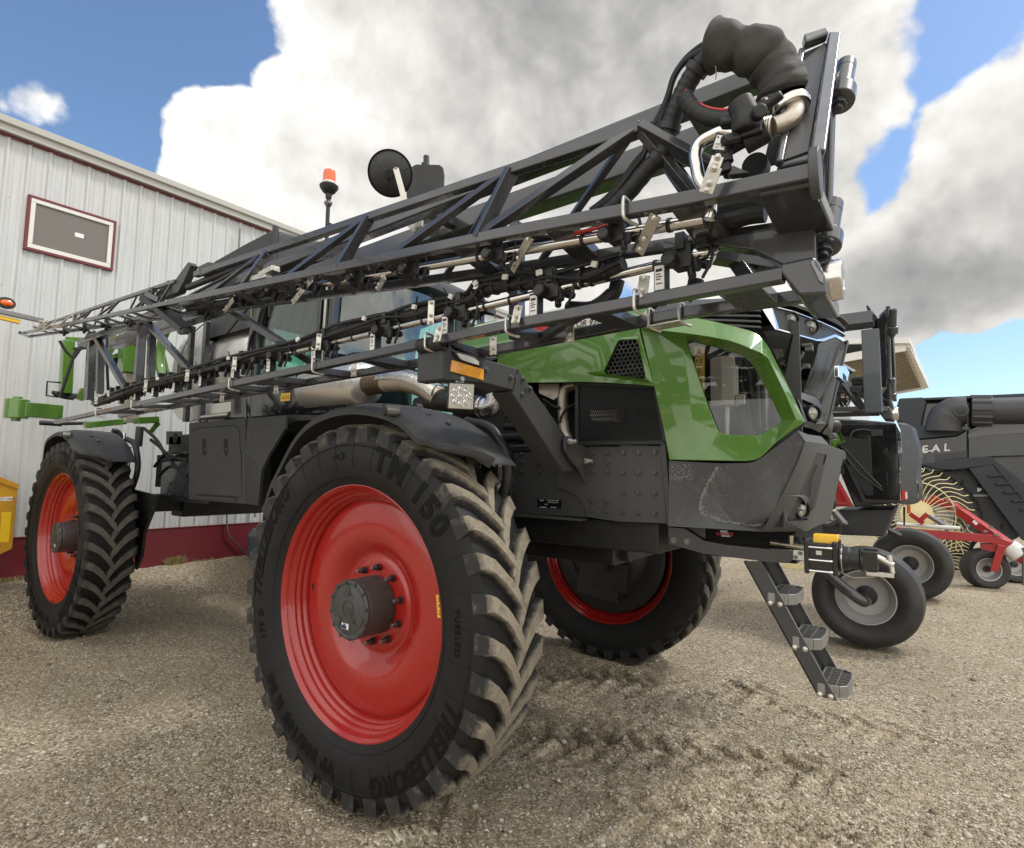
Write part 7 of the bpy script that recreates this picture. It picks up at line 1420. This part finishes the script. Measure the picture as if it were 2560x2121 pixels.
m_ = MB(); m_.tube(spline([U(*z8(x, y), Y=8.4) for x, y in ((1170,1010),(1135,1080),(1125,1170))], 5), .03, 8); Q_(m_, 'spring_leg', M['black'])
Q_(MB().cyl(U(*z8(1785,1090), Y=8.2), U(*z8(1785,1560), Y=8.2), .02, 10), 'jack_stand', M['bolt']); Q_(MB().tube(spline([U(2290,1420,Z=.02), U(2380,1423,Z=.02), U(2480,1425,Z=.02)], 4), .02, 6), 'ground_hose', M['hose'])
def rake_wheel(c, R_, n=40, nrm=(.25,-1,.0)):
    w = empty('tine_wheel', tuple(V(c)-V((2.5,8.6,0))), RK); q = V(nrm).normalized().to_track_quat('Z','Y'); m_ = MB()
    for k in range(n):
        a = 2*math.pi*k/n; f_ = lambda r, da, z=0: q @ V((r*math.cos(a+da), r*math.sin(a+da), z)); m_.tube(spline([f_(R_*.28, 0), f_(R_*.55, .02), f_(R_*.78, -.05), f_(R_*.90, -.20), f_(R_*.98, -.32), f_(R_*1.07, -.34, .0)], 4), R_*.0095, 5)
    m_.build('tines', M['wine'], w); d = MB().lathe([(.0,R_*.12),(.01,R_*.3),(.03,R_*.32),(.03,R_*.2),(.05,R_*.12),(.05,0)], axis='Z', n=32); d.v = [tuple(q @ V(p)) for p in d.v]; d.build('hub_disc', M['wine'], w)
    r_ = MB()
    for k in range(48): a, b = 2*math.pi*k/48, 2*math.pi*(k+1)/48; r_.tube([q @ V((R_*.72*math.cos(t), R_*.72*math.sin(t), .01)) for t in (a, b)], R_*.012, 5, cap=False)
    r_.build('tine_ring', M['wine'], w)
rake_wheel(U(*z8(455,680), Y=8.6), .78); rake_wheel(U(2165,1448, Y=8.3)+V((0,0,.1)), .70); rake_wheel(U(1985,1450, Y=8.4)+V((0,0,.1)), .70); rake_wheel(U(2330,1390, Y=10.2), .7)
def rk_wheel(px, py, Y):
    c = U(px, py, Y=Y); w = empty('gauge_wheel', (c.x-2.5, Y+.0-8.6, .315), RK); hw = .15; r = .315; w.rotation_euler.z = R(24)
    MB().lathe([(-hw*.8,r*.56),(-hw,r*.72),(-hw*.98,r*.86),(-hw*.8,r*.96)]+[(y*hw, r*(.985 if i % 2 else 1)) for i, y in enumerate((-.6,-.58,-.3,-.28,.0,.02,.3,.32,.6))]+[(hw*.8,r*.96),(hw,r*.72),(hw*.8,r*.56)], n=48).build('tyre', M['wtyre'], w); MB().lathe([(-hw*.82,r*.58),(-hw*.8,r*.53),(-hw*.4,r*.50),(-hw*.2,r*.42),(-hw*.15,r*.2),(-hw*.3,r*.12),(-hw*.3,0)], n=32).build('rim', M['silver'], w)
    MB().lathe([(-hw*.28,r*.16),(-hw*.55,r*.16),(-hw*.6,0)], n=20).build('hub', M['black'], w)
rk_wheel(2462, 1428, 8.35); rk_wheel(2530, 1418, 9.35)
# ------------------------------------------------------------------ black combine harvester
CO = tag(empty('combine_harvester', (6, 12.5, 0)), 'large black combine harvester with side steps and grey unloading auger', 'combine'); K_ = Par(CO, (6, 12.5, 0)); z9 = Zm(2100, 780, 3.48); YC_ = 11.0
def cp(pts, Y, t): return MB().prism([U(*z9(x, y), Y=Y) for x, y in pts], (0, t, 0))
K_(cp([(470,900),(510,760),(1700,705),(1990,690),(1990,1780),(1480,1990),(640,1300)], YC_+.35, 2.6), 'body_core', M['cblack'], .04)
K_(cp([(512,752),(730,742),(757,775),(735,870),(712,985),(1108,1025),(1015,1080),(640,1115),(600,1000),(490,930)], YC_, .4), 'corner_panel', M['cgrey'], .03)
K_(cp([(735,748),(1995,692),(1995,730),(745,768)], YC_-.02, .5), 'roof_edge', M['cgrey'], .01)
K_(cp([(640,1118),(1015,1082),(1108,1030),(1108,1350),(980,1375),(860,1372),(690,1330),(640,1290)], YC_+.02, .35), 'side_panel', M['cblack'], .015)
K_(cp([(1114,1030),(1265,962),(1700,945),(1990,940),(1990,1240),(1300,1262),(1114,1290)], YC_+.02, .35), 'side_panel', M['cblack'], .015)
K_(cp([(1114,1060),(1290,985),(1990,960),(1990,1030),(1300,1075),(1114,1100)], YC_, .03), 'panel_band', mat('painted_highlight', (.075,.075,.072), .18, coat=.4), .006); K_(cp([(820,1245),(1108,1205),(1108,1268),(830,1300)], YC_, .03), 'panel_band', M['cgrey2'], .006)  # glossy paler band paints a highlight onto the black side panel
K_(cp([(690,1328),(1040,1275),(1310,1258),(1620,1500),(1990,1820),(1990,1990),(1870,1990),(1330,1335),(980,1378),(860,1370)], YC_-.10, .25), 'skirt', M['cgrey'], .015)
K_(cp([(1120,1362),(1325,1332),(1870,1990),(1590,1990)], YC_-.16, .2), 'step_panel', M['cgrey'], .01)
for x, y in ((1285,1425),(1350,1497),(1420,1570),(1490,1645),(1560,1720)): K_(cp([(x,y-6),(x+135,y-16),(x+145,y+2),(x+20,y+14)], YC_-.24, .12), 'side_step', M['black'], .01)
K_(cp([(700,1390),(1120,1370),(1560,1960),(1500,1990),(1080,1990),(860,1560)], YC_+.10, .2), 'lower_body', M['plas'], .02)
K_(cp([(1010,1590),(1340,1590),(1340,1605),(1010,1612)], YC_+.07, .03), 'door_rail', M['bolt'])
for q in ([(1060,1460),(1072,1462),(1074,1520),(1062,1520)], [(1195,1490),(1218,1492),(1218,1530),(1197,1530)], [(1400,1850),(1415,1850),(1416,1890),(1402,1890)], [(1130,1750),(1150,1752),(1152,1830),(1134,1830)]): K_(cp(q, YC_+.06, .05), 'latch', M['shroud'])
K_(cp([(1195,1530),(1230,1535),(1232,1555),(1215,1556),(1214,1565),(1196,1565)], YC_+.05, .06), 'white_latch', M['white'])
K_(cp([(1108,1020),(1114,1020),(1114,1352),(1108,1352)], YC_-.005, .03), 'panel_gap', M['shroud'])
a = MB(); pts = [U(*z9(*q), Y=YC_-.05) for q in ((900,1040),(905,960),(945,890),(1010,860),(1100,855))]; a.tube(spline(pts, 6), [.30]*12+[.28]*13, 24); K_(a, 'auger_elbow', M['cgrey2'], ang=60)
a = MB(); p, q = U(*z9(1140,858), Y=YC_-.05), U(*z9(1320,860), Y=YC_-.05); a.cyl(p, q, .29, 28)
for k in range(12): t = k*.5236; a.bar(p+V((0, .29*math.cos(t), .29*math.sin(t))), q+V((0, .29*math.cos(t), .29*math.sin(t))), .05, .05)
K_(a, 'auger_coupling', M['cgrey2'], .01); K_(MB().cyl(q, U(*z9(2300,840), Y=YC_-.05), .255, 28), 'auger_tube', M['cgrey2'])
K_(MB().lathe([(-.03,.10),(-.03,.12),(.0,.13)], tuple(U(*z9(1050,858), Y=YC_-.5)), 'Y', 24), 'auger_cover', M['cgrey2'])
t = MB(); p0, p1 = U(*z9(612,1212), Y=YC_), U(*z9(900,1186), Y=YC_); text_on(t, 'IDEAL', .215, (p0+p1)/2+V((-.02,0,.0)), p1-p0, (0,0,1), .01, spacing=1.55, bold=.004, shear=.1); K_(t, 'lettering', M['white'], fix=False)
t = MB(); t.bar(U(*z9(700,1216), Y=YC_-.01), U(*z9(800,1208), Y=YC_-.01), .02, .02, (0,-1,0)); K_(t, 'lettering_line', M['white'])
w = MB(); c = U(*z9(720,1745), Y=YC_-.05); tw = empty('front_wheel', (c.x-6, YC_+.25-12.5, .95), CO); MB().lathe([(-.35,.5),(-.40,.7),(-.38,.86),(-.30,.93),(0,.95),(.3,.93),(.4,.7),(.35,.5)], n=56).build('tyre', M['wtyre'], tw)
lg = MB()
for k in range(28): a_ = 2*math.pi*k/28; lg.bar((.92*math.cos(a_), -.36, .92*math.sin(a_)), (.955*math.cos(a_+.2), .0, .955*math.sin(a_+.2)), .07, .06, (math.cos(a_), 0, math.sin(a_)))
lg.build('tread_lugs', M['tread2'], tw); MB().lathe([(-.34,.52),(-.2,.45),(-.1,.2),(-.1,0)], n=32).build('rim', M['silver'], tw)
rw = empty('rear_wheel', (9.5-6, 11.6-12.5, .7), CO); MB().lathe([(-.25,.35),(-.3,.5),(-.2,.68),(0,.7),(.2,.68),(.3,.5),(.25,.35)], n=40).build('tyre', M['wtyre'], rw)
# ------------------------------------------------------------------ far buildings
SH = tag(empty('machine_shed', (-2, 30, 0)), 'far shed with its ribbed beige lift door raised, behind the far boom', 'shed'); H_ = Par(SH, (-2, 30, 0))
d0, d1, d2, d3 = U(2080,902,Y=26), U(2264,868,Y=26), U(2313,968,Y=30.5), U(2080,1010,Y=30.5)
H_(MB().prism([d0, d1, d2, d3], (0,.10,.14)), 'lift_door', M['beige'])
rb_ = MB()
for k in range(1, 22): t = k/22; rb_.bar(lerp(d0,d3,t)+V((0,-.02,-.03)), lerp(d1,d2,t)+V((0,-.02,-.03)), .07, .06)
H_(rb_, 'door_ribs', M['beige'])
f_ = MB(); f_.bar(d1+V((0,0,.15)), d2+V((0,0,.1)), .30, .35); f_.bar(d3, d2, .14, .2); f_.bar(d0, d1, .18, .35); H_(f_, 'door_frame', M['wframe'])
f_ = MB(); e1 = U(2268,852,Y=25.8); e0 = U(2080,855,Y=25.8); f_.bar(e0, e1, .2, .25); f_.bar(e1, d2+V((0,.3,.3)), .2, .25); H_(f_, 'door_truss', M['wframe']); H_(MB().prism([e0, e1, d1+V((0,.2,.2)), d0+V((0,.2,.2))], (0,.3,0)), 'door_header', M['plas'])
H_(MB().hexa([(-14,31,0),(-.6,31,0),(-.6,44,0),(-14,44,0),(-14,31,d0.z+.6),(-.6,31,d0.z+.6),(-.6,44,d0.z+.6),(-14,44,d0.z+.6)]), 'shed_wall', M['wall'])
EL = tag(empty('grain_elevator', (-5, 60, 0)), 'distant white tower with a red peaked roof, just above the sprayer hood', 'tower'); p0, p1 = U(2014,800,Y=60), U(2053,800,Y=60); pk_ = U(2046,753,Y=60); T_ = Par(EL, (-5, 60, 0))
T_(MB().hexa([(p0.x,60,0),(p1.x,60,0),(p1.x,63,0),(p0.x,63,0),(p0.x,60,pk_.z-1.0),(p1.x,60,pk_.z-1.0),(p1.x,63,pk_.z-1.0),(p0.x,63,pk_.z-1.0)]), 'tower_wall', M['wframe'])
T_(MB().prism([(p0.x-.3,59.8,pk_.z-1.2),(p0.x-.3,59.8,pk_.z-.9),(pk_.x,59.8,pk_.z),(p1.x+.3,59.8,pk_.z-1.6),(p1.x+.3,59.8,pk_.z-1.9),(pk_.x,59.8,pk_.z-.35)], (0,3.4,0)), 'tower_roof', M['redp'])
# ------------------------------------------------------------------ yellow machine at the left edge
YM = tag(empty('yellow_implement', (-6.0, -2.6, 0)), 'yellow implement with reflective strip and an orange lamp on a bar', 'implement'); I_ = Par(YM, (-6.0, -2.6, 0)); X0 = -5.75
yb = [(-160,1150), (0,1203), (44,1222), (31,1372), (0,1387), (-160,1430)]
I_(MB().prism([U(x, y, X=X0) for x, y in yb], (-.35, 0, 0)), 'body', M['yellow'], .006)
I_(MB().prism([U(x, y, X=X0+.02) for x, y in ((-160,1140),(0,1192),(49,1211),(47,1224),(0,1207),(-160,1158))], (-.40, 0, 0)), 'top_lip', M['yellow'], .006)
I_(MB().prism([U(x, y, X=X0+.002) for x, y in ((-30,1245),(32,1242),(31,1252),(-30,1253))], (-.003, 0, 0)), 'white_sticker', M['paper']); I_(MB().prism([U(x, y, X=X0+.002) for x, y in ((5,1281),(29,1280),(22,1356),(-2,1356))], (-.003, 0, 0)), 'reflective_strip', mat('reflective_yellow', (.90,.60,.02), .35), 0)
t = MB(); p0, p1 = U(2,1248,X=X0+.0035), U(30,1247.5,X=X0+.0035); text_on(t, 'LIFT HERE', .030, (p0+p1)/2, p1-p0, (0,0,1), .0004); I_(t, 'sticker_print', M['ink'], fix=False)
a, b = U(-120,752,X=-5.7), U(108,803,X=-5.7); I_(MB().bar(a, b, .06, .055), 'lamp_bar', M['bolt'], .006); I_(MB().bar(U(-120,765,X=-5.72), U(49,806,X=-5.72), .06, .045), 'yellow_bracket', M['yplas'], .006)
p = U(15,759,X=-5.7); l = MB().lathe([(-.045,.0),(-.04,.075),(-.01,.082),(.0,.078),(.0,0)], (0,0,0), 'X', 28); l.v = [(p.x+.03+x, p.y+y, p.z+z*.82) for x, y, z in l.v]; I_(l, 'lamp_body', M['black'])
l = MB().lathe([(.0,.060),(.018,.052),(.026,.03),(.028,0)], (0,0,0), 'X', 28); l.v = [(p.x+.03+x, p.y+y, p.z+z*.62) for x, y, z in l.v]; I_(l, 'orange_lamp', M['orange'])
a = U(-115,755,X=-5.72); I_(MB().bar((a.x, a.y, .25), a, .08, .08, (1,0,0)), 'post', M['yellow'], .006); q = U(-150,1400,X=X0-.2); I_(MB().span((X0-.35, q.y-.1, .25), (X0, q.y+.1, q.z+.1)), 'leg', M['yellow'], .006)
# a bit of litter by the front tyre
p = U(1037,2074,Z=.02); lf = MB(); lf.slab([[p+V((-.022,-.012,-.01)), p+V((.0,-.016,.004)), p+V((.018,-.01,-.008))], [p+V((-.02,.0,.008)), p+V((.0,.0,.014)), p+V((.02,.002,.003))], [p+V((-.014,.014,-.006)), p+V((.004,.016,.002)), p+V((.014,.012,-.01))]], (0,0,-.002))
tag(lf.build('litter', mat('yellow_scrap', (.55,.45,.06), .5, var=.3, vscale=90), None, .001), 'small crumpled yellow scrap on the gravel beside the front tyre', 'litter')
